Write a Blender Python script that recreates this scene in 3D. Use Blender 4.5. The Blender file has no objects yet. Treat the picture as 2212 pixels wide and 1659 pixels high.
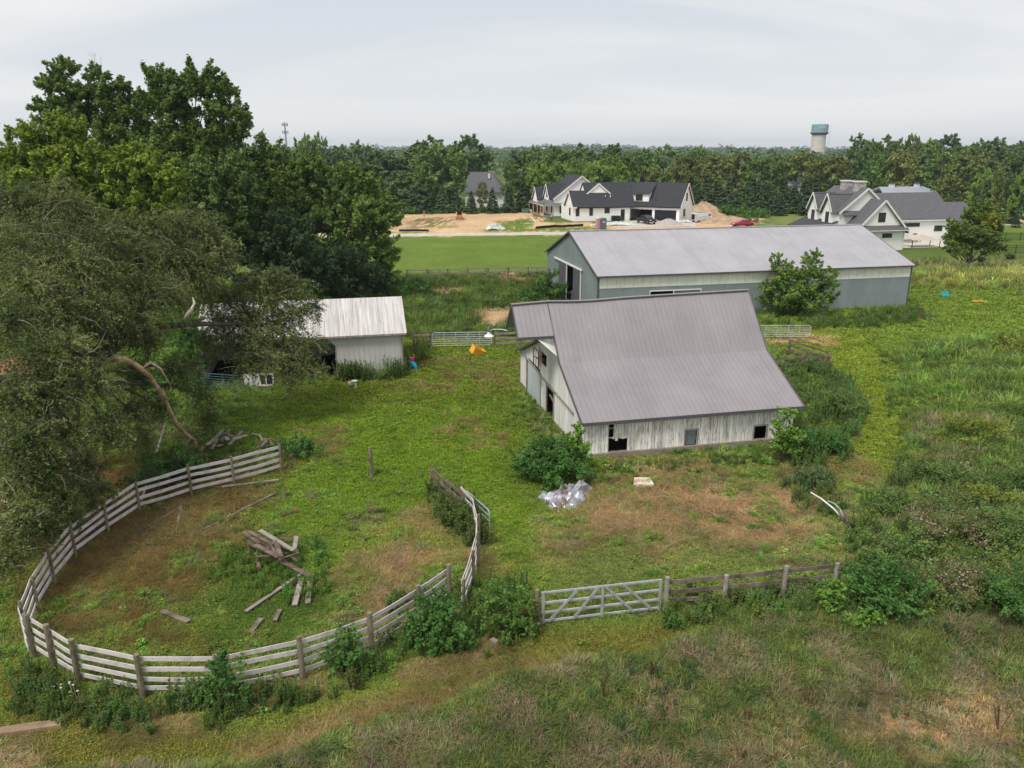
import bpy, math, random
import numpy as np
from mathutils import Vector, Matrix
R = math.radians
scene = bpy.context.scene

# ------------------------------------------------------------------ camera
CAM_H = 16.0
FOC = 1680.0                      # focal length in pixels of a 2212 px wide view of the photograph
PITCH = math.atan((829.5 - 322) / FOC)
cam_d = bpy.data.cameras.new('camera')
cam = bpy.data.objects.new('camera', cam_d)
scene.collection.objects.link(cam)
cam.location = (0, 0, CAM_H)
cam.rotation_euler = (math.pi/2 - PITCH, 0, 0)
cam_d.sensor_width = 36
cam_d.lens = 36 * FOC / 2212
cam_d.clip_start = 0.5
cam_d.clip_end = 20000
scene.camera = cam

# ------------------------------------------------------------------ sky, sun, exposure
SUN_EL, SUN_AZ = R(57), R(220)
world = bpy.data.worlds.new("World")
scene.world = world
world.use_nodes = True
wn, wl = world.node_tree.nodes, world.node_tree.links
wn.clear()
def wnode(t, **kw):
    n = wn.new(t)
    for k, v in kw.items(): setattr(n, k, v)
    return n
out = wnode('ShaderNodeOutputWorld'); bg1 = wnode('ShaderNodeBackground'); bg2 = wnode('ShaderNodeBackground')
mixs = wnode('ShaderNodeMixShader')
sky = wnode('ShaderNodeTexSky', sky_type='NISHITA', sun_disc=False, sun_elevation=SUN_EL, sun_rotation=SUN_AZ)
bg1.inputs['Strength'].default_value = 0.1
wl.new(sky.outputs[0], bg1.inputs['Color'])
# a closed cloud deck: direction projected on a plane overhead, streaky noise
tc = wnode('ShaderNodeTexCoord'); sep = wnode('ShaderNodeSeparateXYZ')
wl.new(tc.outputs['Generated'], sep.inputs[0])
mz = wnode('ShaderNodeMath', operation='MAXIMUM'); mz.inputs[1].default_value = 0.0
wl.new(sep.outputs['Z'], mz.inputs[0])
az = wnode('ShaderNodeMath', operation='ADD'); az.inputs[1].default_value = 0.16
wl.new(mz.outputs[0], az.inputs[0])
dx = wnode('ShaderNodeMath', operation='DIVIDE'); dy = wnode('ShaderNodeMath', operation='DIVIDE')
wl.new(sep.outputs['X'], dx.inputs[0]); wl.new(az.outputs[0], dx.inputs[1])
wl.new(sep.outputs['Y'], dy.inputs[0]); wl.new(az.outputs[0], dy.inputs[1])
cmb = wnode('ShaderNodeCombineXYZ'); wl.new(dx.outputs[0], cmb.inputs[0]); wl.new(dy.outputs[0], cmb.inputs[1])
mp = wnode('ShaderNodeMapping'); mp.inputs['Scale'].default_value = (0.5, 0.8, 1); mp.inputs['Rotation'].default_value = (0, 0, R(4))
mp.inputs['Location'].default_value = (3.1, 1.3, 0)
wl.new(cmb.outputs[0], mp.inputs[0])
nz = wnode('ShaderNodeTexNoise'); nz.inputs['Scale'].default_value = 0.9; nz.inputs['Detail'].default_value = 6; nz.inputs['Roughness'].default_value = 0.5
nz.inputs['Distortion'].default_value = 0.8
wl.new(mp.outputs[0], nz.inputs['Vector'])
cr = wnode('ShaderNodeValToRGB')
cr.color_ramp.elements[0].position = 0.36; cr.color_ramp.elements[0].color = (0.54, 0.575, 0.62, 1)
cr.color_ramp.elements[1].position = 0.60; cr.color_ramp.elements[1].color = (0.75, 0.74, 0.735, 1)
wl.new(nz.outputs[0], cr.inputs[0])
# brighter haze band low over the horizon
hz = wnode('ShaderNodeMapRange'); hz.inputs['From Min'].default_value = 0.0; hz.inputs['From Max'].default_value = 0.22
hz.inputs['To Min'].default_value = 0.75; hz.inputs['To Max'].default_value = 0.0
wl.new(mz.outputs[0], hz.inputs[0])
hm = wnode('ShaderNodeMixRGB'); hm.inputs[2].default_value = (0.66, 0.68, 0.70, 1)
wl.new(hz.outputs[0], hm.inputs[0]); wl.new(cr.outputs[0], hm.inputs[1])
wl.new(hm.outputs[0], bg2.inputs['Color']); bg2.inputs['Strength'].default_value = 1.0
mixs.inputs[0].default_value = 0.94
wl.new(bg1.outputs[0], mixs.inputs[1]); wl.new(bg2.outputs[0], mixs.inputs[2]); wl.new(mixs.outputs[0], out.inputs[0])

sun_d = bpy.data.lights.new('sun', 'SUN')
sun_d.energy = 2.5; sun_d.angle = R(20); sun_d.color = (1.0, 0.94, 0.85)
sun = bpy.data.objects.new('sun', sun_d); scene.collection.objects.link(sun)
sdir = Vector((math.sin(SUN_AZ)*math.cos(SUN_EL), math.cos(SUN_AZ)*math.cos(SUN_EL), math.sin(SUN_EL)))
sun.rotation_euler = sdir.to_track_quat('Z', 'Y').to_euler()
scene.view_settings.view_transform = 'Standard'
scene.view_settings.look = 'None'
scene.view_settings.exposure = 0.33
scene.view_settings.gamma = 1.0
scene.view_settings.use_curve_mapping = False
scene.render.engine = 'CYCLES'
scene.cycles.max_bounces = 6
scene.cycles.diffuse_bounces = 3
scene.cycles.glossy_bounces = 2
scene.cycles.transmission_bounces = 3
scene.cycles.transparent_max_bounces = 4
scene.cycles.volume_bounces = 0
scene.cycles.use_denoising = True
scene.cycles.denoiser = 'OPENIMAGEDENOISE'
scene.cycles.denoising_prefilter = 'ACCURATE'
scene.cycles.denoising_input_passes = 'RGB_ALBEDO_NORMAL'

# ------------------------------------------------------------------ photograph -> world
cp, sp = math.cos(PITCH), math.sin(PITCH)
def ray(x, y):
    a, b = x - 1106, y - 829.5
    return Vector((a, FOC*cp - b*sp, -(b*cp + FOC*sp)))
def G(x, y, z=0.0):                                  # view pixel -> point at height z
    r = ray(x, y); t = (z - CAM_H) / r.z
    return Vector((r.x*t, r.y*t, z))
def P(x, y, Y):                                      # view pixel -> point at distance Y
    r = ray(x, y); t = Y / r.y
    return Vector((r.x*t, Y, CAM_H + r.z*t))
def c5(x, y): return ((1560 + x/3.687)*.72, (480 + y/3.687)*.72)

# ------------------------------------------------------------------ materials
def mat(name, cols, scale=1.0, stretch=(1,1,1), detail=6, rough=0.8, metallic=0.0, lo=0.35, hi=0.65, bump=0.0, bscale=None,
        spec=0.3, obj_rnd=0.0, island=0.0, translucent=0.0, coords='Object', distortion=0.0, layers=()):
    m = bpy.data.materials.new(name); m.use_nodes = True
    n, l = m.node_tree.nodes, m.node_tree.links
    n.clear()
    o = n.new('ShaderNodeOutputMaterial'); b = n.new('ShaderNodeBsdfPrincipled')
    b.inputs['Roughness'].default_value = rough; b.inputs['Metallic'].default_value = metallic
    b.inputs['Specular IOR Level'].default_value = spec
    tcn = n.new('ShaderNodeTexCoord')
    src = tcn.outputs[coords]
    if coords == 'World':
        pass
    mpn = n.new('ShaderNodeMapping'); mpn.inputs['Scale'].default_value = stretch
    l.new(src, mpn.inputs[0])
    cur = None
    if len(cols) > 1:
        nt = n.new('ShaderNodeTexNoise'); nt.inputs['Scale'].default_value = scale; nt.inputs['Detail'].default_value = detail
        nt.inputs['Roughness'].default_value = 0.62; nt.inputs['Distortion'].default_value = distortion
        l.new(mpn.outputs[0], nt.inputs['Vector'])
        rp = n.new('ShaderNodeValToRGB'); els = rp.color_ramp.elements
        k = len(cols)
        els[0].position = lo; els[0].color = (*cols[0], 1); els[1].position = hi; els[1].color = (*cols[-1], 1)
        for i in range(1, k-1):
            e = els.new(lo + (hi-lo)*i/(k-1)); e.color = (*cols[i], 1)
        l.new(nt.outputs[0], rp.inputs[0]); cur = rp.outputs[0]
    else:
        rgb = n.new('ShaderNodeRGB'); rgb.outputs[0].default_value = (*cols[0], 1); cur = rgb.outputs[0]
    for (lc, ls, lst, llo, lhi, lamt) in layers:       # extra patches: colour, scale, stretch, threshold lo/hi, amount
        mp2 = n.new('ShaderNodeMapping'); mp2.inputs['Scale'].default_value = lst; mp2.inputs['Location'].default_value = (7.3, 2.1, 4.4)
        l.new(src, mp2.inputs[0])
        n2 = n.new('ShaderNodeTexNoise'); n2.inputs['Scale'].default_value = ls; n2.inputs['Detail'].default_value = 8; n2.inputs['Roughness'].default_value = 0.7
        l.new(mp2.outputs[0], n2.inputs['Vector'])
        mr = n.new('ShaderNodeMapRange'); mr.inputs['From Min'].default_value = llo; mr.inputs['From Max'].default_value = lhi; mr.inputs['To Max'].default_value = lamt
        l.new(n2.outputs[0], mr.inputs[0])
        mx = n.new('ShaderNodeMixRGB'); mx.inputs[2].default_value = (*lc, 1)
        l.new(mr.outputs[0], mx.inputs[0]); l.new(cur, mx.inputs[1]); cur = mx.outputs[0]
    if island or obj_rnd:
        hs = n.new('ShaderNodeHueSaturation'); l.new(cur, hs.inputs['Color'])
        val = None
        if island:
            g = n.new('ShaderNodeNewGeometry'); r1 = n.new('ShaderNodeMapRange')
            r1.inputs['To Min'].default_value = 1-island; r1.inputs['To Max'].default_value = 1+island
            l.new(g.outputs['Random Per Island'], r1.inputs[0]); val = r1.outputs[0]
        if obj_rnd:
            oi = n.new('ShaderNodeObjectInfo'); r2 = n.new('ShaderNodeMapRange')
            r2.inputs['To Min'].default_value = 1-obj_rnd; r2.inputs['To Max'].default_value = 1+obj_rnd
            l.new(oi.outputs['Random'], r2.inputs[0])
            if val:
                mm = n.new('ShaderNodeMath'); mm.operation = 'MULTIPLY'; l.new(val, mm.inputs[0]); l.new(r2.outputs[0], mm.inputs[1]); val = mm.outputs[0]
            else: val = r2.outputs[0]
            r3 = n.new('ShaderNodeMapRange'); r3.inputs['To Min'].default_value = 0.5 - obj_rnd*0.06; r3.inputs['To Max'].default_value = 0.5 + obj_rnd*0.05
            mo = n.new('ShaderNodeMath'); mo.operation = 'FRACT'; m7 = n.new('ShaderNodeMath'); m7.operation = 'MULTIPLY'; m7.inputs[1].default_value = 7.31
            l.new(oi.outputs['Random'], m7.inputs[0]); l.new(m7.outputs[0], mo.inputs[0]); l.new(mo.outputs[0], r3.inputs[0]); l.new(r3.outputs[0], hs.inputs['Hue'])
        l.new(val, hs.inputs['Value'])
        cur = hs.outputs[0]
    l.new(cur, b.inputs['Base Color'])
    if bump:
        bn = n.new('ShaderNodeTexNoise'); bn.inputs['Scale'].default_value = bscale or scale*3; bn.inputs['Detail'].default_value = 5
        l.new(mpn.outputs[0], bn.inputs['Vector'])
        bp = n.new('ShaderNodeBump'); bp.inputs['Strength'].default_value = bump; bp.inputs['Distance'].default_value = 0.05
        l.new(bn.outputs[0], bp.inputs['Height']); l.new(bp.outputs[0], b.inputs['Normal'])
    if translucent:
        tr = n.new('ShaderNodeBsdfTranslucent'); ms = n.new('ShaderNodeMixShader'); ms.inputs[0].default_value = translucent
        l.new(cur, tr.inputs[0]); l.new(b.outputs[0], ms.inputs[1]); l.new(tr.outputs[0], ms.inputs[2]); l.new(ms.outputs[0], o.inputs[0])
    else:
        l.new(b.outputs[0], o.inputs[0])
    return m

# ------------------------------------------------------------------ mesh helpers
class MB:
    def __init__(s): s.v = []; s.f = []; s.m = []
    def add(s, vs, fs, m=0):
        o = len(s.v); s.v += [tuple(v) for v in vs]
        for f in fs: s.f.append(tuple(i+o for i in f)); s.m.append(m)
    def box(s, x0, x1, y0, y1, z0, z1, m=0):
        s.add([(x0,y0,z0),(x1,y0,z0),(x1,y1,z0),(x0,y1,z0),(x0,y0,z1),(x1,y0,z1),(x1,y1,z1),(x0,y1,z1)],
              [(0,3,2,1),(4,5,6,7),(0,1,5,4),(1,2,6,5),(2,3,7,6),(3,0,4,7)], m)
    def beam(s, p, q, w, h, m=0, up=(0,0,1), taper=1.0):
        p, q = Vector(p), Vector(q); d = (q-p).normalized(); up = Vector(up)
        if abs(d.dot(up)) > .98: up = Vector((1,0,0))
        x = d.cross(up).normalized(); y = x.cross(d).normalized()
        vs = []
        for c, k in ((p,1.0),(q,taper)):
            for a, b in ((-1,-1),(1,-1),(1,1),(-1,1)): vs.append(c + x*a*w/2*k + y*b*h/2*k)
        s.add(vs, [(3,2,1,0),(4,5,6,7),(0,1,5,4),(1,2,6,5),(2,3,7,6),(3,0,4,7)], m)
    def tube(s, pts, rad, n=8, m=0, caps=True):
        pts = [Vector(p) for p in pts]
        if not hasattr(rad, '__len__'): rad = [rad]*len(pts)
        vs = []; ref = None
        for i, p in enumerate(pts):
            d = (pts[min(i+1, len(pts)-1)] - pts[max(i-1, 0)]).normalized()
            if ref is None or abs(d.dot(ref)) > .95:
                ref = Vector((0,0,1)) if abs(d.z) < .9 else Vector((1,0,0))
            x = d.cross(ref).normalized(); y = d.cross(x).normalized()
            for k in range(n):
                a = 2*math.pi*k/n; vs.append(p + (x*math.cos(a) + y*math.sin(a))*rad[i])
        fs = []
        for i in range(len(pts)-1):
            for k in range(n):
                k2 = (k+1) % n; fs.append((i*n+k, i*n+k2, (i+1)*n+k2, (i+1)*n+k))
        if caps: fs.append(tuple(range(n-1, -1, -1))); fs.append(tuple(range((len(pts)-1)*n, len(pts)*n)))
        s.add(vs, fs, m)
    def prism(s, poly, vec, m=0, mside=None):
        n = len(poly); poly = [Vector(p) for p in poly]; vec = Vector(vec)
        vs = poly + [p+vec for p in poly]
        s.add(vs, [tuple(range(n))], m); o = len(s.v)-2*n
        s.f.append(tuple(o+n+i for i in range(n-1,-1,-1))); s.m.append(m)
        for i in range(n):
            j = (i+1) % n; s.f.append((o+i, o+n+i, o+n+j, o+j)); s.m.append(m if mside is None else mside)
    def lathe(s, prof, n=16, c=(0,0,0), m=0):
        vs = []; fs = []
        for (r, z) in prof:
            for k in range(n):
                a = 2*math.pi*k/n; vs.append((c[0]+r*math.cos(a), c[1]+r*math.sin(a), c[2]+z))
        for i in range(len(prof)-1):
            for k in range(n):
                k2 = (k+1) % n; fs.append((i*n+k, i*n+k2, (i+1)*n+k2, (i+1)*n+k))
        fs.append(tuple(range(n-1,-1,-1))); fs.append(tuple(range((len(prof)-1)*n, len(prof)*n)))
        s.add(vs, fs, m)
    def build(s, name, mats, parent=None, loc=None, rotz=0.0, smooth=False, bevel=0.0, recalc=True):
        me = bpy.data.meshes.new(name); me.from_pydata(s.v, [], s.f)
        if not isinstance(mats, (list, tuple)): mats = [mats]
        for mm in mats: me.materials.append(mm)
        me.polygons.foreach_set('material_index', s.m)
        if smooth: me.polygons.foreach_set('use_smooth', [True]*len(s.f))
        me.update()
        if recalc:
            import bmesh
            bm = bmesh.new(); bm.from_mesh(me); bmesh.ops.recalc_face_normals(bm, faces=bm.faces); bm.to_mesh(me); bm.free()
        o = bpy.data.objects.new(name, me); scene.collection.objects.link(o)
        if loc is not None: o.location = loc
        o.rotation_euler = (0, 0, rotz)
        if parent is not None: o.parent = parent
        if bevel:
            bv = o.modifiers.new('bevel', 'BEVEL'); bv.width = bevel; bv.segments = 2; bv.limit_method = 'ANGLE'
        return o

def tag(o, label, cat, group=None, kind=None):
    if label: o['label'] = label
    if cat: o['category'] = cat
    if group: o['group'] = group
    if kind: o['kind'] = kind
    return o
def struct(o, kind='structure'):
    o['kind'] = kind; return o
def thing(name, label, cat, loc=(0,0,0), rotz=0.0, group=None):
    o = bpy.data.objects.new(name, None); scene.collection.objects.link(o)
    o.empty_display_size = 0.3
    o.location = loc; o.rotation_euler = (0, 0, rotz)
    return tag(o, label, cat, group)
def copy_tree(o, parent=None):
    c = o.copy(); scene.collection.objects.link(c)
    if parent is not None: c.parent = parent
    for ch in list(o.children): copy_tree(ch, c)
    return c
def place(root, loc, rotz=0.0, scale=1.0, label=None, group=None):
    r = copy_tree(root); r.location = loc; r.rotation_euler = (0, 0, rotz)
    r.scale = (scale,)*3 if not hasattr(scale, '__len__') else scale
    if label: r['label'] = label
    if group: r['group'] = group
    return r

# ------------------------------------------------------------------ foliage
def unit(a): return a / np.maximum(np.linalg.norm(a, axis=-1, keepdims=True), 1e-9)
def leaf_object(name, Pn, Nn, S, material, parent=None, aspect=0.5, rng=None, mats=None, midx=None):
    n = len(Pn); rr = rng.normal(size=(n, 3)); t = unit(np.cross(Nn, rr)); b = np.cross(unit(Nn), t)
    S = np.asarray(S).reshape(-1, 1) * np.ones((n, 1))
    bend = unit(Nn) * S * 0.18
    V = np.stack([Pn - t*S, Pn + b*S*aspect - bend, Pn + t*S, Pn - b*S*aspect - bend], axis=1).reshape(-1, 3)
    me = bpy.data.meshes.new(name)
    me.vertices.add(4*n); me.vertices.foreach_set('co', V.astype(np.float32).ravel())
    me.loops.add(4*n); me.loops.foreach_set('vertex_index', np.arange(4*n, dtype=np.int32))
    me.polygons.add(n); me.polygons.foreach_set('loop_start', np.arange(0, 4*n, 4, dtype=np.int32))
    try: me.polygons.foreach_set('loop_total', np.full(n, 4, dtype=np.int32))
    except Exception: pass
    for mm in (mats or [material]): me.materials.append(mm)
    if midx is not None: me.polygons.foreach_set('material_index', np.asarray(midx, dtype=np.int32))
    me.update(calc_edges=True); me.validate()
    o = bpy.data.objects.new(name, me); scene.collection.objects.link(o)
    if parent is not None: o.parent = parent
    return o
def clump_leaves(clumps, per_m2, rng, sub=0.34, nsub=14, up=0.45, jit=0.6, flat=0.8, drop_bottom=0.25, shoot=2.5, rise=0.30):
    """clumps: (x,y,z,r). leaves lie on small sprays spread over each clump's surface"""
    Ps, Ns = [], []
    for (x, y, z, r) in clumps:
        d = unit(rng.normal(size=(nsub, 3))); d[:, 2] = np.where(rng.random(nsub) < drop_bottom, d[:, 2], np.abs(d[:, 2])*1.0 - 0.15)
        d = unit(d)
        c = np.array([x, y, z]) + d*np.array([1, 1, flat])*r*rng.uniform(0.55, 0.95, (nsub, 1))
        rs = r*sub*rng.uniform(0.6, 1.35, nsub)
        for ci, di, ri in zip(c, d, rs):                 # one feathery shoot: leaves strung outwards along a curved axis
            k = max(6, int(per_m2*4*math.pi*ri*ri*0.60))
            ax = unit(di + np.array([0, 0, rise]) + rng.normal(size=3)*0.25); t = rng.uniform(0, 1, (k, 1)); L = ri*shoot
            e = rng.normal(size=(k, 3)); e = unit(e)*rng.uniform(0.1, 1, (k, 1))**0.5
            p = ci + ax*(t - 0.45)*L + e*ri*0.80*(1.08 - 0.75*t) + rng.normal(size=(k, 3))*ri*0.10
            Ps.append(p); Ns.append(unit(e*0.45 + ax*0.15 + di*0.25 + np.array([0, 0, up]) + rng.normal(size=(k, 3))*jit*0.6))
    return np.concatenate(Ps), np.concatenate(Ns)
# ------------------------------------------------------------------ ground: what grows where
def vnoise(x, y, s, seed=0):
    x = x/s; y = y/s; xi = np.floor(x).astype(np.int64); yi = np.floor(y).astype(np.int64)
    fx = x-xi; fy = y-yi; fx = fx*fx*(3-2*fx); fy = fy*fy*(3-2*fy)
    def h(i, j):
        k = (i*374761393 + j*668265263 + seed*982451653) & 0xffffffff
        k = ((k ^ (k >> 13))*1274126177) & 0xffffffff
        return ((k ^ (k >> 16)) & 0xffff)/65535.0
    return (h(xi,yi)*(1-fx)+h(xi+1,yi)*fx)*(1-fy) + (h(xi,yi+1)*(1-fx)+h(xi+1,yi+1)*fx)*fy
def fbm(x, y, s, seed=0, o=4):
    v = 0; a = 0.5; t = 0
    for i in range(o): v = v + a*vnoise(x, y, s/2**i, seed+i*17); t += a; a *= .55
    return v/t
def inside_soft(x, y, poly, soft):
    """1 inside the outline, 0 outside, blended over 'soft' metres"""
    px = np.array([p[0] for p in poly]); py = np.array([p[1] for p in poly]); n = len(poly)
    inside = np.zeros(x.shape, bool); dist = np.full(x.shape, 1e9)
    for i in range(n):
        x0, y0, x1, y1 = px[i], py[i], px[(i+1) % n], py[(i+1) % n]
        cond = ((y0 > y) != (y1 > y)) & (x < (x1-x0)*(y-y0)/((y1-y0) if y1 != y0 else 1e-9)+x0)
        inside ^= cond
        ex, ey = x1-x0, y1-y0; L = ex*ex+ey*ey+1e-9
        t = np.clip(((x-x0)*ex+(y-y0)*ey)/L, 0, 1)
        dist = np.minimum(dist, np.hypot(x-x0-t*ex, y-y0-t*ey))
    sd = np.where(inside, dist, -dist)
    return np.clip(sd/soft + 0.5, 0, 1)
LAWN = (.105, .17, .028); YARD = (.085, .125, .018); PAST = (.085, .13, .03); PASTD = (.055, .085, .022)
TAN = (.225, .17, .095); DRY = (.155, .13, .058); PENB = (.115, .088, .032); SAND = (.50, .37, .225); SANDL = (.58, .45, .30)
PATH = (.100, .108, .028); MIXG = (.062, .082, .026); STRAW = (.25, .20, .12); GRAV = (.42, .38, .34); BARE = (.42, .30, .19); WEED = (.045, .075, .02)
# outline in the photograph's pixels (2212 wide), colour, soft edge m, edge wobble m, strength, height of grass
ZONES = [
 ([(700,512),(1500,500),(1500,560),(1185,578),(870,594),(700,600)], LAWN, 1.0, 1, 1, .05),
 ([(780,600),(1190,592),(1240,720),(1100,735),(900,730),(700,720),(700,640)], PASTD, 3, 3, 1, .25),
 ([(620,500),(850,470),(880,463),(1150,459),(1180,480),(1240,482),(1500,480),(1500,470),(1600,455),(1650,470),(1640,486),(1560,494),(1250,506),(700,512)], SAND, 1.5, 3, 1, 0),
 ([(850,470),(980,468),(960,492),(860,498)], DRY, 5, 5, .6, .05),
 ([(930,482),(990,478),(975,490),(940,492)], LAWN, 4, 4, .5, .05),
 ([(1040,497),(1090,478),(1150,470),(1160,480),(1140,492),(1235,490),(1330,488),(1240,500),(1060,502)], LAWN, 2, 3, .9, .2),
 ([(838,503),(930,500),(930,505),(838,507)], LAWN, 1, 2, .8, .1),
 ([(1560,494),(1640,484),(1900,500),(1900,520),(1500,520)], LAWN, 2, 3, 1, .2),
 ([(1640,452),(1760,450),(1760,500),(1680,498)], (.15,.19,.06), 3, 4, 1, .3),
 ([(2040,440),(2212,430),(2260,470),(2150,480),(2050,470)], (.15,.19,.06), 4, 4, .8, .2),
 ([(2130,470),(2260,462),(2260,480),(2130,482)], SANDL, 1.5, 2, .9, 0),
 ([(2140,486),(2400,484),(2400,503),(2140,503)], LAWN, 1.5, 1, 1, .03),
 ([(2130,503),(2400,500),(2400,552),(2000,552),(1900,540)], (.075,.125,.022), 1.5, 1, 1, .03),
 ([(1960,560),(2400,556),(2400,640),(2100,640),(1980,620)], (.14,.16,.05), 3, 3, .9, .35),
 ([(1960,620),(2400,630),(2400,740),(2000,760),(1720,760),(1700,690)], (.095,.145,.026), 3, 3, 1, .12),
 ([(870,730),(1130,735),(1130,940),(1100,1080),(1080,1200),(1040,1200),(1020,1000),(640,960),(560,860),(700,830)], YARD, 2, 2, 1, .06),
 ([(560,900),(1100,880),(1120,1100),(1060,1280),(640,1240),(600,980)], (.085,.145,.016), 4, 3, .8, .06),
 ([(940,770),(1120,790),(1120,850),(900,845),(850,820)], DRY, 4, 4, .42, .04),
 ([(0,1000),(440,980),(600,990),(580,1120),(440,1240),(500,1400),(120,1400),(40,1300),(0,1250)], PENB, 3, 2, .85, .05),
 ([(940,900),(1060,890),(1080,960),(960,970)], DRY, 2, 2, .38, .04),
 ([(640,930),(760,920),(780,990),(660,1000)], DRY, 2, 2, .35, .04),
 ([(330,1100),(420,1090),(520,1110),(560,1150),(480,1190),(360,1180)], DRY, 3, 2, .8, .04),
 ([(420,1230),(560,1180),(680,1230),(700,1330),(560,1400),(430,1370)], (.05,.09,.018), 2, 2, .8, .15),
 ([(760,1180),(940,1130),(1000,1200),(940,1290),(830,1330),(720,1290)], TAN, 4, 3, .68, .04),
 ([(1090,1080),(1500,1060),(1500,1280),(1100,1320)], (.095,.13,.03), 3, 3, .8, .07),
 ([(1170,1110),(1240,1075),(1330,1010),(1700,1020),(1800,1100),(1810,1180),(1640,1210),(1420,1190),(1200,1160)], TAN, 4, 3.5, .74, .04),
 ([(1560,1040),(1700,1080),(1740,1160),(1600,1170),(1500,1100)], (.27,.19,.115), 3, 3, .55, .03),
 ([(1240,1180),(1500,1150),(1760,1190),(1760,1240),(1400,1270),(1240,1270)], (.09,.125,.04), 3, 2.5, .7, .1),
 ([(1700,800),(1860,780),(1960,900),(1980,1060),(1840,1060),(1860,960),(1780,900)], (.105,.15,.022), 2, 2, .9, .05),
 ([(1740,960),(1880,950),(1960,1080),(1780,1080)], (.19,.155,.07), 3, 2.5, .6, .05),
 ([(1700,690),(1860,720),(1980,900),(2000,1040),(1920,1060),(1860,900),(1740,780),(1640,740)], (.11,.155,.022), 2, 1.5, .9, .05),
 ([(1030,672),(1110,668),(1115,695),(1070,705),(1040,698)], BARE, .8, 1.2, .95, 0),
 ([(925,630),(985,628),(985,637),(930,638)], BARE, .8, 1.2, .95, 0),
 ([(1035,600),(1110,596),(1120,612),(1060,612)], BARE, 2, 2, .5, 0),
 ([(1690,728),(1780,732),(1770,750),(1690,745)], BARE, 1, 1.5, .8, 0),
 ([(1935,684),(1990,682),(1990,690),(1940,692)], BARE, .8, 1, .9, 0),
 ([(1350,1012),(1410,1010),(1415,1026),(1355,1028)], BARE, .4, .5, .8, 0),
 ([(1655,738),(1720,735),(1715,745),(1655,746)], BARE, .6, .8, .9, 0),
 ([(0,1460),(500,1560),(860,1480),(1160,1370),(1440,1330),(1500,1340),(1460,1400),(1200,1460),(760,1580),(480,1640),(0,1700)], PATH, 1, 1, 1, .05),
 ([(560,1470),(760,1440),(740,1480),(560,1500)], TAN, 1, 1, .7, .03),
 ([(880,1440),(1080,1390),(1060,1430),(900,1470)], TAN, 1, 1, .6, .03),
 ([(960,1500),(1240,1420),(1250,1450),(900,1530),(760,1590),(500,1640),(520,1600),(760,1540)], (.22,.165,.085), .9, .8, .75, .04),
 ([(300,1520),(460,1490),(440,1560),(240,1590)], TAN, 1.2, 1.2, .6, .04),
 ([(0,1690),(480,1650),(860,1560),(1240,1440),(1460,1390),(1560,1340),(1900,1300),(2300,1250),(2400,1800),(0,1800)], MIXG, .8, .8, 1, .3),
 ([(1380,1520),(1460,1500),(1500,1540),(1420,1620)], STRAW, 1.2, 1.2, .5, .25),
 ([(1760,1540),(2060,1480),(2260,1540),(2200,1660),(1900,1640)], STRAW, 1.5, 2.0, .75, .2),
 ([(1300,1640),(1700,1580),(1760,1700),(1300,1720)], STRAW, 1.5, 1.5, .35, .2),
 ([(1960,1660),(2300,1600),(2300,1760),(1960,1760)], STRAW, 1.5, 1.5, .45, .2),
 ([(700,1700),(880,1620),(900,1700)], STRAW, 1, 1.0, .5, .2),
 ([(0,1610),(60,1600),(80,1700),(0,1720)], STRAW, 1, 1.0, .5, .2),
 ([(1980,760),(2400,700),(2400,1300),(1960,1280),(1880,1180),(1960,1060)], (.07,.11,.028), 3, 2, .9, .35),
]
ZW = [([tuple(G(*p)[:2]) for p in z[0]],) + tuple(z[1:]) for z in ZONES]
def zone(x, y):
    n1 = fbm(x, y, 6, 1); n2 = fbm(x, y, 1.6, 5); n0 = fbm(x, y, 45, 9)
    col = np.array(PAST)[None, :]*np.ones((len(x), 1)); hgt = np.full(x.shape, .18)
    col = col*(0.8 + .4*n0)[:, None]
    wx = (fbm(x, y, 4.0, 21)-.5)*2 + (fbm(x, y, 1.1, 31)-.5); wy = (fbm(x, y, 4.0, 41)-.5)*2 + (fbm(x, y, 1.1, 51)-.5)
    for poly, c, soft, wob, amt, h in ZW:
        bx = [p[0] for p in poly]; by = [p[1] for p in poly]; mg = soft + wob*2
        sel = (x > min(bx)-mg) & (x < max(bx)+mg) & (y > min(by)-mg) & (y < max(by)+mg)
        if not sel.any(): continue
        k = inside_soft(x[sel]+wx[sel]*wob, y[sel]+wy[sel]*wob, poly, soft)
        if amt < .95:                                 # patchy cover
            nn = fbm(x[sel], y[sel], 1.5, 77)*.6 + fbm(x[sel], y[sel], .5, 78)*.4
            k = k*np.clip((nn - (.62-.35*amt))*7, 0, 1)
        col[sel] = col[sel]*(1-k[:, None]) + np.array(c)*k[:, None]
        hgt[sel] = hgt[sel]*(1-k) + h*k
    v = .78 + .44*n2*.6 + .44*n1*.4
    col = col*v[:, None]
    return col*np.array([1.12,1.04,1.0]), hgt

def axis(a, b, step, lo, hi, g=1.12):
    v = list(np.arange(a, b+1e-6, step)); s = step; x = b
    while x < hi: s *= g; x += s; v.append(x)
    s = step; x = a; pre = []
    while x > lo: s *= g; x -= s; pre.append(x)
    return np.array(pre[::-1] + v)
gx = axis(-34, 36, .3, -9000, 9000, 1.035 if False else 1.06); gy = axis(14, 60, .3, -400, 14000, 1.025)
XX, YY = np.meshgrid(gx, gy); xf, yf = XX.ravel(), YY.ravel()
gcol, gh = zone(xf, yf)
zz = (fbm(xf, yf, 7, 3)-.5)*.12
zz *= np.clip((60-np.hypot(xf, yf-40))/20, 0, 1)
def ground_z(x, y):
    x = np.atleast_1d(np.asarray(x, float)); y = np.atleast_1d(np.asarray(y, float))
    return (fbm(x, y, 7, 3)-.5)*.12*np.clip((60-np.hypot(x, y-40))/20, 0, 1)
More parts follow.
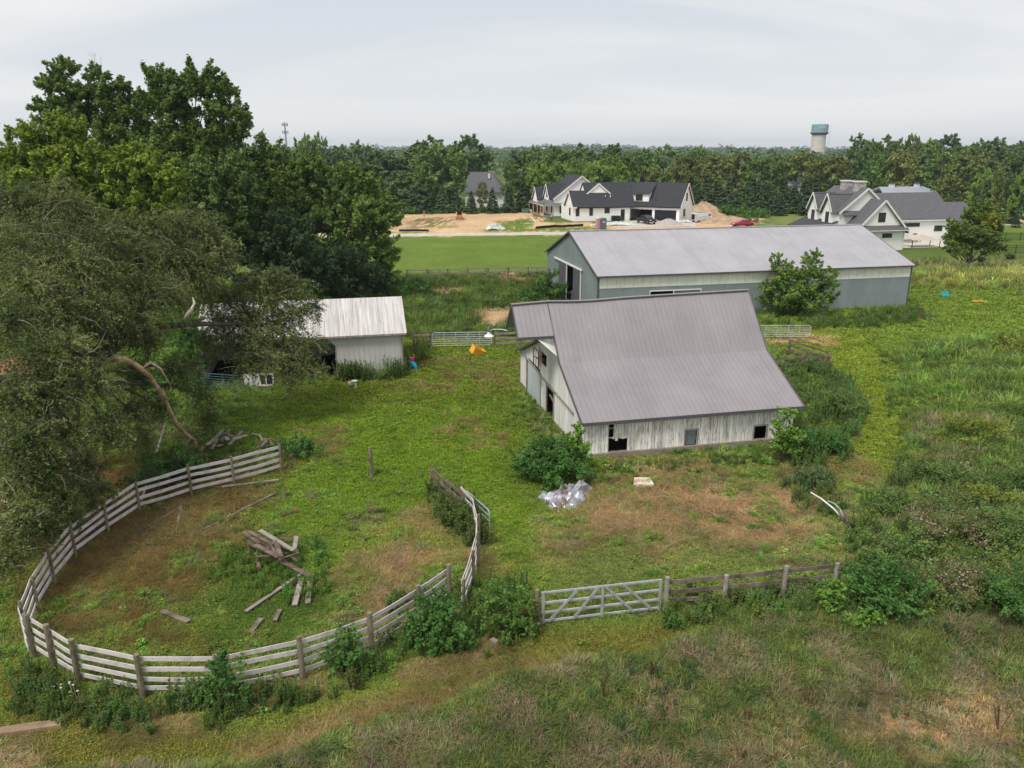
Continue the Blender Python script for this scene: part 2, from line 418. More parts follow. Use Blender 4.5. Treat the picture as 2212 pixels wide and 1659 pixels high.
me = bpy.data.meshes.new('ground')
nv = len(xf); me.vertices.add(nv)
me.vertices.foreach_set('co', np.stack([xf, yf, zz], 1).astype(np.float32).ravel())
nxg, nyg = len(gx), len(gy)
ii = (np.arange(nyg-1)[:, None]*nxg + np.arange(nxg-1)[None, :]).ravel()
quads = np.stack([ii, ii+1, ii+1+nxg, ii+nxg], 1).astype(np.int32)
me.loops.add(quads.size); me.loops.foreach_set('vertex_index', quads.ravel())
me.polygons.add(len(quads)); me.polygons.foreach_set('loop_start', np.arange(0, quads.size, 4, dtype=np.int32))
me.polygons.foreach_set('use_smooth', np.ones(len(quads), bool))
me.update(calc_edges=True)
at = me.color_attributes.new('cover', 'FLOAT_COLOR', 'POINT')
at.data.foreach_set('color', np.concatenate([gcol, np.ones((nv, 1))], 1).astype(np.float32).ravel())
gm = bpy.data.materials.new('ground_cover'); gm.use_nodes = True
n_, l_ = gm.node_tree.nodes, gm.node_tree.links
b_ = n_['Principled BSDF']; b_.inputs['Roughness'].default_value = .95; b_.inputs['Specular IOR Level'].default_value = .1
va = n_.new('ShaderNodeAttribute'); va.attribute_name = 'cover'
tc_ = n_.new('ShaderNodeTexCoord')
cur = va.outputs['Color']
for s_, lo_, hi_, a_, b2_ in ((9.0, .3, .7, .55, 1.35), (1.7, .3, .7, .75, 1.25), (.09, .3, .7, .85, 1.15)):
    t_ = n_.new('ShaderNodeTexNoise'); t_.inputs['Scale'].default_value = s_; t_.inputs['Detail'].default_value = 5; t_.inputs['Roughness'].default_value = .7
    l_.new(tc_.outputs['Object'], t_.inputs['Vector'])
    r_ = n_.new('ShaderNodeMapRange'); r_.inputs['From Min'].default_value = lo_; r_.inputs['From Max'].default_value = hi_
    r_.inputs['To Min'].default_value = a_; r_.inputs['To Max'].default_value = b2_
    l_.new(t_.outputs[0], r_.inputs[0])
    x_ = n_.new('ShaderNodeVectorMath'); x_.operation = 'SCALE'; l_.new(cur, x_.inputs[0]); l_.new(r_.outputs[0], x_.inputs['Scale']); cur = x_.outputs[0]
l_.new(cur, b_.inputs['Base Color'])
bt = n_.new('ShaderNodeTexNoise'); bt.inputs['Scale'].default_value = 6; bt.inputs['Detail'].default_value = 6
l_.new(tc_.outputs['Object'], bt.inputs['Vector'])
bp_ = n_.new('ShaderNodeBump'); bp_.inputs['Strength'].default_value = .6; bp_.inputs['Distance'].default_value = .1
l_.new(bt.outputs[0], bp_.inputs['Height']); l_.new(bp_.outputs[0], b_.inputs['Normal'])
me.materials.append(gm)
ground = bpy.data.objects.new('ground', me); scene.collection.objects.link(ground); struct(ground)

# gravel road across the view and the one on the far right
M_road = mat('road_gravel', [(.42,.38,.33),(.58,.54,.48)], scale=.6, rough=.95, layers=[((.33,.28,.22), .25, (1,1,1), .45, .7, .6)])
def sheet(name, pts_near, pts_far, z, m):
    b = MB(); n = len(pts_near)
    vs = [(p[0], p[1], z) for p in pts_near] + [(p[0], p[1], z) for p in pts_far]
    b.add(vs, [(i, i+1, n+i+1, n+i) for i in range(n-1)])
    return struct(b.build(name, m))
sheet('gravel_road', [G(600,516), G(740,512.5), G(838,511.5), G(1000,509.5), G(1215,507), G(1400,504), G(1600,498)],
      [G(600,508), G(740,506), G(838,505), G(1000,503.5), G(1215,501.5), G(1400,498.5), G(1600,493)], .02, M_road)
sheet('driveway', [G(2060,489), G(2130,487.5), G(2260,485.5), G(2400,484)], [G(2060,484), G(2130,482.5), G(2260,481), G(2400,480)], .02, M_road)
sheet('garage_apron', [G(*c5(1060,740)), G(*c5(1250,755)), G(*c5(1500,740)), G(*c5(1830,730)), G(*c5(1940,745))],
      [G(*c5(1160,672)), G(*c5(1250,672)), G(*c5(1500,672)), G(*c5(1720,680)), G(*c5(1960,672))], .03,
      mat('apron_gravel', [(.42,.36,.30),(.55,.49,.43)], scale=.8, rough=.95))
# ------------------------------------------------------------------ building materials
M_oldpaint = mat('weathered_white_boards', [(.40,.37,.33),(.72,.695,.65),(.82,.80,.765)], scale=1.1, stretch=(2.2,2.2,.45), lo=.33, hi=.52, rough=.9, island=.16,
                 layers=[((.21,.185,.165), 2.6, (5,5,.5), .52, .60, .8), ((.30,.285,.27), .55, (1.6,1.6,.8), .54, .68, .6), ((.14,.12,.06), 1.0, (1,1,.6), .66, .8, .5)])
M_oldpaint2 = mat('white_gable_boards', [(.64,.63,.61),(.78,.77,.755)], scale=1.2, stretch=(3,3,.3), rough=.85, island=.10,
                 layers=[((.27,.22,.19), 2.6, (5,5,.4), .56, .70, .7)])
M_conc = mat('old_concrete', [(.20,.17,.14),(.30,.265,.22)], scale=2.5, rough=.95, bump=.4, layers=[((.09,.10,.05), 1.5, (1,1,1), .5, .75, .6)])
M_barnroof = mat('mauve_grey_roof_metal', [(.245,.225,.238),(.295,.272,.287)], scale=.35, rough=.45, spec=.4, metallic=.1, layers=[((.20,.17,.165), 1.4, (1.6,.12,.12), .52, .75, .38), ((.34,.315,.33), .5, (1,.4,.4), .55, .8, .35)])
M_barnroof2 = M_barnroof
M_trimdark = mat('dark_grey_trim', [(.085,.08,.09),(.10,.095,.105)], scale=1, rough=.5)
M_poleroof = mat('light_grey_roof_metal', [(.345,.335,.365),(.40,.39,.42)], scale=.35, rough=.4, spec=.4, metallic=.1, layers=[((.27,.26,.275), 1.0, (1.2,.08,.08), .5, .72, .45), ((.44,.43,.455), .3, (1,.4,.4), .55, .8, .35)])
M_polewall = mat('blue_grey_siding', [(.215,.25,.26),(.255,.295,.30)], scale=.5, rough=.5, stretch=(1,1,.4), layers=[((.16,.17,.15), 1.3, (1,1,.35), .55, .8, .5)])
M_polepanel = mat('pale_translucent_panel', [(.76,.76,.67),(.84,.84,.76)], scale=.6, stretch=(1,1,.5), rough=.5, layers=[((.42,.44,.36), 3, (1,1,.5), .5, .8, .5)])
M_greydoor = mat('grey_sliding_door', [(.10,.10,.115),(.12,.12,.135)], scale=1, rough=.55)
M_whitetrim = mat('white_trim', [(.68,.67,.66),(.76,.75,.74)], scale=2, rough=.6)
M_shedwall = mat('white_steel_siding', [(.47,.455,.455),(.54,.525,.525)], scale=.8, stretch=(1,1,.3), rough=.6, layers=[((.35,.30,.27), 2, (4,4,.3), .58, .8, .4)])
M_shedroof = mat('stained_galvanised_roof', [(.44,.42,.41),(.60,.58,.57)], scale=.9, stretch=(5,.25,.25), rough=.55, lo=.38, hi=.6,
                 layers=[((.21,.17,.15), 1.6, (7,.22,.22), .52, .66, .75), ((.25,.24,.25), .5, (2,.3,.3), .52, .75, .6)])
M_dark = mat('indoor_shade_dark', [(.02,.018,.016),(.03,.028,.025)], scale=2, rough=1)  # near-black colour stands in for shade indoors and behind the panel openings
M_black = mat('black_finish_and_shade', [(.012,.012,.014)], rough=.9)
M_glass = mat('dark_window_glass', [(.02,.025,.03),(.06,.07,.075)], scale=.8, rough=.12, spec=.6)
M_oldwood = mat('weathered_wood', [(.085,.06,.045),(.16,.125,.10),(.24,.20,.17)], scale=2, stretch=(1,1,1), rough=.95, island=.2, layers=[((.07,.05,.035), 4, (1,1,1), .5, .7, .6)])
M_greywood = mat('silver_grey_wood', [(.20,.17,.15),(.33,.295,.27)], scale=3, rough=.9, island=.15, layers=[((.13,.10,.08), 6, (1,1,1), .55, .75, .6)])
M_fencewhite = mat('faded_white_rail', [(.38,.345,.335),(.58,.54,.54)], scale=2.2, rough=.85, island=.12, lo=.3, hi=.55, layers=[((.16,.13,.11), 5, (1,1,1), .58, .72, .7)])
M_steel = mat('galvanised_tube', [(.50,.52,.54),(.62,.64,.66)], scale=4, rough=.45, metallic=.3, layers=[((.3,.28,.26), 6, (1,1,1), .55, .8, .5)])
M_rust = mat('rusty_iron', [(.09,.04,.025),(.17,.075,.04)], scale=8, rough=.9)
M_shdark = mat('charcoal_shingles', [(.028,.03,.036),(.048,.05,.058)], scale=3, rough=.9, layers=[((.07,.07,.08), 9, (1,1,1), .5, .8, .5)])
M_shgrey = mat('grey_shingles', [(.085,.085,.092),(.125,.125,.135)], scale=3, rough=.9, layers=[((.17,.17,.18), 9, (1,1,1), .5, .8, .5)])
M_brickw = mat('white_house_wall', [(.84,.83,.82),(.89,.88,.875)], scale=2, rough=.85, bump=.1)
M_cedar = mat('new_timber', [(.50,.30,.16),(.60,.38,.22)], scale=3, rough=.8)
M_stone = mat('pale_chimney_stone', [(.25,.24,.23),(.50,.48,.46)], scale=3, rough=.95, lo=.4, hi=.6)

def boards(b, axis_o, axis_d, nrm, length, ztop, zbot, openings, w=.2, th=.025, rng=None, jit=.03, m=0, skip=()):
    """vertical boards on a wall line; openings = (s0,s1,z0,z1); ztop a function of s"""
    axis_o, axis_d, nrm = Vector(axis_o), Vector(axis_d), Vector(nrm)
    s = 0.0; k = 0
    cuts = sorted(set([0, length] + [o[0] for o in openings] + [o[1] for o in openings]))
    segs = []
    for a, c in zip(cuts[:-1], cuts[1:]):
        nb = max(1, round((c-a)/w))
        for i in range(nb): segs.append((a+(c-a)*i/nb, a+(c-a)*(i+1)/nb))
    for (a, c) in segs:
        k += 1
        mid = (a+c)/2
        holes = sorted([(o[2], o[3]) for o in openings if o[0]-.001 <= mid <= o[1]+.001])
        z = zbot - rng.uniform(0, jit); g = rng.uniform(.003, .012); off = rng.uniform(0, .012)
        parts = []
        for (h0, h1) in holes:
            if h0 > z: parts.append((z, h0))
            z = h1
        parts.append((z, None))
        for (z0, z1) in parts:
            za = ztop(a+g) if z1 is None else z1; zc = ztop(c-g) if z1 is None else z1
            if min(za, zc) <= z0+.02: continue
            p = axis_o + axis_d*(a+g); q = axis_o + axis_d*(c-g); o = nrm*off; t = nrm*(off+th)
            vs = [p+o+Vector((0,0,z0)), q+o+Vector((0,0,z0)), q+o+Vector((0,0,zc)), p+o+Vector((0,0,za)),
                  p+t+Vector((0,0,z0)), q+t+Vector((0,0,z0)), q+t+Vector((0,0,zc)), p+t+Vector((0,0,za))]
            b.add(vs, [(0,3,2,1),(4,5,6,7),(0,1,5,4),(1,2,6,5),(2,3,7,6),(3,0,4,7)], m)
def lerp_profile(prof):
    def f(y):
        for (y0, z0), (y1, z1) in zip(prof[:-1], prof[1:]):
            if y0 <= y <= y1: return z0 + (z1-z0)*(y-y0)/(y1-y0)
        return prof[0][1] if y < prof[0][0] else prof[-1][1]
    return f
def roof_sheet(b, x0, x1, prof, th=.05, rib=.3, ribw=.035, ribh=.022, sag=None, m=0):
    """sheet metal roof: profile (y,z) extruded along x, with raised ribs running down the slope"""
    sag = sag or (lambda x, y: 0)
    nx = max(2, int((x1-x0)/1.0)); xs = [x0+(x1-x0)*i/nx for i in range(nx+1)]
    for (y0, z0), (y1, z1) in zip(prof[:-1], prof[1:]):
        for a, c in zip(xs[:-1], xs[1:]):
            q = [(a,y0,z0+sag(a,y0)),(c,y0,z0+sag(c,y0)),(c,y1,z1+sag(c,y1)),(a,y1,z1+sag(a,y1))]
            b.add(q + [(x,y,z-th) for x,y,z in q], [(0,1,2,3),(7,6,5,4),(0,4,5,1),(1,5,6,2),(2,6,7,3),(3,7,4,0)], m)
        d = Vector((0, y1-y0, z1-z0)).normalized(); nn = Vector((0, -d.z, d.y))
        if nn.z < 0: nn = -nn
        x = x0 + .02
        while x < x1:
            p = Vector((x, y0, z0+sag(x,y0))); q = Vector((x, y1, z1+sag(x,y1))); X = Vector((1,0,0))*ribw/2
            b.add([p-X, p+X, q+X, q-X, p-X*.5+nn*ribh, p+X*.5+nn*ribh, q+X*.5+nn*ribh, q-X*.5+nn*ribh],
                  [(4,5,6,7),(0,1,5,4),(2,3,7,6),(1,2,6,5),(3,0,4,7)], m)
            x += rib

# ------------------------------------------------------------------ the old white barn
rg = random.Random(5)
A = G(1262, 992)
barn = thing('old_barn', 'old white plank barn with mauve grey metal roof and projecting hay hood', 'barn', (A.x, A.y, 0), R(12.8))
L_, W_ = 12.35, 14.7
prof = [(-.45,2.22),(3.95,4.36),(6.75,7.42),(9.55,4.36),(15.0,2.35)]
top = lerp_profile([(y, z-.12) for y, z in prof])
b = MB()
# long wall that faces the camera (a broken opening, a slot above it, two window holes)
front_open = [(1.33,1.60,1.15,2.3),(1.33,2.40,.33,1.12),(5.82,6.48,.3,1.16),(10.0,10.72,.28,1.08)]
boards(b, (0,0,0), (1,0,0), (0,-1,0), L_, lambda s: 2.2, .27, front_open, w=.2, rng=rg, jit=.07)
for x in (1.62, 1.80, 1.98, 2.14, 2.3):                # broken ends of boards hanging over the opening
    b.box(x-.085, x+.08, -.03, -.008, 1.0+rg.uniform(-.12,.1), 1.16, 0)
b.build('front_wall', M_oldpaint, barn)
b = MB(); b.box(-.12, L_+.12, -.20, .1, -.3, .30); b.box(-.08,.1,.1,5.8,-.3,.2); b.box(-.08,.1,7.6,W_,-.3,.15)
b.build('foundation', M_conc, barn)
b = MB()
gable_open = [(.45,1.6,.35,1.5),(5.9,7.55,0,2.0),(9.3,12.3,0,2.45),(7.75,8.95,3.0,3.75)]
boards(b, (0,0,0), (0,1,0), (-1,0,0), W_, lambda s: top(s), .05, gable_open, w=.21, rng=rg, jit=.08)
b.build('gable_wall', M_oldpaint2, barn)
b = MB()
boards(b, (L_,0,0), (0,1,0), (1,0,0), W_, lambda s: top(s), .1, [], w=.21, rng=rg, jit=.08)
boards(b, (0,W_,0), (1,0,0), (0,1,0), L_, lambda s: top(W_)-.02, .1, [], w=.21, rng=rg, jit=.05)
b.build('rear_wall', M_oldpaint, barn)
sagf = lambda x, y: -.13*math.exp(-((x-1.8)/2.4)**2)*(1 if abs(y-6.75) < .1 else .15) + .10*max(0, (x-6)/6)*(1 if abs(y-6.75) < .1 else 0)
b = MB(); roof_sheet(b, -.3, L_+.35, prof[1:4], sag=sagf); roof_sheet(b, -.3, L_+.35, [(y, z-.035) for y, z in (prof[0], (4.02, 4.43))], sag=sagf); roof_sheet(b, -.3, L_+.35, prof[3:], sag=sagf)
roof = b.build('roof', M_barnroof, barn)
b = MB(); hp = [(5.05,5.92),(6.75,7.42),(8.45,5.92)]
hp = [(5.15,5.69),(6.75,7.42),(8.35,5.69)]
roof_sheet(b, -2.45, -.303, hp, sag=lambda x, y: -.10*(-x-.3)/2.1 + sagf(-.3, y))
hood = b.build('hay_hood', M_barnroof, barn)
b = MB()                                               # hood underside: side boards that close it towards the gable
b.add([(-2.2,8.2,5.75),(-.05,8.2,5.75),(-.05,9.6,4.3)], [(0,1,2)])
b.build('hood_boarding', M_oldpaint2, barn); b = MB(); b.add([(-1.55,5.3,5.70),(-.04,5.3,5.70),(-.04,5.3,4.9),(-.04,4.2,4.35)], [(0,1,2),(0,2,3)])
b.build('hood_boarding', M_oldpaint2, barn)
b = MB()
for x0, x1, y, z in ((-.3, L_+.35, -.47, 2.22), ):
    b.box(x0, x1, y-.02, y+.03, z-.17, z+.01)
b.box(-2.47, -.31, 5.10, 5.15, 5.50, 5.66)
for (y0, z0), (y1, z1) in zip(prof[:-1], prof[1:]):
    for xx in (-.33, L_+.38): b.beam((xx, y0, z0-.05), (xx, y1, z1-.05 + (sagf(0, 6.75) if abs(y1-6.75)<.1 and xx<0 else 0)), .05, .15)
b.beam((-2.48, 5.13, 5.52), (-2.48, 6.75, 7.22), .05, .15); b.beam((-2.48, 6.75, 7.22), (-2.48, 8.37, 5.52), .05, .15)
b.build('fascia', M_trimdark, barn)
b = MB()
for i in range(13):
    x0 = -2.5+i*(L_+2.85)/13; x1 = -2.5+(i+1)*(L_+2.85)/13
    f = lambda x: 7.47 + (sagf(x, 6.75) if x > -.3 else sagf(-.3, 6.75)-.10*(-x-.3)/2.1)
    b.beam((x0, 6.68, f(x0)), (x1, 6.68, f(x1)), .16, .05); b.beam((x0, 6.82, f(x0)-.02), (x1, 6.82, f(x1)-.02), .16, .05)
b.build('ridge_cap', M_barnroof, barn)
# sliding door of blue grey sheet, its rail, the open doorway, the loft door, rusted hoist frame
M_slide = mat('pale_blue_sheet_door', [(.40,.45,.47),(.50,.55,.57)], scale=1, stretch=(1,1,.4), rough=.5)
b = MB(); b.box(-.115, -.07, 9.05, 12.25, .02, 2.25)
for i in range(11): b.box(-.13, -.115, 9.1+i*.3, 9.13+i*.3, .03, 2.24)
b.build('sliding_door', M_slide, barn)
b = MB(); b.beam((-.12, 13.3, 2.40), (-.12, 8.9, 2.28), .07, .09); b.beam((-.12, 8.9, 2.2), (-.12, 1.8, 2.02), .06, .08)
b.beam((-.1, 8.6, 2.28), (-.1, 8.6, 1.5), .03, .03)
b.build('door_track', M_greywood, barn)
b = MB(); b.box(-.10, -.035, 5.82, 5.95, 0, 2.0); b.box(-.10, -.035, 7.5, 7.62, 0, 2.0); b.box(-.10,-.035,5.82,7.62,1.95,2.08)
b.build('door_frame', M_greywood, barn)
b = MB(); b.box(-.13,-.035,12.3,12.6,0,2.35); b.build('door_post', M_oldwood, barn)
b = MB(); b.beam((.25, 5.9, .75), (.1, 7.4, 1.35), .05, .12); b.build('doorway_rail', M_greywood, barn)
b = MB(); b.box(-.075, -.04, 9.05, 9.62, 2.72, 3.85)
b.build('loft_hatch', mat('rust_streaked_panel', [(.30,.12,.05),(.55,.47,.38)], scale=2.5, stretch=(1,3,.8), rough=.9), barn)
b = MB()
b.tube([(-.42,9.45,2.75),(-.42,9.45,3.75),(-.42,9.3,3.95),(-.42,8.45,3.95),(-.42,8.3,3.75),(-.42,8.3,2.8)], .035, 6)
b.tube([(-.42,8.88,2.7),(-.42,8.88,3.95)], .025, 6); b.tube([(-.42,9.45,3.4),(-.42,8.3,3.4)], .025, 6); b.tube([(-.42,8.9,3.4),(-.05,8.9,3.4)], .025, 6)
b.build('iron_frame', M_rust, barn)
b = MB(); b.box(5.86,6.44,.01,.035,.33,1.12)
blue_pane = b.build('window_pane', mat('clouded_window_sheet', [(.10,.13,.15),(.17,.20,.21)], scale=3, rough=.4), barn)
for (x0,x1,z0,z1) in ((5.78,6.52,.26,1.2),(9.96,10.76,.24,1.12)):
    b = MB(); b.box(x0-.05,x0+.02,-.055,-.038,z0,z1); b.box(x1-.02,x1+.05,-.055,-.038,z0,z1); b.box(x0-.05,x1+.05,-.06,-.038,z0-.06,z0); b.box(x0-.05,x1+.05,-.06,-.038,z1,z1+.06)
    b.build('window_frame', M_greywood, barn)
b = MB(); b.box(1.3,1.34,-.05,-.03,.3,2.2); b.box(1.3,2.42,-.05,.05,.27,.33); b.build('window_frame', M_greywood, barn)
for z in (1.05, 1.6): b = MB(); b.box(1.35,1.62,.05,.1,z,z+.07); b.build('brace', M_greywood, barn)
# the yard lamp on its arm under the hood
b = MB(); b.tube([(-2.35,8.3,5.35),(-2.75,8.5,5.42),(-3.15,8.75,5.38),(-3.4,8.95,5.25)], .025, 6)
lamp = b.build('yard_lamp', M_steel, barn)
b = MB(); b.lathe([(.06,.12),(.08,.0),(.12,-.1),(.30,-.22),(.31,-.25),(.05,-.24)], 14, (-3.42,8.97,5.15)); b.build('lamp_shade', M_whitetrim, lamp)
b = MB(); b.lathe([(.09,.0),(.10,.15),(.07,.3)], 12, (-3.42,8.97,5.2)); b.build('lamp_housing', mat('lamp_housing_grey', [(.15,.16,.18)], rough=.5), lamp)
b = MB()                                               # timbers inside seen through the gaps, near-black for the indoor shade
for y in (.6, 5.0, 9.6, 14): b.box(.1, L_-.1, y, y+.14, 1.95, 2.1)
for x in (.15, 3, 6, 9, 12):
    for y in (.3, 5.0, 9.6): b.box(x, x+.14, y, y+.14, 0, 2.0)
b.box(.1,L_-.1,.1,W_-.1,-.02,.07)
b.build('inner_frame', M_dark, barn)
# stones tumbled in the open doorway
for (yy, xx, s) in ((7.1,-.3,.28),(6.7,-.15,.2),(6.2,-.45,.16)):
    p = barn.matrix_basis @ Vector((xx, yy, .1))
    b = MB(); b.lathe([(.05*s/.2,-.4*s),(.9*s,-.15*s),(s,.2*s),(.6*s,.6*s),(.1*s,.7*s)], 9)
    o = b.build('field_stone', M_conc, loc=(p.x, p.y, .05), rotz=yy, smooth=True)
    tag(o, {.28:'largest tan stone tumbled out of the open barn doorway',.2:'middle sized tan stone in the open barn doorway',.16:'smallest stone on the grass just outside the open barn doorway'}[s], 'stone', 'stones by the barn doorway')

# ------------------------------------------------------------------ the long pole barn
Bp = G(1957, 662)
PL, PW = 34.4, 18.9
u_ = Vector((math.cos(R(12.5)), math.sin(R(12.5)), 0)); o_ = Vector(Bp) - u_*PL
pole = thing('pole_barn', 'long blue grey metal pole barn with pale strip under its eave and grey roof', 'barn', (o_.x, o_.y, 0), R(12.5))
EZ, RZ = 4.42, 7.72
b = MB(); roof_sheet(b, -.2, PL+.2, [(-.3,EZ-.02),(PW/2,RZ),(PW+.3,EZ-.02)], rib=.45, ribw=.05, ribh=.025); b.build('roof', M_poleroof, pole)
b = MB()
def ribbed(b, x0, x1, z0, z1, y, step=.3, m=0):
    b.box(x0, x1, y, y+.05, z0, z1, m)
    x = x0+.08
    while x < x1-.05: b.box(x, x+.05, y-.025, y, z0, z1, m); x += step
ribbed(b, 0, 5.3, 0, 3.2, 0); ribbed(b, 5.3, 10.5, 0, 1.2, 0); ribbed(b, 5.3, 10.5, 2.75, 3.2, 0); ribbed(b, 10.5, PL, 0, 3.2, 0)
b.build('front_wall', M_polewall, pole)
b = MB(); ribbed(b, 0, PL, 3.2, EZ-.12, -.004); b.build('light_panel', M_polepanel, pole)
b = MB(); b.box(.1, PL-.1, -.035, -.032, 3.17, 3.22)
for i in range(1, 38): b.box(i*.9, i*.9+.035, -.036, -.0345, 3.22, EZ-.14)
b.build('panel_flashing', mat('panel_seam', [(.60,.61,.55)], rough=.6), pole)
b = MB(); b.box(-.22, PL+.22, -.43, -.37, EZ-.14, EZ-.02)
b.build('gutter', M_trimdark, pole)
b = MB()
yo0, yo1, zo = 5.2, 13.3, 4.15
def gpoly(b, x, th, m=0):
    pl = lambda ps: b.prism([(x, y, z) for y, z in ps], (th, 0, 0), m)
    zt = lambda y: (EZ-.1) + (RZ-EZ)*(1-abs(y-PW/2)/(PW/2))
    pl([(.05,0),(yo0,0),(yo0,zt(yo0)),(.05,zt(.05))]); pl([(yo1,0),(PW-.05,0),(PW-.05,zt(PW-.05)),(yo1,zt(yo1))])
    pl([(yo0,zo),(yo1,zo),(yo1,zt(yo1)),(PW/2,zt(PW/2)),(yo0,zt(yo0))])
gpoly(b, 0, .06)
y = .3
while y < PW-.2:
    zt = (EZ-.1) + (RZ-EZ)*(1-abs(y-PW/2)/(PW/2))
    b.box(-.02, 0, y, y+.045, zo if yo0-.1 < y < yo1 else 0, zt); y += .3
b.build('gable_wall', M_polewall, pole)
b = MB(); b.box(PL-.06, PL, .05, PW-.05, 0, EZ-.1); b.prism([(PL-.06,.05,EZ-.1),(PL-.06,PW-.05,EZ-.1),(PL-.06,PW/2,RZ-.1)], (.06,0,0)); b.box(0, PL, PW-.06, PW, 0, EZ-.15)
b.build('rear_wall', M_polewall, pole)
b = MB(); b.box(-.14,-.08,10.3,13.35,.05,4.12)
for i in range(9): b.box(-.16,-.14,10.5+i*.32,10.54+i*.32,.06,4.1)
b.build('sliding_door', M_greydoor, pole)
b = MB(); b.box(-.14,-.08,5.25,7.85,.05,4.12)
for i in range(8): b.box(-.16,-.14,5.45+i*.32,5.49+i*.32,.06,4.1)
b.build('sliding_door', M_greydoor, pole)
b = MB(); b.box(-.2,-.06,4.9,15.2,4.15,4.32); b.box(-.18,-.07,10.25,10.36,.05,4.14); b.box(-.18,-.07,5.15,5.27,.05,4.14)
b.build('door_track', M_whitetrim, pole)
b = MB(); b.box(-.06,.1,-.06,.1,0,EZ-.1); b.box(PL-.1,PL+.06,-.06,.1,0,EZ-.1); b.box(-.2,PL+.2,-.36,-.30,EZ-.16,EZ)
for xx in (-.23, PL+.23):
    b.beam((xx,-.33,EZ-.1),(xx,PW/2,RZ-.07),.05,.18); b.beam((xx,PW/2,RZ-.07),(xx,PW+.33,EZ-.1),.05,.18)
b.build('corner_trim', M_trimdark, pole)
b = MB(); b.box(-.25,PL+.25,PW/2-.18,PW/2+.18,RZ-.01,RZ+.05); b.build('ridge_cap', M_poleroof, pole)
b = MB(); b.box(7.75,10.6,-.1,-.05,1.2,2.7); b.build('window_shutter', M_greydoor, pole)
b = MB(); b.box(5.25,10.7,-.13,-.05,2.72,2.82); b.box(5.25,5.33,-.12,-.05,1.2,2.72); b.box(7.72,7.80,-.12,-.05,1.2,2.72); b.box(10.6,10.68,-.12,-.05,1.2,2.72)
b.build('window_frame', M_whitetrim, pole)
b = MB(); b.box(.3, PL-.3, .3, PW-.3, .0, .04); b.box(14, 14.1, .3, PW-.3, 0, 4); b.build('shaded_dirt_floor', M_dark, pole)  # floor and cross wall carry the indoor shade in their colour
def pipe_gate(name, p, q, h, rows, label, m, group=None, nv=3, lift=.25, cat='gate', slope=0):
    p, q = Vector(p), Vector(q); L = (q-p).length; d = (q-p).normalized(); a = math.atan2(d.y, d.x)
    t = thing(name, label, cat, p, a, group); t.rotation_euler[1] = slope
    b = MB(); z0, z1 = lift, h; r = .025; cr = .18
    pts = [(cr,0,z0),(0,0,z0+cr*.6),(0,0,z1-cr),(cr*.3,0,z1-cr*.3),(cr,0,z1),(L-cr,0,z1),(L-cr*.3,0,z1-cr*.3),(L,0,z1-cr),(L,0,z0+cr*.6),(L-cr,0,z0),(cr,0,z0)]
    b.tube(pts, r, 7); b.build('gate_frame', m, t)
    for i in range(rows):
        z = z0 + (z1-z0)*(i+1)/(rows+1); bb = MB(); bb.tube([(0,0,z),(L,0,z)], .017, 6); bb.build('gate_rail', m, t)
    for i in range(nv):
        x = L*(i+1)/(nv+1); bb = MB(); bb.box(x-.02,x+.02,-.03,-.018,z0,z1); bb.build('gate_brace', m, t)
    return t
w2 = lambda x, y, z=0: pole.matrix_basis @ Vector((x, y, z))
pipe_gate('pipe_gate', w2(.35, 9.9), w2(.35, 8.1), 1.3, 4, 'white pipe gate glimpsed inside the open end door of the pole barn', M_steel, nv=1)

# ------------------------------------------------------------------ the small white shed
S0 = G(729, 815)
shed = thing('open_shed', 'small white shed with open bay and stained metal roof beside the olive tree', 'shed', (S0.x, S0.y, 0), R(12.5))
b = MB(); roof_sheet(b, -9.4, 5.15, [(-.35,3.15),(3.2,5.22),(7.0,3.2)], rib=.3, ribw=.03, ribh=.02); b.build('roof', M_shedroof, shed)
b = MB()
b.prism([(0,0,0),(4.8,0,0),(4.8,0,3.1),(-.75,0,3.1),(0,0,2.35)], (0,.05,0))
x = .15
while x < 4.8: b.box(x, x+.04, -.022, 0, 0, 3.08); x += .37
b.box(4.76,4.8,.05,6.8,0,3.0); b.prism([(4.78,.05,3.0),(4.78,6.8,3.0),(4.78,3.2,5.1)], (.02,0,0))
b.box(-9.2,4.8,6.75,6.8,0,3.0); b.box(-9.2,-9.15,.05,6.8,0,3.0); b.prism([(-9.18,.05,3.0),(-9.18,6.8,3.0),(-9.18,3.2,5.1)], (.02,0,0))
b.box(-9.2,-.9,0,.05,2.9,3.1)
b.build('wall', M_shedwall, shed)
b = MB(); b.box(-.03,.03,-.045,-.025,0,2.36); b.box(4.74,4.84,-.045,.02,0,3.1); b.box(-9.3,5.1,-.40,-.36,3.02,3.15); b.build('corner_trim', M_greywood, shed)
for x in (-9.25, -4.6): b = MB(); b.box(x, x+.15, -.02, .13, 0, 3.0); b.build('post', M_fencewhite, shed)
b = MB(); b.box(-.05,.05,.06,6.7,0,3.0); b.box(-9.1,4.7,.1,6.7,-.01,.03); b.build('inner_partition', M_dark, shed)
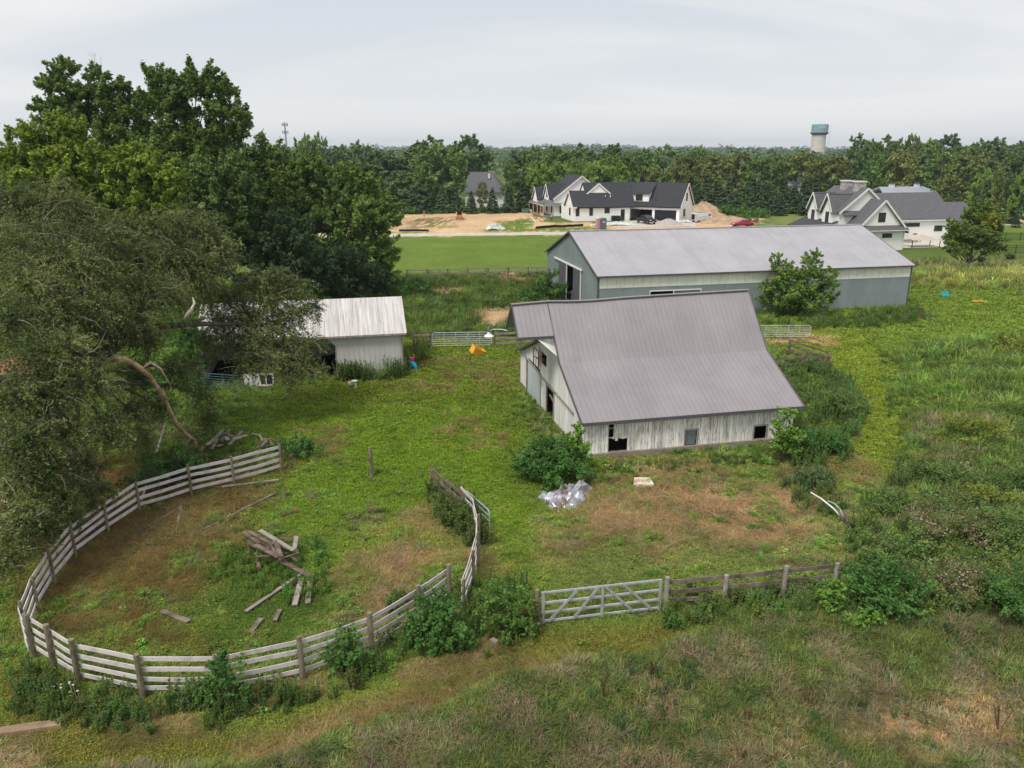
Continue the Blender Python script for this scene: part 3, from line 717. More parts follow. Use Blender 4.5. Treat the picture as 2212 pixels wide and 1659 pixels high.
# ------------------------------------------------------------------ far houses
def slab_roof(b, pts_lo, pts_hi, th=.18, m=0):
    """one roof plane: eave line pts_lo (2 points), ridge line pts_hi (2 points)"""
    q = [Vector(pts_lo[0]), Vector(pts_lo[1]), Vector(pts_hi[1]), Vector(pts_hi[0])]
    n = (q[1]-q[0]).cross(q[3]-q[0]).normalized()
    if n.z < 0: n = -n
    b.add(q + [p - n*th for p in q], [(0,1,2,3),(7,6,5,4),(0,4,5,1),(1,5,6,2),(2,6,7,3),(3,7,4,0)], m)
def gable_roof_x(b, x0, x1, yE0, zE0, yR, zR, yE1, zE1, ov=.35, m=0):
    s0 = (zR-zE0)/(yR-yE0); s1 = (zR-zE1)/(yE1-yR)
    slab_roof(b, [(x0,yE0-ov,zE0-ov*s0+.15),(x1,yE0-ov,zE0-ov*s0+.15)], [(x0,yR,zR+.15),(x1,yR,zR+.15)], m=m)
    slab_roof(b, [(x0,yE1+ov,zE1-ov*s1+.15),(x1,yE1+ov,zE1-ov*s1+.15)], [(x0,yR,zR+.15),(x1,yR,zR+.15)], m=m)
def gable_roof_y(b, y0, y1, xE0, zE0, xR, zR, xE1, zE1, ov=.35, m=0):
    s0 = (zR-zE0)/(xR-xE0); s1 = (zR-zE1)/(xE1-xR)
    slab_roof(b, [(xE0-ov,y0,zE0-ov*s0+.15),(xE0-ov,y1,zE0-ov*s0+.15)], [(xR,y0,zR+.15),(xR,y1,zR+.15)], m=m)
    slab_roof(b, [(xE1+ov,y0,zE1-ov*s1+.15),(xE1+ov,y1,zE1-ov*s1+.15)], [(xR,y0,zR+.15),(xR,y1,zR+.15)], m=m)
def window(root, x0, x1, z0, z1, plane, side, bars=(1,1), label=None, frame=None, depth=.06):
    """side: 'y-' window on a wall facing -y at y=plane; 'x-' / 'x+' on walls facing -x / +x at x=plane"""
    sg = -1 if side in ('y-', 'x-') else 1
    def bx(b, a0, a1, c0, c1, d0, d1):
        lo, hi = sorted((plane+sg*d0, plane+sg*d1))
        if side[0] == 'y': b.box(a0, a1, lo, hi, c0, c1)
        else: b.box(lo, hi, a0, a1, c0, c1)
    b = MB(); t = .09
    bx(b, x0, x1, z0, z0+t, .0, depth); bx(b, x0, x1, z1-t, z1, 0, depth); bx(b, x0, x0+t, z0+t, z1-t, 0, depth); bx(b, x1-t, x1, z0+t, z1-t, 0, depth)
    for i in range(bars[0]): xm = x0+(x1-x0)*(i+1)/(bars[0]+1); bx(b, xm-.03, xm+.03, z0+t, z1-t, .015, depth-.01)
    for i in range(bars[1]): zm = z0+(z1-z0)*(i+1)/(bars[1]+1); bx(b, x0+t, x1-t, zm-.03, zm+.03, .013, depth-.014)
    w = b.build('window', frame or M_black, root)
    b = MB(); bx(b, x0+.02, x1-.02, z0+.02, z1-.02, .002, .012); b.build('glass', M_glass, w)
    return w

HA = thing('new_farmhouse', 'new white farmhouse with charcoal roof on bare building ground, its garage angled to the right', 'house', (14.2, 182.7, 0), R(12))
b = MB()
b.box(0, 13.6, 0, 10.6, 0, 3.35)                                  # long front wing
b.prism([(.01,0,3.35),(.01,7.3,3.35),(.01,3.65,6.6)], (.2,0,0))    # its left gable
b.prism([(3.7,0.02,3.35),(3.7,10.6,3.35),(3.7,5.3,8.3)], (.2,0,0))
b.prism([(-1.2,13,0),(12.5,13,0),(12.5,13,4.35),(5.66,13,9.6),(-1.2,13,4.35)], (0,12,0))
b.box(2.4, 4.4, 10.4, 13.2, 0, 4.3)
b.build('wall', M_brickw, HA)
b = MB(); gable_roof_x(b, -.35, 4.2, 0, 3.35, 3.65, 6.6, 7.3, 3.35)
gable_roof_x(b, 3.5, 15.0, 0.03, 3.35, 5.3, 8.35, 10.6, 3.35)
gable_roof_y(b, 12.6, 25.3, -1.2, 4.35, 5.66, 9.67, 12.5, 4.35)
gable_roof_y(b, 2.7, 5.4, 4.15, 6.05, 6.75, 8.2, 9.35, 6.05, ov=.25)  # cross gable
b.build('roof', M_shdark, HA)
b = MB(); b.prism([(4.0,2.9,6.1),(9.5,2.9,6.1),(6.75,2.9,8.2)], (0,.2,0))
b.prism([(-.02,-.02,3.35),(-.02,7.32,3.35),(-.02,3.65,6.62)], (-.01,0,0)); b.build('gable_face', M_brickw, HA)
b = MB()                                                          # white rake boards and eave boards
def rake_x(b, x, y0, z0, yR, zR, y1, z1, w=.3):
    b.beam((x,y0,z0),(x,yR,zR),.08,w); b.beam((x,yR,zR),(x,y1,z1),.08,w)
def rake_y(b, y, x0, z0, xR, zR, x1, z1, w=.3):
    b.beam((x0,y,z0),(xR,y,zR),.08,w); b.beam((xR,y,zR),(x1,y,z1),.08,w)
rake_x(b, -.37, -.35, 3.1, 3.65, 6.62, 7.65, 3.1); b.box(-.4, .6, -.5, -.05, 2.95, 3.25); b.build('rake_board', M_whitetrim, HA); b = MB()
rake_y(b, 12.57, -1.55, 4.15, 5.66, 9.65, 12.9, 4.15); b.build('rake_board', M_whitetrim, HA); b = MB()
rake_y(b, 2.67, 3.8, 5.9, 6.75, 8.28, 9.7, 5.9)
b.build('rake_board', M_whitetrim, HA)
b = MB(); b.box(-.3, 14.2, -.47, -.38, 2.98, 3.12); b.build('gutter', M_black, HA)
for (x0, x1, z0, z1, bars) in ((.5,1.35,1.2,2.95,(1,1)),(3.75,4.6,1.25,2.95,(1,1)),(7.4,8.65,1.75,2.9,(1,0))): window(HA, x0, x1, z0, z1, 0, 'y-', bars)
window(HA, 2.6, 3.7, 1.2, 2.9, 0, 'x-', (1,1))
dr = window(HA, 11.4, 12.35, .1, 2.55, 0, 'y-', (0,0)); dr.name = 'door'
for x, y in ((8.2, 3.1), (9.3, 2.7)):
    b = MB(); b.lathe([(.09,0),(.09,.55)], 8, (x, y-1.0, 5.2)); b.build('roof_vent', M_whitetrim, HA)
# dormers on the left side of the tall block
for (xp, yc, hw, zb, zt, xr) in ((-1.9, 17.6, 2.9, 4.4, 7.6, 3.0), (-3.6, 22.6, 2.6, 3.9, 6.7, 2.0)):
    b = MB(); b.prism([(xp,yc-hw,zb-1.2),(xp,yc+hw,zb-1.2),(xp,yc+hw,zb),(xp,yc,zt),(xp,yc-hw,zb)], (xr-xp+.5,0,0)); d = b.build('side_gable', M_brickw, HA)
    b = MB(); gable_roof_x(b, xp-.3, xr, yc-hw, zb, yc, zt, yc+hw, zb, ov=.3); b.build('gable_roof', M_shdark, d)
    b = MB(); rake_x(b, xp-.33, yc-hw-.3, zb-.15, yc, zt, yc+hw+.3, zb-.15, .24); b.build('rake_board', M_whitetrim, d)
window(HA, 16.8, 17.9, 4.5, 6.2, -1.9, 'x-', (0,1))
# porch: standing seam roof on raw timber posts
b = MB(); slab_roof(b, [(-4.2,14.3,2.95),(-4.2,28.2,2.95)], [(-1.3,14.3,4.2),(-1.3,28.2,4.2)], th=.12)
slab_roof(b, [(-4.2,12.2,2.95),(2.4,12.2,2.95)], [(-1.6,14.6,4.1),(2.4,14.6,4.1)], th=.12)
b.build('porch_roof', mat('standing_seam_metal', [(.12,.125,.135),(.16,.165,.175)], scale=.6, stretch=(6,1,1), rough=.4), HA)
b = MB(); b.box(-4.15,-3.95,12.3,28.1,2.68,2.86); b.box(-3.95,2.3,12.3,12.5,2.68,2.86); b.build('porch_beam', M_whitetrim, HA)
b = MB(); b.box(-4.1,-1.2,12.4,28.0,0,.25); b.box(-4.1,2.4,12.35,13.0,0,.24); b.build('porch_floor', M_conc, HA)
for y in (12.4, 15.4, 18.6, 23.0, 27.6):
    b = MB(); b.box(-4.12,-3.92,y,y+.2,.25,2.68); b.build('porch_post', M_cedar, HA)
for y0 in (12.8, 24.6):
    b = MB(); b.box(-4.05,-3.99,y0,y0+2.6,.9,.97); b.box(-4.05,-3.99,y0,y0+2.6,.3,.35)
    for i in range(9): b.box(-4.04,-4.0,y0+.1+i*.29,y0+.14+i*.29,.35,.9)
    b.build('porch_railing', M_whitetrim, HA)
window(HA, .2, 1.2, .9, 2.6, 12.98, 'y-', (1,1)); window(HA, 14.6, 15.7, .9, 2.6, -1.22, 'x-', (1,1)); window(HA, 19.4, 20.5, .9, 2.6, -1.22, 'x-', (1,1))
# garage wing, swung towards the camera
def at(o, ox, oy, rz):
    o.location = (ox, oy, 0); o.rotation_euler = (0, 0, rz); return o
GX, GY, GA = 23.7, -5.3, R(-41)
def gbuild(b, name, m): return at(b.build(name, m, HA), GX, GY, GA)
b = MB()
for x0, x1, z0, z1 in ((-13.2,-11.9,0,3.35),(-11.9,-6.55,2.45,3.35),(-6.55,-5.95,0,3.35),(-5.95,-.75,2.45,3.35),(-.75,0,0,3.35)): b.box(x0, x1, 0, .2, z0, z1)
b.box(-.2, 0, .2, 10, 0, 3.35); b.box(-13.2, 0, 9.8, 10, 0, 3.35); b.prism([(-.2,0,3.35),(-.2,10,3.35),(-.2,5,8.3)], (.2,0,0)); b.box(-13,-12.9,.2,9.8,0,3.3)
gbuild(b, 'garage_wall', M_brickw)
b = MB(); gable_roof_x(b, -15.6, .35, 0, 3.35, 5.1, 8.3, 10.2, 3.35); gbuild(b, 'garage_roof', M_shdark)
b = MB(); rake_x(b, .37, -.35, 3.1, 5.1, 8.3, 10.55, 3.1); b.box(-11.95,-6.5,-.03,-.002,2.45,2.6); b.box(-6,-.7,-.03,-.002,2.45,2.6); gbuild(b, 'garage_trim', M_whitetrim)
b = MB(); b.box(-13,.3,-.47,-.38,2.98,3.12); gbuild(b, 'gutter', M_black)
b = MB(); b.box(-5.9,-.8,.08,.14,.02,2.45)
for i in range(4): b.box(-5.88,-.82,.06,.08,.05+i*.6,.58+i*.6)
gbuild(b, 'garage_door', mat('black_garage_door', [(.018,.02,.024)], rough=.5))
b = MB(); b.box(-12.8,-.3,9.5,9.7,.03,3.2); b.box(-12.8,-.3,.3,9.5,.01,.05); b.box(-6.4,-6.3,.3,9.5,0,3.1); b.box(-12.8,-.3,.25,9.6,3.3,3.34)
gbuild(b, 'garage_interior', mat('bare_stud_walls', [(.10,.06,.04),(.22,.15,.10)], scale=2, stretch=(3,3,.4), rough=1))
wg = window(HA, 2.9, 4.3, .9, 2.6, 0, 'x+', (1,1)); at(wg, GX, GY, GA)
wg = window(HA, 4.5, 5.5, 4.4, 6.2, 0, 'x+', (0,0)); at(wg, GX, GY, GA)
# shed dormer over the first garage door
b = MB(); b.prism([(-12.3,.75,3.7),(-12.3,.75,5.95),(-12.3,4.2,7.55)], (4.5,0,0)); d = gbuild(b, 'dormer', M_brickw)
b = MB(); slab_roof(b, [(-12.75,.3,6.0),(-7.35,.3,6.0)], [(-12.75,5.0,8.4),(-7.35,5.0,8.4)], th=.14); b.build('dormer_roof', M_shdark, d)
w = window(d, -11.0, -9.3, 4.35, 5.75, .75, 'y-', (1,1))

# ---- the finished farmhouse at the right
Hb = G((2360+1072/3.107)*.72, (500+775/3.107)*.72)
HB = thing('grey_roofed_farmhouse', 'finished white brick farmhouse with grey shingles and two stone chimneys beyond the pole barn', 'house', (Hb.x, Hb.y, 0), R(12.5))
M_wb = mat('white_brick', [(.80,.79,.77),(.87,.865,.85)], scale=4, stretch=(1,1,4), rough=.85)
b = MB(); b.prism([(-8.9,0,0),(0,0,0),(0,0,3.4),(-4.43,0,8.0),(-8.9,0,3.4)], (0,3.4,0))
b.prism([(-10.0,3.5,0),(2.6,3.5,0),(2.6,3.5,3.6),(-5.3,3.5,9.75),(-10.0,3.5,6.1)], (0,9,0)); b.box(-9,0,3.4,12,0,3.3)
b.prism([(.4,11.5,0),(.4,11.5,3.9),(.4,17,8.1),(.4,22.5,3.9),(.4,22.5,0)], (19.0,0,0)); b.box(19.4, 26, 13, 22, 0, 3.2)
b.build('wall', M_wb, HB)
b = MB(); gable_roof_y(b, -.35, 3.6, -8.9, 3.4, -4.43, 8.0, 0, 3.4, ov=.7)
gable_roof_y(b, 3.15, 12.7, -10.0, 6.1, -5.3, 9.75, 2.6, 3.6)
gable_roof_x(b, .0, 19.7, 11.5, 3.9, 17, 8.1, 22.5, 3.9)
gable_roof_x(b, 19.2, 26.4, 13, 3.2, 17.5, 6.2, 22, 3.2)
slab_roof(b, [(-9.3,-.75,3.35),(.35,-.75,3.35)], [(-9.0,0,4.05),(.1,0,4.05)], th=.1)
slab_roof(b, [(-9.4,2.8,5.5),(-5.5,2.8,5.5)], [(-9.4,3.5,6.2),(-5.5,3.5,6.2)], th=.1)
b.build('roof', M_shgrey, HB)
b = MB(); rake_y(b, -.38, -9.6, 2.85, -4.43, 8.02, .7, 2.85); rake_y(b, 3.12, -10.3, 5.75, -5.3, 9.75, -.8, 6.1); b.box(.3, 19.6, 11.05, 11.15, 3.5, 3.7)
b.box(-9.3,.35,-.85,-.76,3.2,3.32); b.box(-.1,.05,-.12,-.02,0,3.3)
b.build('rake_board', M_whitetrim, HB)
for i, (x0, x1, z0, z1) in enumerate(((-5.2,-3.9,4.6,6.1),(-4.05,-2.25,2.05,2.75))): window(HB, x0, x1, z0, z1, 0, 'y-', (0,0))
window(HB, 8.6, 12.3, 2.5, 3.15, 11.5, 'y-', (0,0)); window(HB, 15.5, 17.2, 1.6, 2.6, 11.5, 'y-', (1,0))
for (xp, y0, y1, zb, ze, zt) in ((-11.0,3.9,6.7,3.5,6.2,8.95),(-10.7,8.5,11.2,3.5,6.3,8.9)):
    yc = (y0+y1)/2
    b = MB(); b.prism([(xp,y0,zb),(xp,y1,zb),(xp,y1,ze),(xp,yc,zt-.15),(xp,y0,ze)], (4.2,0,0)); d = b.build('dormer', M_wb, HB)
    b = MB(); gable_roof_x(b, xp-.4, xp+5.0, y0, ze, yc, zt-.15, y1, ze, ov=.3); b.build('dormer_roof', M_shgrey, d)
    b = MB(); rake_x(b, xp-.43, y0-.3, ze-.2, yc, zt, y1+.3, ze-.2, .2); b.build('rake_board', M_whitetrim, d)
    window(d, yc-.45, yc+.45, 4.2, 6.0, xp, 'x-', (0,1))
for (x, y) in ((-6.2, 4.9), (-6.2, 8.4)):
    b = MB(); b.box(x, x+1.55, y, y+1.2, 8.2, 10.7); c = b.build('chimney', M_stone, HB)
    b = MB(); b.box(x-.12, x+1.67, y-.12, y+1.32, 10.7, 10.9); b.build('chimney_cap', M_whitetrim, c)
b = MB(); slab_roof(b, [(-13.6,3.2,3.2),(-13.6,13,3.2)], [(-10.2,3.2,4.6),(-10.2,13,4.6)], th=.12)
b.build('porch_roof', mat('dark_porch_shingle', [(.045,.045,.052),(.065,.065,.075)], scale=4, rough=.85), HB)
for y in (3.4, 6.4, 9.4, 12.5):
    b = MB(); b.box(-13.5,-13.2,y,y+.3,0,3.0); b.build('porch_post', M_whitetrim, HB)
b = MB(); b.box(-13.55,-13.2,3.2,13,2.85,3.05); b.build('porch_beam', M_whitetrim, HB)
# patio behind the near gable: paving, wall, chairs, awning, planters
w3 = lambda x, y, z=0: HB.matrix_basis @ Vector((x, y, z))
b = MB(); b.box(1.0, 16.5, 1.8, 10.8, 0, .06); o = b.build('patio_paving', mat('pale_paving', [(.45,.41,.36),(.58,.53,.48)], scale=2, rough=.9), loc=w3(0,0), rotz=R(12.5)); struct(o)
b = MB(); b.box(0,3.4,0,.5,0,.6); b.box(-.1,3.5,-.1,.6,.6,.7); o = b.build('stone_bench', M_stone, loc=w3(5.8,8.0), rotz=R(12.5)); tag(o, 'pale stone bench on the patio of the grey roofed farmhouse', 'bench')
for i, (x, lab) in enumerate(((3.4,'brown patio chair nearest the white gable wall of the farmhouse'),(4.6,'brown patio chair left of the pale stone bench'),(7.6,'brown patio chair behind the pale stone bench'),(10.6,'brown patio chair right of the pale stone bench'))):
    t = thing('patio_chair', lab, 'chair', w3(x, 9.6), R(12.5+180), 'patio chairs'); mw = mat('brown_wicker', [(.15,.11,.10),(.24,.19,.17)], scale=9, rough=.9) if i == 0 else mw
    b = MB(); b.box(-.5,.5,-.45,.45,.3,.5); b.build('seat', mw, t)
    b = MB(); b.prism([(-.5,-.45,.5),(.5,-.45,.5),(.55,-.5,1.1),(.3,-.55,1.45),(-.3,-.55,1.45),(-.55,-.5,1.1)], (0,-.12,0)); b.build('backrest', mw, t)
    for sx in (-.5, .4):
        for sy in (-.45, .35): b = MB(); b.box(sx, sx+.1, sy, sy+.1, 0, .3); b.build('leg', mw, t)
t = thing('patio_canopy', 'low beige canvas canopy on posts above the patio hedge', 'canopy', w3(3.2, 1.6), R(12.5))
b = MB(); b.add([(0,0,1.3),(5.5,0,1.1),(5.5,2.4,1.5),(0,2.4,1.9),(2.6,1.2,2.1)], [(0,1,4),(1,2,4),(2,3,4),(3,0,4)]); b.build('canvas', mat('beige_canvas', [(.42,.37,.31),(.50,.45,.39)], scale=2, rough=.9), t)
for x, y, z in ((0,0,1.3),(5.4,0,1.1),(5.4,2.3,1.5),(0,2.3,1.9)): b = MB(); b.box(x, x+.1, y, y+.1, 0, z); b.build('post', M_black, t)

# ---- pale roofed outbuilding with two cupolas
ob = P(2040, 440, 196)
OB = thing('cupola_outbuilding', 'long outbuilding with pale blue roof and two little cupolas behind the grey roofed farmhouse', 'outbuilding', (ob.x, ob.y, 0), R(12.5))
zr = P(1990, 403, 198).z
b = MB(); b.box(-17, 0, 0, 9, 0, zr-2.2); b.build('wall', M_brickw, OB)
M_palero = mat('pale_blue_roof', [(.27,.29,.33),(.34,.36,.40)], scale=1, stretch=(4,.3,1), rough=.5)
b = MB(); slab_roof(b, [(-17.5,-.8,zr-2.2),(.9,-.8,zr-2.2)], [(-15.5,4.5,zr),(-3,4.5,zr)]); slab_roof(b, [(.9,-.8,zr-2.2),(.9,9.8,zr-2.2)], [(-3,4.5,zr),(-3,4.51,zr)])
slab_roof(b, [(-17.5,9.8,zr-2.2),(.9,9.8,zr-2.2)], [(-15.5,4.5,zr),(-3,4.5,zr)]); b.build('roof', M_palero, OB)
for x in (-12.5, -5.4):
    b = MB(); b.box(x, x+1, 4, 5, zr-.3, zr+.7); c = b.build('cupola', M_whitetrim, OB)
    b = MB(); b.add([(x-.15,3.85,zr+.7),(x+1.15,3.85,zr+.7),(x+1.15,5.15,zr+.7),(x-.15,5.15,zr+.7),(x+.5,4.5,zr+1.25)], [(0,1,4),(1,2,4),(2,3,4),(3,0,4)]); b.build('cupola_roof', M_shdark, c)

# ---- hipped grey roof half hidden by trees
hx = P(1042, 450, 226)
HC = thing('hipped_roof_house', 'house with a steep grey hipped roof half hidden by conifers behind the dirt lot', 'house', (hx.x, hx.y, 0), R(-6))
z1 = P(1042, 371, 226).z
b = MB(); b.box(-4.9, 6, 0, 11, 0, 4.2); b.build('wall', M_brickw, HC)
b = MB(); b.add([(-5.4,-.6,4.2),(6.6,-.6,4.2),(6.6,11.6,4.2),(-5.4,11.6,4.2),(-4.6,5.5,z1-.2),(2.0,5.5,z1-.2)], [(0,1,5,4),(1,2,5),(2,3,4,5),(3,0,4)])
b.add([(-1.5,-1.2,4.3),(5.5,-1.2,4.3),(2.0,5.6,z1+.2),(1.2,5.6,z1+.2)], [(0,1,2,3)]); b.add([(-1.5,-1.2,4.3),(1.2,5.6,z1+.2),(-1.5,5,4.3)], [(0,1,2)]); b.add([(5.5,-1.2,4.3),(5.5,5,4.3),(2.0,5.6,z1+.2)], [(0,1,2)])
b.build('roof', M_shgrey, HC)
b = MB(); b.box(1.4,1.9,2.6,3.0,8,z1-.6); b.build('roof_vent', M_whitetrim, HC)
window(HC, -3.6, -2.2, 1.2, 2.8, 0, 'y-', (1,1))
# ---- small grey roof seen through the conifers on the right
hd = P(1760, 400, 232)
HD = thing('low_grey_house', 'low house with pale grey roof glimpsed through the dark conifer row on the right', 'house', (hd.x, hd.y, 0), R(8))
zz1 = P(1740, 384, 232).z
b = MB(); b.box(-9, 7, 0, 8, 0, zz1-2.2); b.build('wall', M_brickw, HD)
b = MB(); gable_roof_x(b, -9.6, 7.6, 0, zz1-2.2, 4, zz1, 8, zz1-2.2); b.build('roof', M_palero, HD)

# ------------------------------------------------------------------ towers on the horizon
tw = P(1765, 335, 800)
WT = thing('water_tower', 'concrete water tower with blue green tank rising above the trees on the horizon', 'water tower', (tw.x, tw.y, 0))
zt = P(1767, 268, 800).z; zc = P(1767, 290, 800).z; r1 = 17.5*800/1680*.96
b = MB(); b.lathe([(r1*.9,0),(r1*.83,zc*.5),(r1*.83,zc-.8)], 24); b.build('shaft', mat('pale_tower_concrete', [(.50,.48,.45),(.60,.58,.55)], scale=.12, stretch=(1,1,3), rough=.9), WT)
b = MB(); b.lathe([(r1*.83,zc-.8),(r1*1.08,zc+1.0),(r1*1.08,zc+1.6),(r1*.98,zc+1.8)], 24); b.build('walkway', mat('dark_blue_skirt', [(.10,.10,.15)], rough=.7), WT)
b = MB(); b.lathe([(r1*.98,zc+1.8),(r1*.98,zt-.8),(r1*.9,zt),(.1,zt+.4)], 28); b.build('tank', mat('faded_teal_tank', [(.18,.30,.34),(.25,.37,.40)], scale=.15, stretch=(1,1,4), rough=.7), WT)
b = MB()
rl = random.Random(4)
for i in range(9):                                              # faded lettering on the tank, too small to read
    a = R(-118 + i*6.0); x, y = math.cos(a)*(r1+.1), math.sin(a)*(r1+.1); z = zt-4.0
    d = Vector((-math.sin(a), math.cos(a), 0)); p = Vector((x, y, z))
    b.beam(p, p+Vector((0,0,1.5)), .22, .2); b.beam(p+Vector((0,0,1.4*(i%2))), p+d*.55+Vector((0,0,1.4*(i%2))), .2, .22)
b.build('lettering', M_whitetrim, WT)
b = MB(); b.tube([(r1*1.15,-3,zc-9),(r1*1.15,-3,zt-.5)], .18, 5); b.tube([(r1*.8,-3,zc-9),(r1*1.15,-3,zc-9)], .15, 5); b.build('ladder', M_steel, WT)
ct = P(620, 330, 730); zt = P(617, 264, 730).z
CT = thing('cell_tower', 'thin grey cell tower with antenna array standing on the left horizon', 'cell tower', (ct.x, ct.y, 0))
M_mast = mat('mast_grey', [(.22,.23,.26),(.28,.29,.32)], scale=1, rough=.7)
b = MB(); b.tube([(0,0,0),(0,0,zt)], [1.1,.55], 8); b.build('mast', M_mast, CT)
for z, n in ((zt-2.0, 9), (zt-8.5, 6)):
    for k in range(n):
        a = 2*math.pi*k/n + .3; b = MB(); x, y = math.cos(a)*2.3, math.sin(a)*2.3
        b.box(x-.28, x+.28, y-.2, y+.2, z-1.3, z+1.3); b.tube([(0,0,z),(x,y,z)], .12, 4); b.build('antenna', M_mast, CT)

# ------------------------------------------------------------------ vehicles and people on the building site
M_tyre = mat('tyre_rubber', [(.015,.015,.015)], rough=.9); M_rim = mat('wheel_rim', [(.25,.25,.26)], rough=.4, metallic=.6)
M_lampw = mat('headlight_lens', [(.55,.56,.58)], rough=.2); M_lampr = mat('tail_light_lens', [(.25,.01,.01)], rough=.3)
def wheel(root, x, y, r=.4, w=.26):
    b = MB(); pr = [(r-.03,-w/2),(r,-w/2+.04),(r,w/2-.04),(r-.03,w/2)]
    vs = []; n = 16; fs = []
    for (rr, yy) in [(r*.6,-w/2)] + pr + [(r*.6,w/2)]:
        for k in range(n): a = 2*math.pi*k/n; vs.append((x+rr*math.cos(a), y+yy, r+rr*math.sin(a)))
    for i in range(5):
        for k in range(n): fs.append((i*n+k, i*n+(k+1)%n, (i+1)*n+(k+1)%n, (i+1)*n+k))
    b.add(vs, fs); t = b.build('wheel', M_tyre, root)
    b = MB(); vs = [(x+r*.6*math.cos(2*math.pi*k/n), y+s, r+r*.6*math.sin(2*math.pi*k/n)) for s in (-w/2+.03, w/2-.03) for k in range(n)]
    b.add(vs, [tuple(range(n)), tuple(range(2*n-1,n-1,-1))]); b.build('rim', M_rim, t)
def loft(b, secs, m=0):
    """closed skin through cross sections of equal length"""
    n = len(secs[0]); vs = [v for s in secs for v in s]; fs = []
    for i in range(len(secs)-1):
        for k in range(n): fs.append((i*n+k, i*n+(k+1)%n, (i+1)*n+(k+1)%n, (i+1)*n+k))
    fs.append(tuple(range(n-1,-1,-1))); fs.append(tuple(range((len(secs)-1)*n, len(secs)*n)))
    b.add(vs, fs, m)
def carbody(prof, W, tuck=.12):
    """prof: (x, z_bottom, z_top) stations; width narrows a little towards the top and the ends"""
    b = MB(); secs = []
    for i, (x, zb, zt, k) in enumerate(prof):
        w = W/2*k; h = zt-zb
        secs.append([(x,-w*.9,zb),(x,-w,zb+h*.25),(x,-w,zb+h*.7),(x,-w+tuck,zt),(x,w-tuck,zt),(x,w,zb+h*.7),(x,w,zb+h*.25),(x,w*.9,zb)])
    loft(b, secs); return b
def cabin(prof, W, z0, inset=.16):
    b = MB(); secs = []
    for (x, zt) in prof: w = W/2; h = (zt-z0); secs.append([(x,-w,z0),(x,-w+inset*min(1,h/.6),zt),(x,w-inset*min(1,h/.6),zt),(x,w,z0)])
    loft(b, secs); return b
# black pickup, nose towards the camera
pk = G(*c5(1395, 704))
T = thing('pickup_truck', 'black pickup truck parked in front of the open garage door of the new farmhouse', 'pickup truck', (pk.x, pk.y, .03), R(-66))
M_bp = mat('black_car_paint', [(.012,.013,.015)], rough=.22, spec=.6)
carbody([(-2.9,.55,1.15,.95),(-2.8,.5,1.2,1),(.9,.45,1.2,1),(2.3,.45,1.18,1),(2.75,.5,1.1,.97),(2.9,.55,.95,.9)], 2.0).build('body', M_bp, T, bevel=.04)
cabin([(-1.15,1.2),(-1.05,1.85),(.35,1.88),(1.2,1.2)], 1.86, 1.15).build('cab', M_bp, T, bevel=.03)
cabin([(1.24,1.17),(.50,1.78)][::-1] + [], 1.6, 1.15, .3)
b = MB(); b.add([(1.16,-.82,1.25),(1.16,.82,1.25),(.42,.70,1.83),(.42,-.70,1.83)], [(0,1,2,3)]); b.build('windscreen', M_glass, T).location = (.05,0,.01)
for s in (-1, 1):
    b = MB(); b.add([(-.95,s*.925,1.24),(.95,s*.925,1.24),(.35,s*.80,1.76),(-.9,s*.80,1.76)], [(0,1,2,3)]); b.build('side_window', M_glass, T)
    b = MB(); b.box(2.82,2.93,s*.72-.18,s*.72+.18,.82,1.0); b.build('headlight', M_lampw, T)
    b = MB(); b.box(.75,.95,s*.98-.02 if s>0 else -1.2,1.2 if s>0 else -.96,1.2,1.4); b.build('side_mirror', M_bp, T)
    for x in (-1.85, 1.85): wheel(T, x, s*.88, .42)
b = MB(); b.box(2.86,2.95,-.5,.5,.72,.95); b.build('grille', M_black, T)
b = MB(); b.box(2.93,2.96,-.2,.2,.52,.66); b.build('number_plate', M_whitetrim, T)
b = MB(); b.box(-2.75,-1.3,-.8,.8,1.15,1.22); b.build('bed_cover', M_black, T)
# white van, rear doors open
vn = G(*c5(1945, 690))
V_ = thing('cargo_van', 'white cargo van with its rear doors open and a roof rack beside the dirt pile', 'van', (vn.x+1.6, vn.y+1.2, 0), R(35))
M_wp = mat('white_van_paint', [(.62,.62,.62),(.68,.68,.68)], scale=2, rough=.35)
b = MB()
secs = []
for x, zt, k in ((-2.6,2.05,1),(1.1,2.05,1),(1.9,1.35,1),(2.6,1.15,.94),(2.75,.9,.88)): secs.append([(x,-.98*k,.45),(x,-1.0*k,.45+(zt-.45)*.6),(x,-.88*k,zt),(x,.88*k,zt),(x,1.0*k,.45+(zt-.45)*.6),(x,.98*k,.45)])
loft(b, secs); b.build('body', M_wp, V_, bevel=.04)
b = MB(); b.box(-2.63,-2.605,-.78,.78,.62,1.85); b.build('cargo_shade_panel', M_black, V_)  # black panel on the closed body stands for the shaded hold
for s in (-1,1):
    b = MB(); b.box(-3.4,-2.62,s*.98-.03,s*.98+.03,.6,1.95); b.build('rear_door', M_wp, V_)
    b = MB(); b.box(1.0,1.7,s*.965-.01,s*.965+.01,1.25,1.75); b.build('side_window', M_glass, V_)
    for x in (-1.7, 1.8): wheel(V_, x, s*.85, .36)
b = MB(); b.add([(1.16,-.8,1.98),(1.16,.8,1.98),(1.86,.86,1.42),(1.86,-.86,1.42)], [(0,1,2,3)]); w = b.build('windscreen', M_glass, V_); w.location = (.04,0,.03)
b = MB()
for x in (-2.2,-.8,.6): b.box(x,x+.06,-.85,.85,2.1,2.2)
for y in (-.8,.75,0): b.box(-2.4,.9,y,y+.06,2.2,2.26)
b.box(-2.5,1.2,-.6,-.2,2.26,2.33); b.box(-2.1,.9,.1,.4,2.26,2.36)
b.build('roof_rack', M_steel, V_)
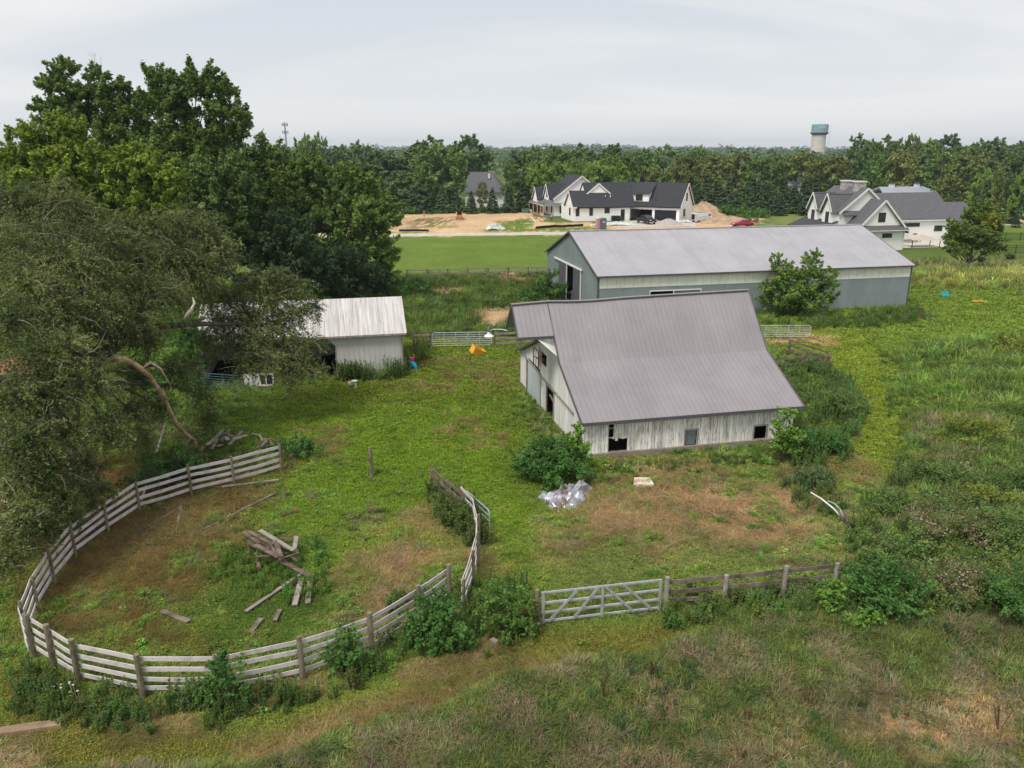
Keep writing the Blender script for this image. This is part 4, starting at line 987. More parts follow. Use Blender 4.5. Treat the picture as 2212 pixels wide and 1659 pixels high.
# red car beyond the pole barn ridge
rc = G(1603, 489.5)
C_ = thing('red_car', 'shiny red car seen just above the pole barn ridge near a low dirt mound', 'car', (rc.x, rc.y, 0), R(186))
M_rp = mat('red_car_paint', [(.32,.012,.03)], rough=.25, spec=.6)
carbody([(-2.35,.45,.85,.85),(-2.2,.35,.98,.97),(-1.2,.3,1.0,1),(1.0,.3,.98,1),(2.0,.32,.85,.97),(2.35,.4,.65,.85)], 1.85).build('body', M_rp, C_, bevel=.05)
cabin([(-1.75,.98),(-1.0,1.42),(.2,1.45),(1.15,.98)], 1.6, .95).build('cabin', M_rp, C_, bevel=.03)
for s in (-1,1):
    b = MB(); b.add([(-1.4,s*.80,1.02),(.95,s*.80,1.02),(.2,s*.70,1.36),(-.95,s*.70,1.36)], [(0,1,2,3)]); b.build('side_window', M_glass, C_).location = (0, s*.012, 0)
    b = MB(); b.box(2.2,2.36,s*.65-.15,s*.65+.15,.6,.74); b.build('headlight', M_lampw, C_)
    for x in (-1.4, 1.45): wheel(C_, x, s*.8, .33)
# skid loader
sk = G(993, 474)
K_ = thing('skid_loader', 'small orange skid loader with its bucket down on the bare dirt lot', 'loader', (sk.x, sk.y, 0), R(-84))
M_or = mat('orange_machine_paint', [(.55,.24,.06),(.62,.30,.10)], scale=3, rough=.5)
b = MB(); b.box(-1.7,.6,-.55,.55,.35,1.1); b.box(-1.75,-.9,-.6,.6,.6,1.5); b.build('body', M_or, K_, bevel=.05)
b = MB(); b.box(-.9,.55,-.5,.5,1.1,2.05); b.build('cab', M_black, K_, bevel=.06)
b = MB(); b.box(-.85,.5,-.45,.45,2.05,2.12); b.build('cab_roof', mat('cab_green_black', [(.03,.05,.045)], rough=.5), K_)
for s in (-1,1):
    b = MB(); b.beam((-1.6,s*.75,1.6),(.7,s*.75,1.35),.14,.22); b.beam((.7,s*.75,1.35),(1.35,s*.75,.35),.14,.2); b.build('lift_arm', M_or, K_)
    b = MB(); b.lathe([(.1,0)],3) if False else None
    b.prism([(-1.5,0,.0),(.8,0,0),(1.0,0,.25),(.8,0,.55),(-1.5,0,.55),(-1.7,0,.28)], (0,s*.3,0)); tk = b.build('track', M_tyre, K_); tk.location = (0, s*.58, 0)
b = MB(); b.prism([(1.3,-1,.5),(1.35,-1,.05),(2.0,-1,.0),(2.0,-1,.06),(1.45,-1,.12),(1.4,-1,.5)], (0,2.0,0)); b.box(1.3,1.95,-1.0,-.96,.02,.45); b.box(1.3,1.95,.96,1.0,.02,.45)
b.build('bucket', mat('worn_bucket_steel', [(.16,.12,.09),(.28,.22,.17)], scale=3, rough=.7), K_)
# portable toilets
for (px, py, lab, c1, c2) in ((1293.5, 494.0, 'pink portable toilet left of the grey one by the building site', (.60,.28,.30), (.66,.64,.64)), (1302.5, 495.5, 'grey portable toilet with an oval badge beside the pink one', (.10,.11,.14), (.16,.17,.20))):
    q = G(px, py); t = thing('portable_toilet', lab, 'portable toilet', (q.x, q.y, 0), R(8), 'portable toilets')
    mm = mat('toilet_plastic_'+('pink' if c1[0] > .3 else 'grey'), [c1], rough=.5); m2 = mat('toilet_roof_'+('white' if c1[0] > .3 else 'grey'), [c2], rough=.5)
    b = MB(); b.box(-.58,.58,-.55,.55,0,2.1); b.build('cabin', mm, t, bevel=.04)
    b = MB(); b.box(-.42,.42,-.585,-.555,.08,1.95); d = b.build('door', mm, t)
    b = MB(); b.prism([(-.6,-.6,2.1),(.6,-.6,2.1),(.5,-.6,2.3),(0,-.6,2.4),(-.5,-.6,2.3)], (0,1.2,0)); b.build('roof', m2, t)
    if c1[0] < .3:
        b = MB(); n = 14; b.prism([(.26*math.cos(2*math.pi*k/n), -.59, 1.55+.14*math.sin(2*math.pi*k/n)) for k in range(n)], (0,-.01,0)); e = b.build('badge', M_whitetrim, d)
        b = MB(); b.box(-.16,.16,-.612,-.604,1.52,1.58); b.build('badge_stripe', M_lampr, e)
# air conditioners
for px, lab in ((1032, 'left black air conditioner unit against the white house wall'), (1080, 'right black air conditioner unit beside the house doorway')):
    q = G(*c5(px, 672)); t = thing('air_conditioner', lab, 'air conditioner', (q.x, q.y, 0), R(12), 'air conditioner units')
    b = MB(); b.box(-.5,.5,-.5,.5,.05,1.15); b.build('casing', mat('unit_black', [(.02,.022,.026)], rough=.5), t, bevel=.04)
    b = MB(); b.lathe([(.4,0),(.4,.04),(.05,.06)], 12, (0,0,1.15)); b.build('fan_grille', M_greydoor, t)
q = G(*c5(58, 585)); b = MB(); b.box(-.9,.9,-.8,.8,0,1.0); b.box(-.95,.95,-.85,.85,1.0,1.12); tag(b.build('utility_box', mat('utility_green', [(.08,.16,.12)], rough=.6), loc=(q.x,q.y,0), bevel=.05), 'green utility box on the dirt left of the new farmhouse porch', 'utility box')

def mound(name, x, y, rx, ry, h, m, label, cat, seed=1, rotz=0, rough=.25, kind=None):
    b = MB(); rg_ = random.Random(seed); nr, na = 9, 26; rows = []
    vs = []
    for i in range(nr+1):
        t = i/nr
        for k in range(na):
            a = 2*math.pi*k/na
            e = 1 + rough*(math.sin(a*2+seed)*.35 + math.sin(a*5+seed*2)*.2)
            z = h*(1-t**1.4)*(1+rg_.uniform(-rough, rough)*.5*(1-t)) if i < nr else -.05
            vs.append((math.cos(a)*rx*t*e + rg_.uniform(-.02,.02)*rx, math.sin(a)*ry*t*e + rg_.uniform(-.02,.02)*ry, z))
    fs = [(i*na+k, i*na+(k+1)%na, (i+1)*na+(k+1)%na, (i+1)*na+k) for i in range(nr) for k in range(na)] + [tuple(range(na))]
    b.add(vs, fs); o = b.build(name, m, loc=(x, y, 0), rotz=rotz, smooth=True)
    return tag(o, label, cat, kind=kind)
M_dirt = mat('piled_subsoil', [(.28,.19,.12),(.46,.34,.22)], scale=.8, rough=1, bump=.6, layers=[((.20,.14,.09), 2, (1,1,1), .5, .7, .6)])
M_pgrav = mat('piled_gravel', [(.30,.28,.26),(.44,.42,.39)], scale=6, rough=1, bump=.6)
q = G(1520, 471); mound('dirt_pile', q.x+1, q.y+6, 7, 5, 3.4, M_dirt, 'tallest tan dirt pile behind the white van', 'dirt pile', 3)
q = G(1583, 484); mound('dirt_pile', q.x, q.y+3, 8, 4, 1.5, M_dirt, 'long low tan dirt mound behind the red car', 'dirt pile', 5)
q = G(*c5(1655, 722)); mound('gravel_pile', q.x, q.y+1.5, 3.2, 2.0, 1.3, M_pgrav, 'grey gravel pile in front of the closed black garage door', 'gravel pile', 7)
q = G(*c5(450, 735)); mound('dirt_heap', q.x, q.y+1, 3.6, 1.0, .55, M_dirt, 'low dirt heap left of the portable toilets near the lawn edge', 'dirt pile', 9)
def sheetpile(name, x, y, rx, ry, h, m, label, cat, seed, rotz=0, n=26, fold=1.0, ragged=.25):
    """crumpled sheet lying on the ground"""
    rs = np.random.default_rng(seed); b = MB(); g = np.linspace(-1, 1, n); vs = []
    kx = rs.uniform(2, 9, 7); ky = rs.uniform(2, 9, 7); ph = rs.uniform(0, 6.28, 7)
    for j, v in enumerate(g):
        for i, u in enumerate(g):
            r = math.hypot(u, v); env = max(0, 1-r*r*.75)
            ridge = sum(abs(math.sin(kx[k]*u + ky[k]*v*(1 if k % 2 else -1) + ph[k])) for k in range(7))/7
            z = h*env*(.35+ridge*.8)*fold + .03 + rs.uniform(-.03, .05)*h
            ang = math.atan2(v, u); e = 1 + ragged*math.sin(ang*3+seed) + ragged*.5*math.sin(ang*7+seed*2)
            vs.append((u*rx*e + rs.uniform(-.02,.02)*rx, v*ry*e + rs.uniform(-.02,.02)*ry, max(.02, z)))
    b.add(vs, [(j*n+i, j*n+i+1, (j+1)*n+i+1, (j+1)*n+i) for j in range(n-1) for i in range(n-1) if math.hypot((g[i]+g[i+1])/2, (g[j]+g[j+1])/2) < 1.12])
    o = b.build(name, m, loc=(x, y, 0), rotz=rotz, recalc=False); return tag(o, label, cat)
M_sheetw = mat('pale_plastic_sheeting', [(.35,.40,.38),(.62,.66,.66)], scale=1.5, rough=.5)
q = G(*c5(1075, 722)); sheetpile('plastic_sheeting', q.x, q.y, 4.6, 1.1, .8, M_sheetw, 'long heap of pale plastic sheeting right of the portable toilets', 'plastic sheeting', 4)
q = G((1150+1335/4.022)*.72, (560+520/4.022)*.72); sheetpile('crumpled_tarp', q.x, q.y, 1.8, 1.0, 1.3, M_sheetw, 'small crumpled white tarp on the grass strip beside the road', 'tarp', 8)
q = G(*c5(1830, 690)); sheetpile('white_bags', q.x, q.y, 1.5, .8, .7, M_sheetw, 'white bags on the ground left of the white van', 'bags', 11)
b = MB(); pts = [G(*c5(x, y)) for x, y in ((175,762),(300,752),(400,745),(470,748),(560,740),(700,735))]
for p, q in zip(pts[:-1], pts[1:]): b.beam((p.x,p.y,.25),(q.x,q.y,.3),.06,.5)
tag(b.build('silt_fence', M_black), 'sagging black silt fence along the grass strip by the road', 'silt fence')
b = MB(); pts = [G(*p) for p in ((862,500),(905,499.5),(926,500))]
for p, q in zip(pts[:-1], pts[1:]): b.beam((p.x,p.y,.2),(q.x,q.y,.2),.06,.4)
tag(b.build('silt_fence', M_black), 'short black silt fence at the left edge of the dirt lot', 'silt fence')
def lay_board(px1, py1, px2, py2, w, th, m, label, name='loose_board', z=(.05,.05), group=None, cat='board'):
    a, c = G(px1, py1), G(px2, py2); b = MB(); mid = (a+c)/2
    b.beam((a.x-mid.x, a.y-mid.y, z[0]), (c.x-mid.x, c.y-mid.y, z[1]), w, th)
    return tag(b.build(name, m, loc=(mid.x, mid.y, 0)), label, cat, group)
for i, (a, c, lab) in enumerate((((115,625),(180,695),'white pipe lying slanted on the dirt by the porch'),((45,705),(180,700),'white pipe lying flat at the front of the porch dirt'),((20,655),(90,640),'white pipe nearest the left edge of the porch dirt'))):
    a_, c_ = c5(*a), c5(*c); lay_board(a_[0], a_[1], c_[0], c_[1], .16, .14, M_whitetrim, lab, 'plastic_pipe', group='pipes by the porch', cat='pipe')
for i, (a, c, lab) in enumerate((((190,640),(255,685),'stack of orange timber ends below the porch posts'),((0,650),(75,662),'long pale timber at the far left of the porch dirt'),((60,620),(150,632),'timber lying behind the white pipes by the porch'),((150,650),(200,640),'short timber touching the porch floor'))):
    a_, c_ = c5(*a), c5(*c); lay_board(a_[0], a_[1], c_[0], c_[1], .5, .4, M_cedar, lab, 'timber', group='timbers by the porch', cat='timber')

# ------------------------------------------------------------------ people
def person(name_label, loc, rotz, shirt, trousers, hair, pose):
    t = thing('person', name_label, 'person', loc, rotz)
    J = {'pel':(0,0,.95),'spine':(0,.02,1.15),'chest':(0,.03,1.36),'neck':(0,.02,1.50),'chin':(0,-.02,1.58),'head':(0,0,1.68),'crown':(0,.01,1.77),
         'lh':(-.10,0,.92),'lk':(-.11,-.02,.50),'la':(-.11,.02,.09),'lt':(-.12,-.17,.04),'rh':(.10,0,.92),'rk':(.12,-.03,.50),'ra':(.13,.03,.09),'rt':(.14,-.16,.04),
         'ls':(-.19,.02,1.42),'le':(-.27,.0,1.14),'lw':(-.25,-.12,.92),'rs':(.19,.02,1.42),'re':(.27,.0,1.14),'rw':(.25,-.12,.92)}
    J.update(pose)
    E = [('pel','spine'),('spine','chest'),('chest','neck'),('neck','chin'),('chin','head'),('head','crown'),('pel','lh'),('lh','lk'),('lk','la'),('la','lt'),('pel','rh'),('rh','rk'),('rk','ra'),('ra','rt'),
         ('chest','ls'),('ls','le'),('le','lw'),('chest','rs'),('rs','re'),('re','rw')]
    rad = dict(pel=.15,spine=.13,chest=.155,neck=.055,chin=.075,head=.10,crown=.075,lh=.10,lk=.062,la=.042,lt=.038,rh=.10,rk=.062,ra=.042,rt=.038,ls=.07,le=.043,lw=.028,rs=.07,re=.043,rw=.028)
    for s, w, e in (('l','lw','le'),('r','rw','re')):
        W = Vector(J[w]); d = (W-Vector(J[e])).normalized(); side = d.cross(Vector((0,1,0))).normalized()
        palm = W + d*.07; J[s+'p'] = tuple(palm); rad[s+'p'] = .032; E.append((w, s+'p'))
        for k in range(4):
            f1 = palm + side*(k-1.5)*.021 + d*(.045+.006*(k in (1,2))); f2 = f1 + d*.03 + Vector((0,-.012,0))
            J[f'{s}f{k}'] = tuple(f1); J[f'{s}g{k}'] = tuple(f2); rad[f'{s}f{k}'] = .009; rad[f'{s}g{k}'] = .007; E += [(s+'p', f'{s}f{k}'), (f'{s}f{k}', f'{s}g{k}')]
        th = W + d*.03 + side*-.045; J[s+'th'] = tuple(th); rad[s+'th'] = .009; E.append((w, s+'th'))
    names = list(J); me = bpy.data.meshes.new('body'); me.from_pydata([J[k] for k in names], [(names.index(a), names.index(c)) for a, c in E], [])
    sk_m = mat('skin_tone', [(.38,.22,.15)], rough=.6); sh = mat('shirt_'+name_label.split()[2], [shirt], rough=.9); trm = mat('trousers_'+name_label.split()[2], [trousers], rough=.9)
    me.materials.append(sk_m)
    o = bpy.data.objects.new('body', me); scene.collection.objects.link(o); o.parent = t
    o.modifiers.new('skin', 'SKIN')
    for i, k in enumerate(names): me.skin_vertices[0].data[i].radius = (rad[k], rad[k]*(.72 if k in ('pel','spine','chest') else 1)); me.skin_vertices[0].data[i].use_root = (k == 'pel')
    sb = o.modifiers.new('sub', 'SUBSURF'); sb.levels = 1; sb.render_levels = 1
    def garment(nm, ks, es, m, extra):
        g = bpy.data.meshes.new(nm); g.from_pydata([J[k] for k in ks], [(ks.index(a), ks.index(c)) for a, c in es], []); g.materials.append(m)
        q = bpy.data.objects.new(nm, g); scene.collection.objects.link(q); q.parent = t; q.modifiers.new('skin', 'SKIN')
        for i, k in enumerate(ks): rr = rad[k]+extra; g.skin_vertices[0].data[i].radius = (rr, rr*(.78 if k in ('pel','spine','chest') else 1)); g.skin_vertices[0].data[i].use_root = (i == 0)
        s2 = q.modifiers.new('sub', 'SUBSURF'); s2.levels = 1; s2.render_levels = 1
    garment('shirt', ['chest','spine','pel','ls','le','rs','re'], [('chest','spine'),('spine','pel'),('chest','ls'),('ls','le'),('chest','rs'),('rs','re')], sh, .016)
    garment('trousers', ['pel','lh','lk','la','rh','rk','ra'], [('pel','lh'),('lh','lk'),('lk','la'),('pel','rh'),('rh','rk'),('rk','ra')], trm, .018)
    b = MB(); hc = Vector(J['head']); b.lathe([(.02,-.02),(.105,.0),(.112,.05),(.085,.10),(.02,.125)], 12, (hc.x, hc.y+.012, hc.z)); b.build('hair', mat('hair_'+name_label.split()[2], [hair], rough=.8), t, smooth=True)
    b = MB()
    for s in (-1, 1): b.lathe([(.004,-.012),(.014,0),(.004,.012)], 6, (hc.x+s*.033, hc.y-.098, hc.z-.005))
    b.lathe([(.006,-.03),(.014,-.02),(.006,.015)], 6, (hc.x, hc.y-.105, hc.z-.03)); b.box(hc.x-.025, hc.x+.025, hc.y-.098, hc.y-.088, hc.z-.068, hc.z-.06)
    b.build('face', mat('face_features', [(.12,.05,.04)], rough=.6), t)
    return t
q = G((1150+493/4.022)*.72, (560+366/4.022)*.72)
person('person in teal shirt and tan trousers standing on the dirt in front of the hedge', (q.x, q.y, 0), R(15), (.03,.16,.20), (.36,.24,.16), (.04,.03,.02),
       {'le':(-.30,-.05,1.16),'lw':(-.16,-.24,1.12),'re':(.30,-.05,1.16),'rw':(.14,-.26,1.14)})
q = G(*c5(349, 684))
person('person wearing white shirt and dark trousers walking past the porch of the new house', (q.x, q.y, 0), R(70), (.60,.60,.60), (.03,.05,.06), (.03,.02,.02),
       {'lk':(-.11,-.22,.52),'la':(-.11,-.20,.10),'lt':(-.11,-.38,.06),'rk':(.11,.06,.50),'ra':(.12,.30,.14),'rt':(.12,.20,.03),'lw':(-.25,-.22,.98),'re':(.26,.10,1.14),'rw':(.24,.12,.90)})
# ------------------------------------------------------------------ fences, gates and things lying about the yard
def gz(x, y): return float(ground_z(x, y)[0])
rf = random.Random(12)
def rail_fence(name, label, pts, posts_h, rail_zs, rail_h, m_rail, m_post, post_r=.07, rail_side=1, square=False, rail_t=.03, missing=(), lean=.03, group=None, over=0.0, nrails_seg=None):
    """pts: world points of the posts; rails between neighbours; every post and rail is a part"""
    o = Vector((pts[0][0], pts[0][1], 0)); t = thing(name, label, 'fence', o, 0, group)
    P_ = [Vector((p[0]-o.x, p[1]-o.y, gz(p[0], p[1]))) for p in pts]
    lean_v = [Vector((rf.uniform(-lean, lean), rf.uniform(-lean, lean), 0)) for _ in P_]
    for p, lv in zip(P_, lean_v):
        b = MB(); h = posts_h*rf.uniform(.96, 1.05)
        if square: b.beam(p+Vector((0,0,-.2)), p+lv*h+Vector((0,0,h)), post_r*2, post_r*2)
        else:
            b.tube([p+Vector((0,0,-.2)), p+lv*h*.5+Vector((0,0,h*.5)), p+lv*h+Vector((0,0,h))], [post_r*1.1, post_r*1.03, post_r], 9)
        b.build('post', m_post, t)
    for i, (p, q) in enumerate(zip(P_[:-1], P_[1:])):
        d = (q-p); d.z = 0; d.normalize(); nrm = Vector((d.y, -d.x, 0))*rail_side
        for j, z in enumerate(rail_zs):
            if (i, j) in missing: continue
            jz0, jz1 = rf.uniform(-.02,.02), rf.uniform(-.02,.02)
            off = nrm*(post_r+rail_t/2+.004)
            b = MB(); ra, rb = p+lean_v[i]*z+off-d*over+Vector((0,0,z+jz0)), q+lean_v[i+1]*z+off+d*over+Vector((0,0,z+jz1)); rm = ra.lerp(rb, .5)+Vector((0,0,rf.uniform(-.035,.012)))+nrm*rf.uniform(-.02,.02)
            b.beam(ra, rm, rail_t, rail_h*rf.uniform(.95,1.05)); b.beam(rm, rb, rail_t*.98, rail_h)
            b.build('rail', m_rail, t)
    return t
def V2(*ps): return [tuple(G(x, y)[:2]) for x, y in ps]
def dens(pts, n):
    out_ = []
    for (x0,y0),(x1,y1) in zip(pts[:-1], pts[1:]):
        for k in range(n): out_.append((x0+(x1-x0)*k/n, y0+(y1-y0)*k/n))
    return out_ + [pts[-1]]
RZ = [.32, .66, 1.0, 1.34]
# round pen: bottoms of the posts read from the photograph, far side first
pen_a = V2((609,1019),(506,1048),(415,1070),(303,1106),(235,1152),(165,1205),(120,1262),(85,1325),(62,1392),(72,1420))
M_postwood = mat('lichen_grey_post', [(.10,.085,.055),(.19,.165,.115),(.25,.23,.17)], scale=3, stretch=(1,1,.5), rough=.95, layers=[((.12,.13,.05), 5, (1,1,1), .52, .7, .6)])
rail_fence('round_pen_fence', 'faded white rails of the round pen sweeping from behind the dead limb to the left', pen_a, 1.55, RZ, .15, M_fencewhite, M_postwood, .055, rail_side=1, lean=.02)
pen_b = V2((72,1420),(113,1466),(170,1468+18),(306,1500+12),(452,1500),(655,1462),(805,1412),(905,1355),(975,1302),(1008,1262),(1028,1205))
pen_b = V2((72,1420),(118,1448),(172,1482),(310,1510),(478,1508),(655,1470),(805,1416),(905,1352),(970,1306))
rail_fence('round_pen_fence', 'faded white rails of the round pen curving along the bottom of the yard', pen_b, 1.6, RZ, .15, M_fencewhite, M_postwood, .085, rail_side=-1, lean=.02)
pen_c = V2((1002,1330),(1024,1268),(1033,1225),(1035,1180),(1026,1140),(1000,1110))
rail_fence('round_pen_fence', 'faded white pen rails bending back behind the weeds beside the blue pipe gate', pen_c, 1.5, RZ, .15, M_fencewhite, M_postwood, .06, rail_side=-1, lean=.02)
pen_d = V2((933,1062),(968,1092),(1003,1122))
rail_fence('plank_fence_panel', 'short dark plank fence panel overgrown with weeds at the pen opening', pen_d, 1.35, [.22,.55,.9,1.22], .17, M_oldwood, M_oldwood, .05, rail_side=1, lean=.03)
pipe_gate('pipe_gate', G(1006,1112), G(1058,1160), 1.25, 3, 'bluish pipe gate leaning in the weeds behind the pen opening', mat('blue_grey_pipe', [(.28,.36,.44),(.40,.47,.54)], scale=4, rough=.5, metallic=.2), nv=1)
# far lawn fence
far_pts = V2((905,607),(960,606),(1016,604),(1078,602),(1128,601),(1180,600)); far_pts = V2(*[(880+i*43.5, 607.5-i*1.1) for i in range(8)])
rail_fence('lawn_fence', 'weathered three rail fence between the bright lawn and the weedy paddock', far_pts, 1.5, [.45,.9,1.35], .15, M_greywood, M_oldwood, .09, square=True, rail_side=-1)
# fence and gate between shed and barn
rail_fence('yard_fence', 'short grey rail fence between the shed weeds and the long white pipe gate', V2((895,752),(929,750.5)), 1.35, [.35,.75,1.15], .17, M_greywood, M_oldwood, .09, square=True)
rail_fence('yard_fence', 'grey rail fence between the long white pipe gate and the old barn', V2((1069,749),(1122,746),(1175,742)), 1.35, [.3,.72,1.15], .17, M_greywood, M_oldwood, .09, square=True)
pipe_gate('pipe_gate', G(934,753), G(1062,751), 1.35, 5, 'long white pipe gate between two rail fences behind the yellow crate', M_steel, nv=4)
pipe_gate('pipe_gate', G(1628,733), G(1749,733), 1.25, 5, 'white pipe gate right of the old barn roof', M_steel, nv=4)
rail_fence('small_pen_fence', 'little weathered corner fence of rails beyond the right end of the barn roof', V2((1703,768),(1786,797)), 1.4, [.45,.85,1.25], .14, M_oldwood, M_oldwood, .085, square=True, rail_side=-1)
rail_fence('small_pen_fence', 'low weathered rails running from the barn roof to the corner fence', V2((1640,806),(1731,802),(1786,799)), 1.3, [.6,1.1], .14, M_oldwood, M_oldwood, .085, square=True)
# dark rail fence right of the big gate
rail_fence('dark_rail_fence', 'dark weathered rail fence in tall weeds right of the silver gate', V2((1437,1325),(1562,1314),(1688,1300),(1800,1288)), 1.4, [.42,.78,1.2], .16, M_oldwood, M_greywood, .085, rail_side=-1, lean=.04)
# silver farm gate with diagonal braces
ga, gb = G(1168, 1352), G(1425, 1322); Lg = (gb-ga).length; an = math.atan2(gb.y-ga.y, gb.x-ga.x)
gt = thing('farm_gate', 'big silver aluminium farm gate with diagonal braces beside the overgrown fence', 'gate', ga, an)
M_alu = mat('dull_aluminium', [(.36,.37,.40),(.52,.53,.56)], scale=3, rough=.45, metallic=.35, layers=[((.22,.2,.18), 5, (1,1,1), .55, .8, .5)])
for z in (.18, .52, .9, 1.30):
    b = MB(); b.beam((0,0,z),(Lg,0,z),.05,.09); b.box(0,Lg,-.035,-.026,z-.015,z+.015); b.build('gate_rail', M_alu, gt)
for x in (.06, Lg*.5, Lg-.06): b = MB(); b.box(x-.05, x+.05, -.075, -.037, .12, 1.37); b.build('gate_upright', M_alu, gt)
for x0, x1 in ((.06*Lg,.29*Lg),(.26*Lg,.46*Lg),(.93*Lg,.68*Lg),(.77*Lg,.53*Lg)): b = MB(); b.beam((x0,-.058,.18),(x1,-.058,1.30),.09,.03, up=(0,1,0)); b.build('gate_brace', M_alu, gt)
q = G(1163, 1355); b = MB(); b.tube([(0,0,-.2),(0,0,1.5)], .08, 9); tag(b.build('gate_post', M_postwood, loc=(q.x-.05,q.y,0)), 'weathered wooden post at the left end of the silver farm gate', 'post')
q = G(803, 1030); b = MB(); b.tube([(0,0,-.2),(.01,0,.8),(-.02,0,1.62)], [.10,.095,.09], 10); tag(b.build('fence_post', M_postwood, loc=(q.x,q.y,0)), 'lone tall wooden post standing in the middle of the green yard', 'post')
q = G(1125, 1030); b = MB(); b.tube([(0,0,-.2),(.04,0,1.35)], [.07,.06], 8); tag(b.build('fence_post', M_postwood, loc=(q.x,q.y,0)), 'thin grey post at the left edge of the bushes beside the barn', 'post')
# leaning pale pole behind the pen
a, c = G(300, 1100), P(357, 915, 41); b = MB(); b.tube([(0,0,0), tuple(c-a)], [.05,.045], 7); tag(b.build('leaning_pole', M_fencewhite, loc=a), 'thin pale pole leaning against the far rails of the round pen', 'pole')
# black iron fence on the right
def picket(name, label, p, q, h=1.3):
    p, q = Vector(p), Vector(q); L = (q-p).length; t = thing(name, label, 'fence', p, math.atan2(q.y-p.y, q.x-p.x), 'black metal fences')
    for z in (.15, .95, 1.25): b = MB(); b.box(0, L, -.02, .02, z, z+.04); b.build('rail', M_black, t)
    n = int(L/2.4)
    for i in range(n+1): b = MB(); b.box(i*L/n-.04, i*L/n+.04, -.04, .04, 0, 1.4); b.build('post', M_black, t)
    b = MB(); k = int(L/.16)
    for i in range(k): b.box(i*L/k-.008, i*L/k+.008, -.008, .008, .12, 1.28)
    tag(b.build('pickets', M_black, t), None, None)
picket('black_metal_fence', 'black metal fence along the near edge of the right lawn', G(2090,548), G(2330,548))
picket('black_metal_fence', 'black metal fence higher up across the right lawn', G(2140,518), G(2330,520))
# gate, white sheet and other things by the shed
pipe_gate('pipe_gate', G(440,845), G(530,852), 1.3, 5, 'blue green pipe gate under the olive tree beside the white sheet', mat('blue_green_pipe', [(.05,.11,.12),(.10,.18,.19)], scale=4, rough=.6), nv=1)
q = G(528, 836); t = thing('white_trailer_panel', 'white panel with two openings standing beside the blue green gate', 'panel', q, R(3))
b = MB(); b.box(0,1.15,0,.06,.05,.95); b.box(1.15,2.05,0,.06,.05,.16); b.box(1.15,2.05,0,.06,.86,.95); b.box(1.98,2.05,0,.06,.16,.86); b.box(1.5,1.57,0,.06,.16,.86)
b.build('panel', M_whitetrim, t); b = MB(); b.box(1.16,1.97,.07,.10,.1,.9); b.build('backing', M_dark, t)
b = MB(); b.box(-.05, 2.1, -.08, .1, 0, .05); b.build('base_rail', M_oldwood, t)
q = G(1027, 768); t = thing('yellow_crate', 'yellow plastic crate tipped on its side in front of the long white gate', 'crate', (q.x, q.y, .1), R(35)); t.rotation_euler = (R(14), R(28), R(30))
M_yel = mat('yellow_plastic', [(.72,.36,.03),(.80,.44,.06)], scale=3, rough=.5)
b = MB(); b.box(-.5,.5,-.35,-.31,0,.6); b.box(-.5,.5,.31,.35,0,.6); b.box(-.5,-.46,-.31,.31,0,.6); b.box(.46,.5,-.31,.31,0,.6); b.box(-.46,.46,-.31,.31,0,.04); b.build('body', M_yel, t)
b = MB()
for z in (.12, .28, .44): b.box(-.52,.52,-.37,-.352,z,z+.05); b.box(-.52,-.502,-.35,.35,z,z+.05)
b.build('ribs', M_yel, t); b = MB(); b.box(-.55,.55,-.4,-.36,.56,.62); b.box(-.55,.55,.36,.4,.56,.62); b.box(-.55,-.51,-.36,.36,.56,.62); b.box(.51,.55,-.36,.36,.56,.62); b.build('rim', M_yel, t)
q = G(2115, 656); t = thing('yellow_tub', 'flat yellow plastic tub lying in the grass at the far right', 'tub', (q.x, q.y, 0), R(5))
b = MB(); b.lathe([(.55,0),(.75,.3),(.82,.34),(.76,.34),(.56,.06)], 20); o = b.build('basin', M_yel, t); o.scale = (1.3, .8, 1)
b = MB(); b.box(-.9,.9,-.05,.05,.33,.38); b.build('rim_bar', M_yel, t); t.scale = (.8,.8,.8)
q = G(2042, 644); t = thing('teal_chair', 'low teal plastic lounge chair half hidden in weeds on the right', 'chair', (q.x, q.y, 0), R(-10)); M_teal = mat('teal_plastic', [(.01,.22,.26),(.02,.30,.33)], scale=3, rough=.5)
b = MB(); b.box(-.55,.55,-.4,.4,.3,.4); b.build('seat', M_teal, t); b = MB(); b.prism([(-.55,.35,.35),(.55,.35,.35),(.55,.6,1.0),(-.55,.6,1.0)], (0,.08,0)); b.build('backrest', M_teal, t)
for x in (-.5,.42):
    for y in (-.35,.3): b = MB(); b.box(x,x+.08,y,y+.08,0,.3); b.build('leg', M_teal, t)
t.scale = (.72,.72,.72)
# toy by the shed corner
q = G(893, 800); t = thing('toy_ride', 'pink and turquoise plastic toy standing in the weeds at the shed corner', 'toy', (q.x, q.y, 0), R(-20)); M_pk = mat('pink_plastic', [(.75,.03,.22)], rough=.4); M_tq = mat('turquoise_plastic', [(.02,.30,.45)], rough=.4)
b = MB(); b.tube([(.35,-.1,.1),(.1,0,.45),(-.1,.02,.62),(-.45,.05,.66)], [.10,.17,.19,.07], 10); b.tube([(-.1,0,.45),(-.25,-.2,.05)], [.08,.05], 8); b.tube([(.05,.1,.4),(.15,.3,.03)], [.08,.05], 8); b.build('body', M_tq, t, smooth=True)
b = MB(); b.lathe([(.14,0),(.17,.12),(.17,.25),(.05,.27)], 12, (-.08,.02,.74)); b.build('seat', M_pk, t)
b = MB(); b.tube([(-.3,.05,.85),(-.28,.05,1.15),(-.05,.05,1.28),(.12,.05,1.12)], .02, 6); b.build('handle', M_yel, t)
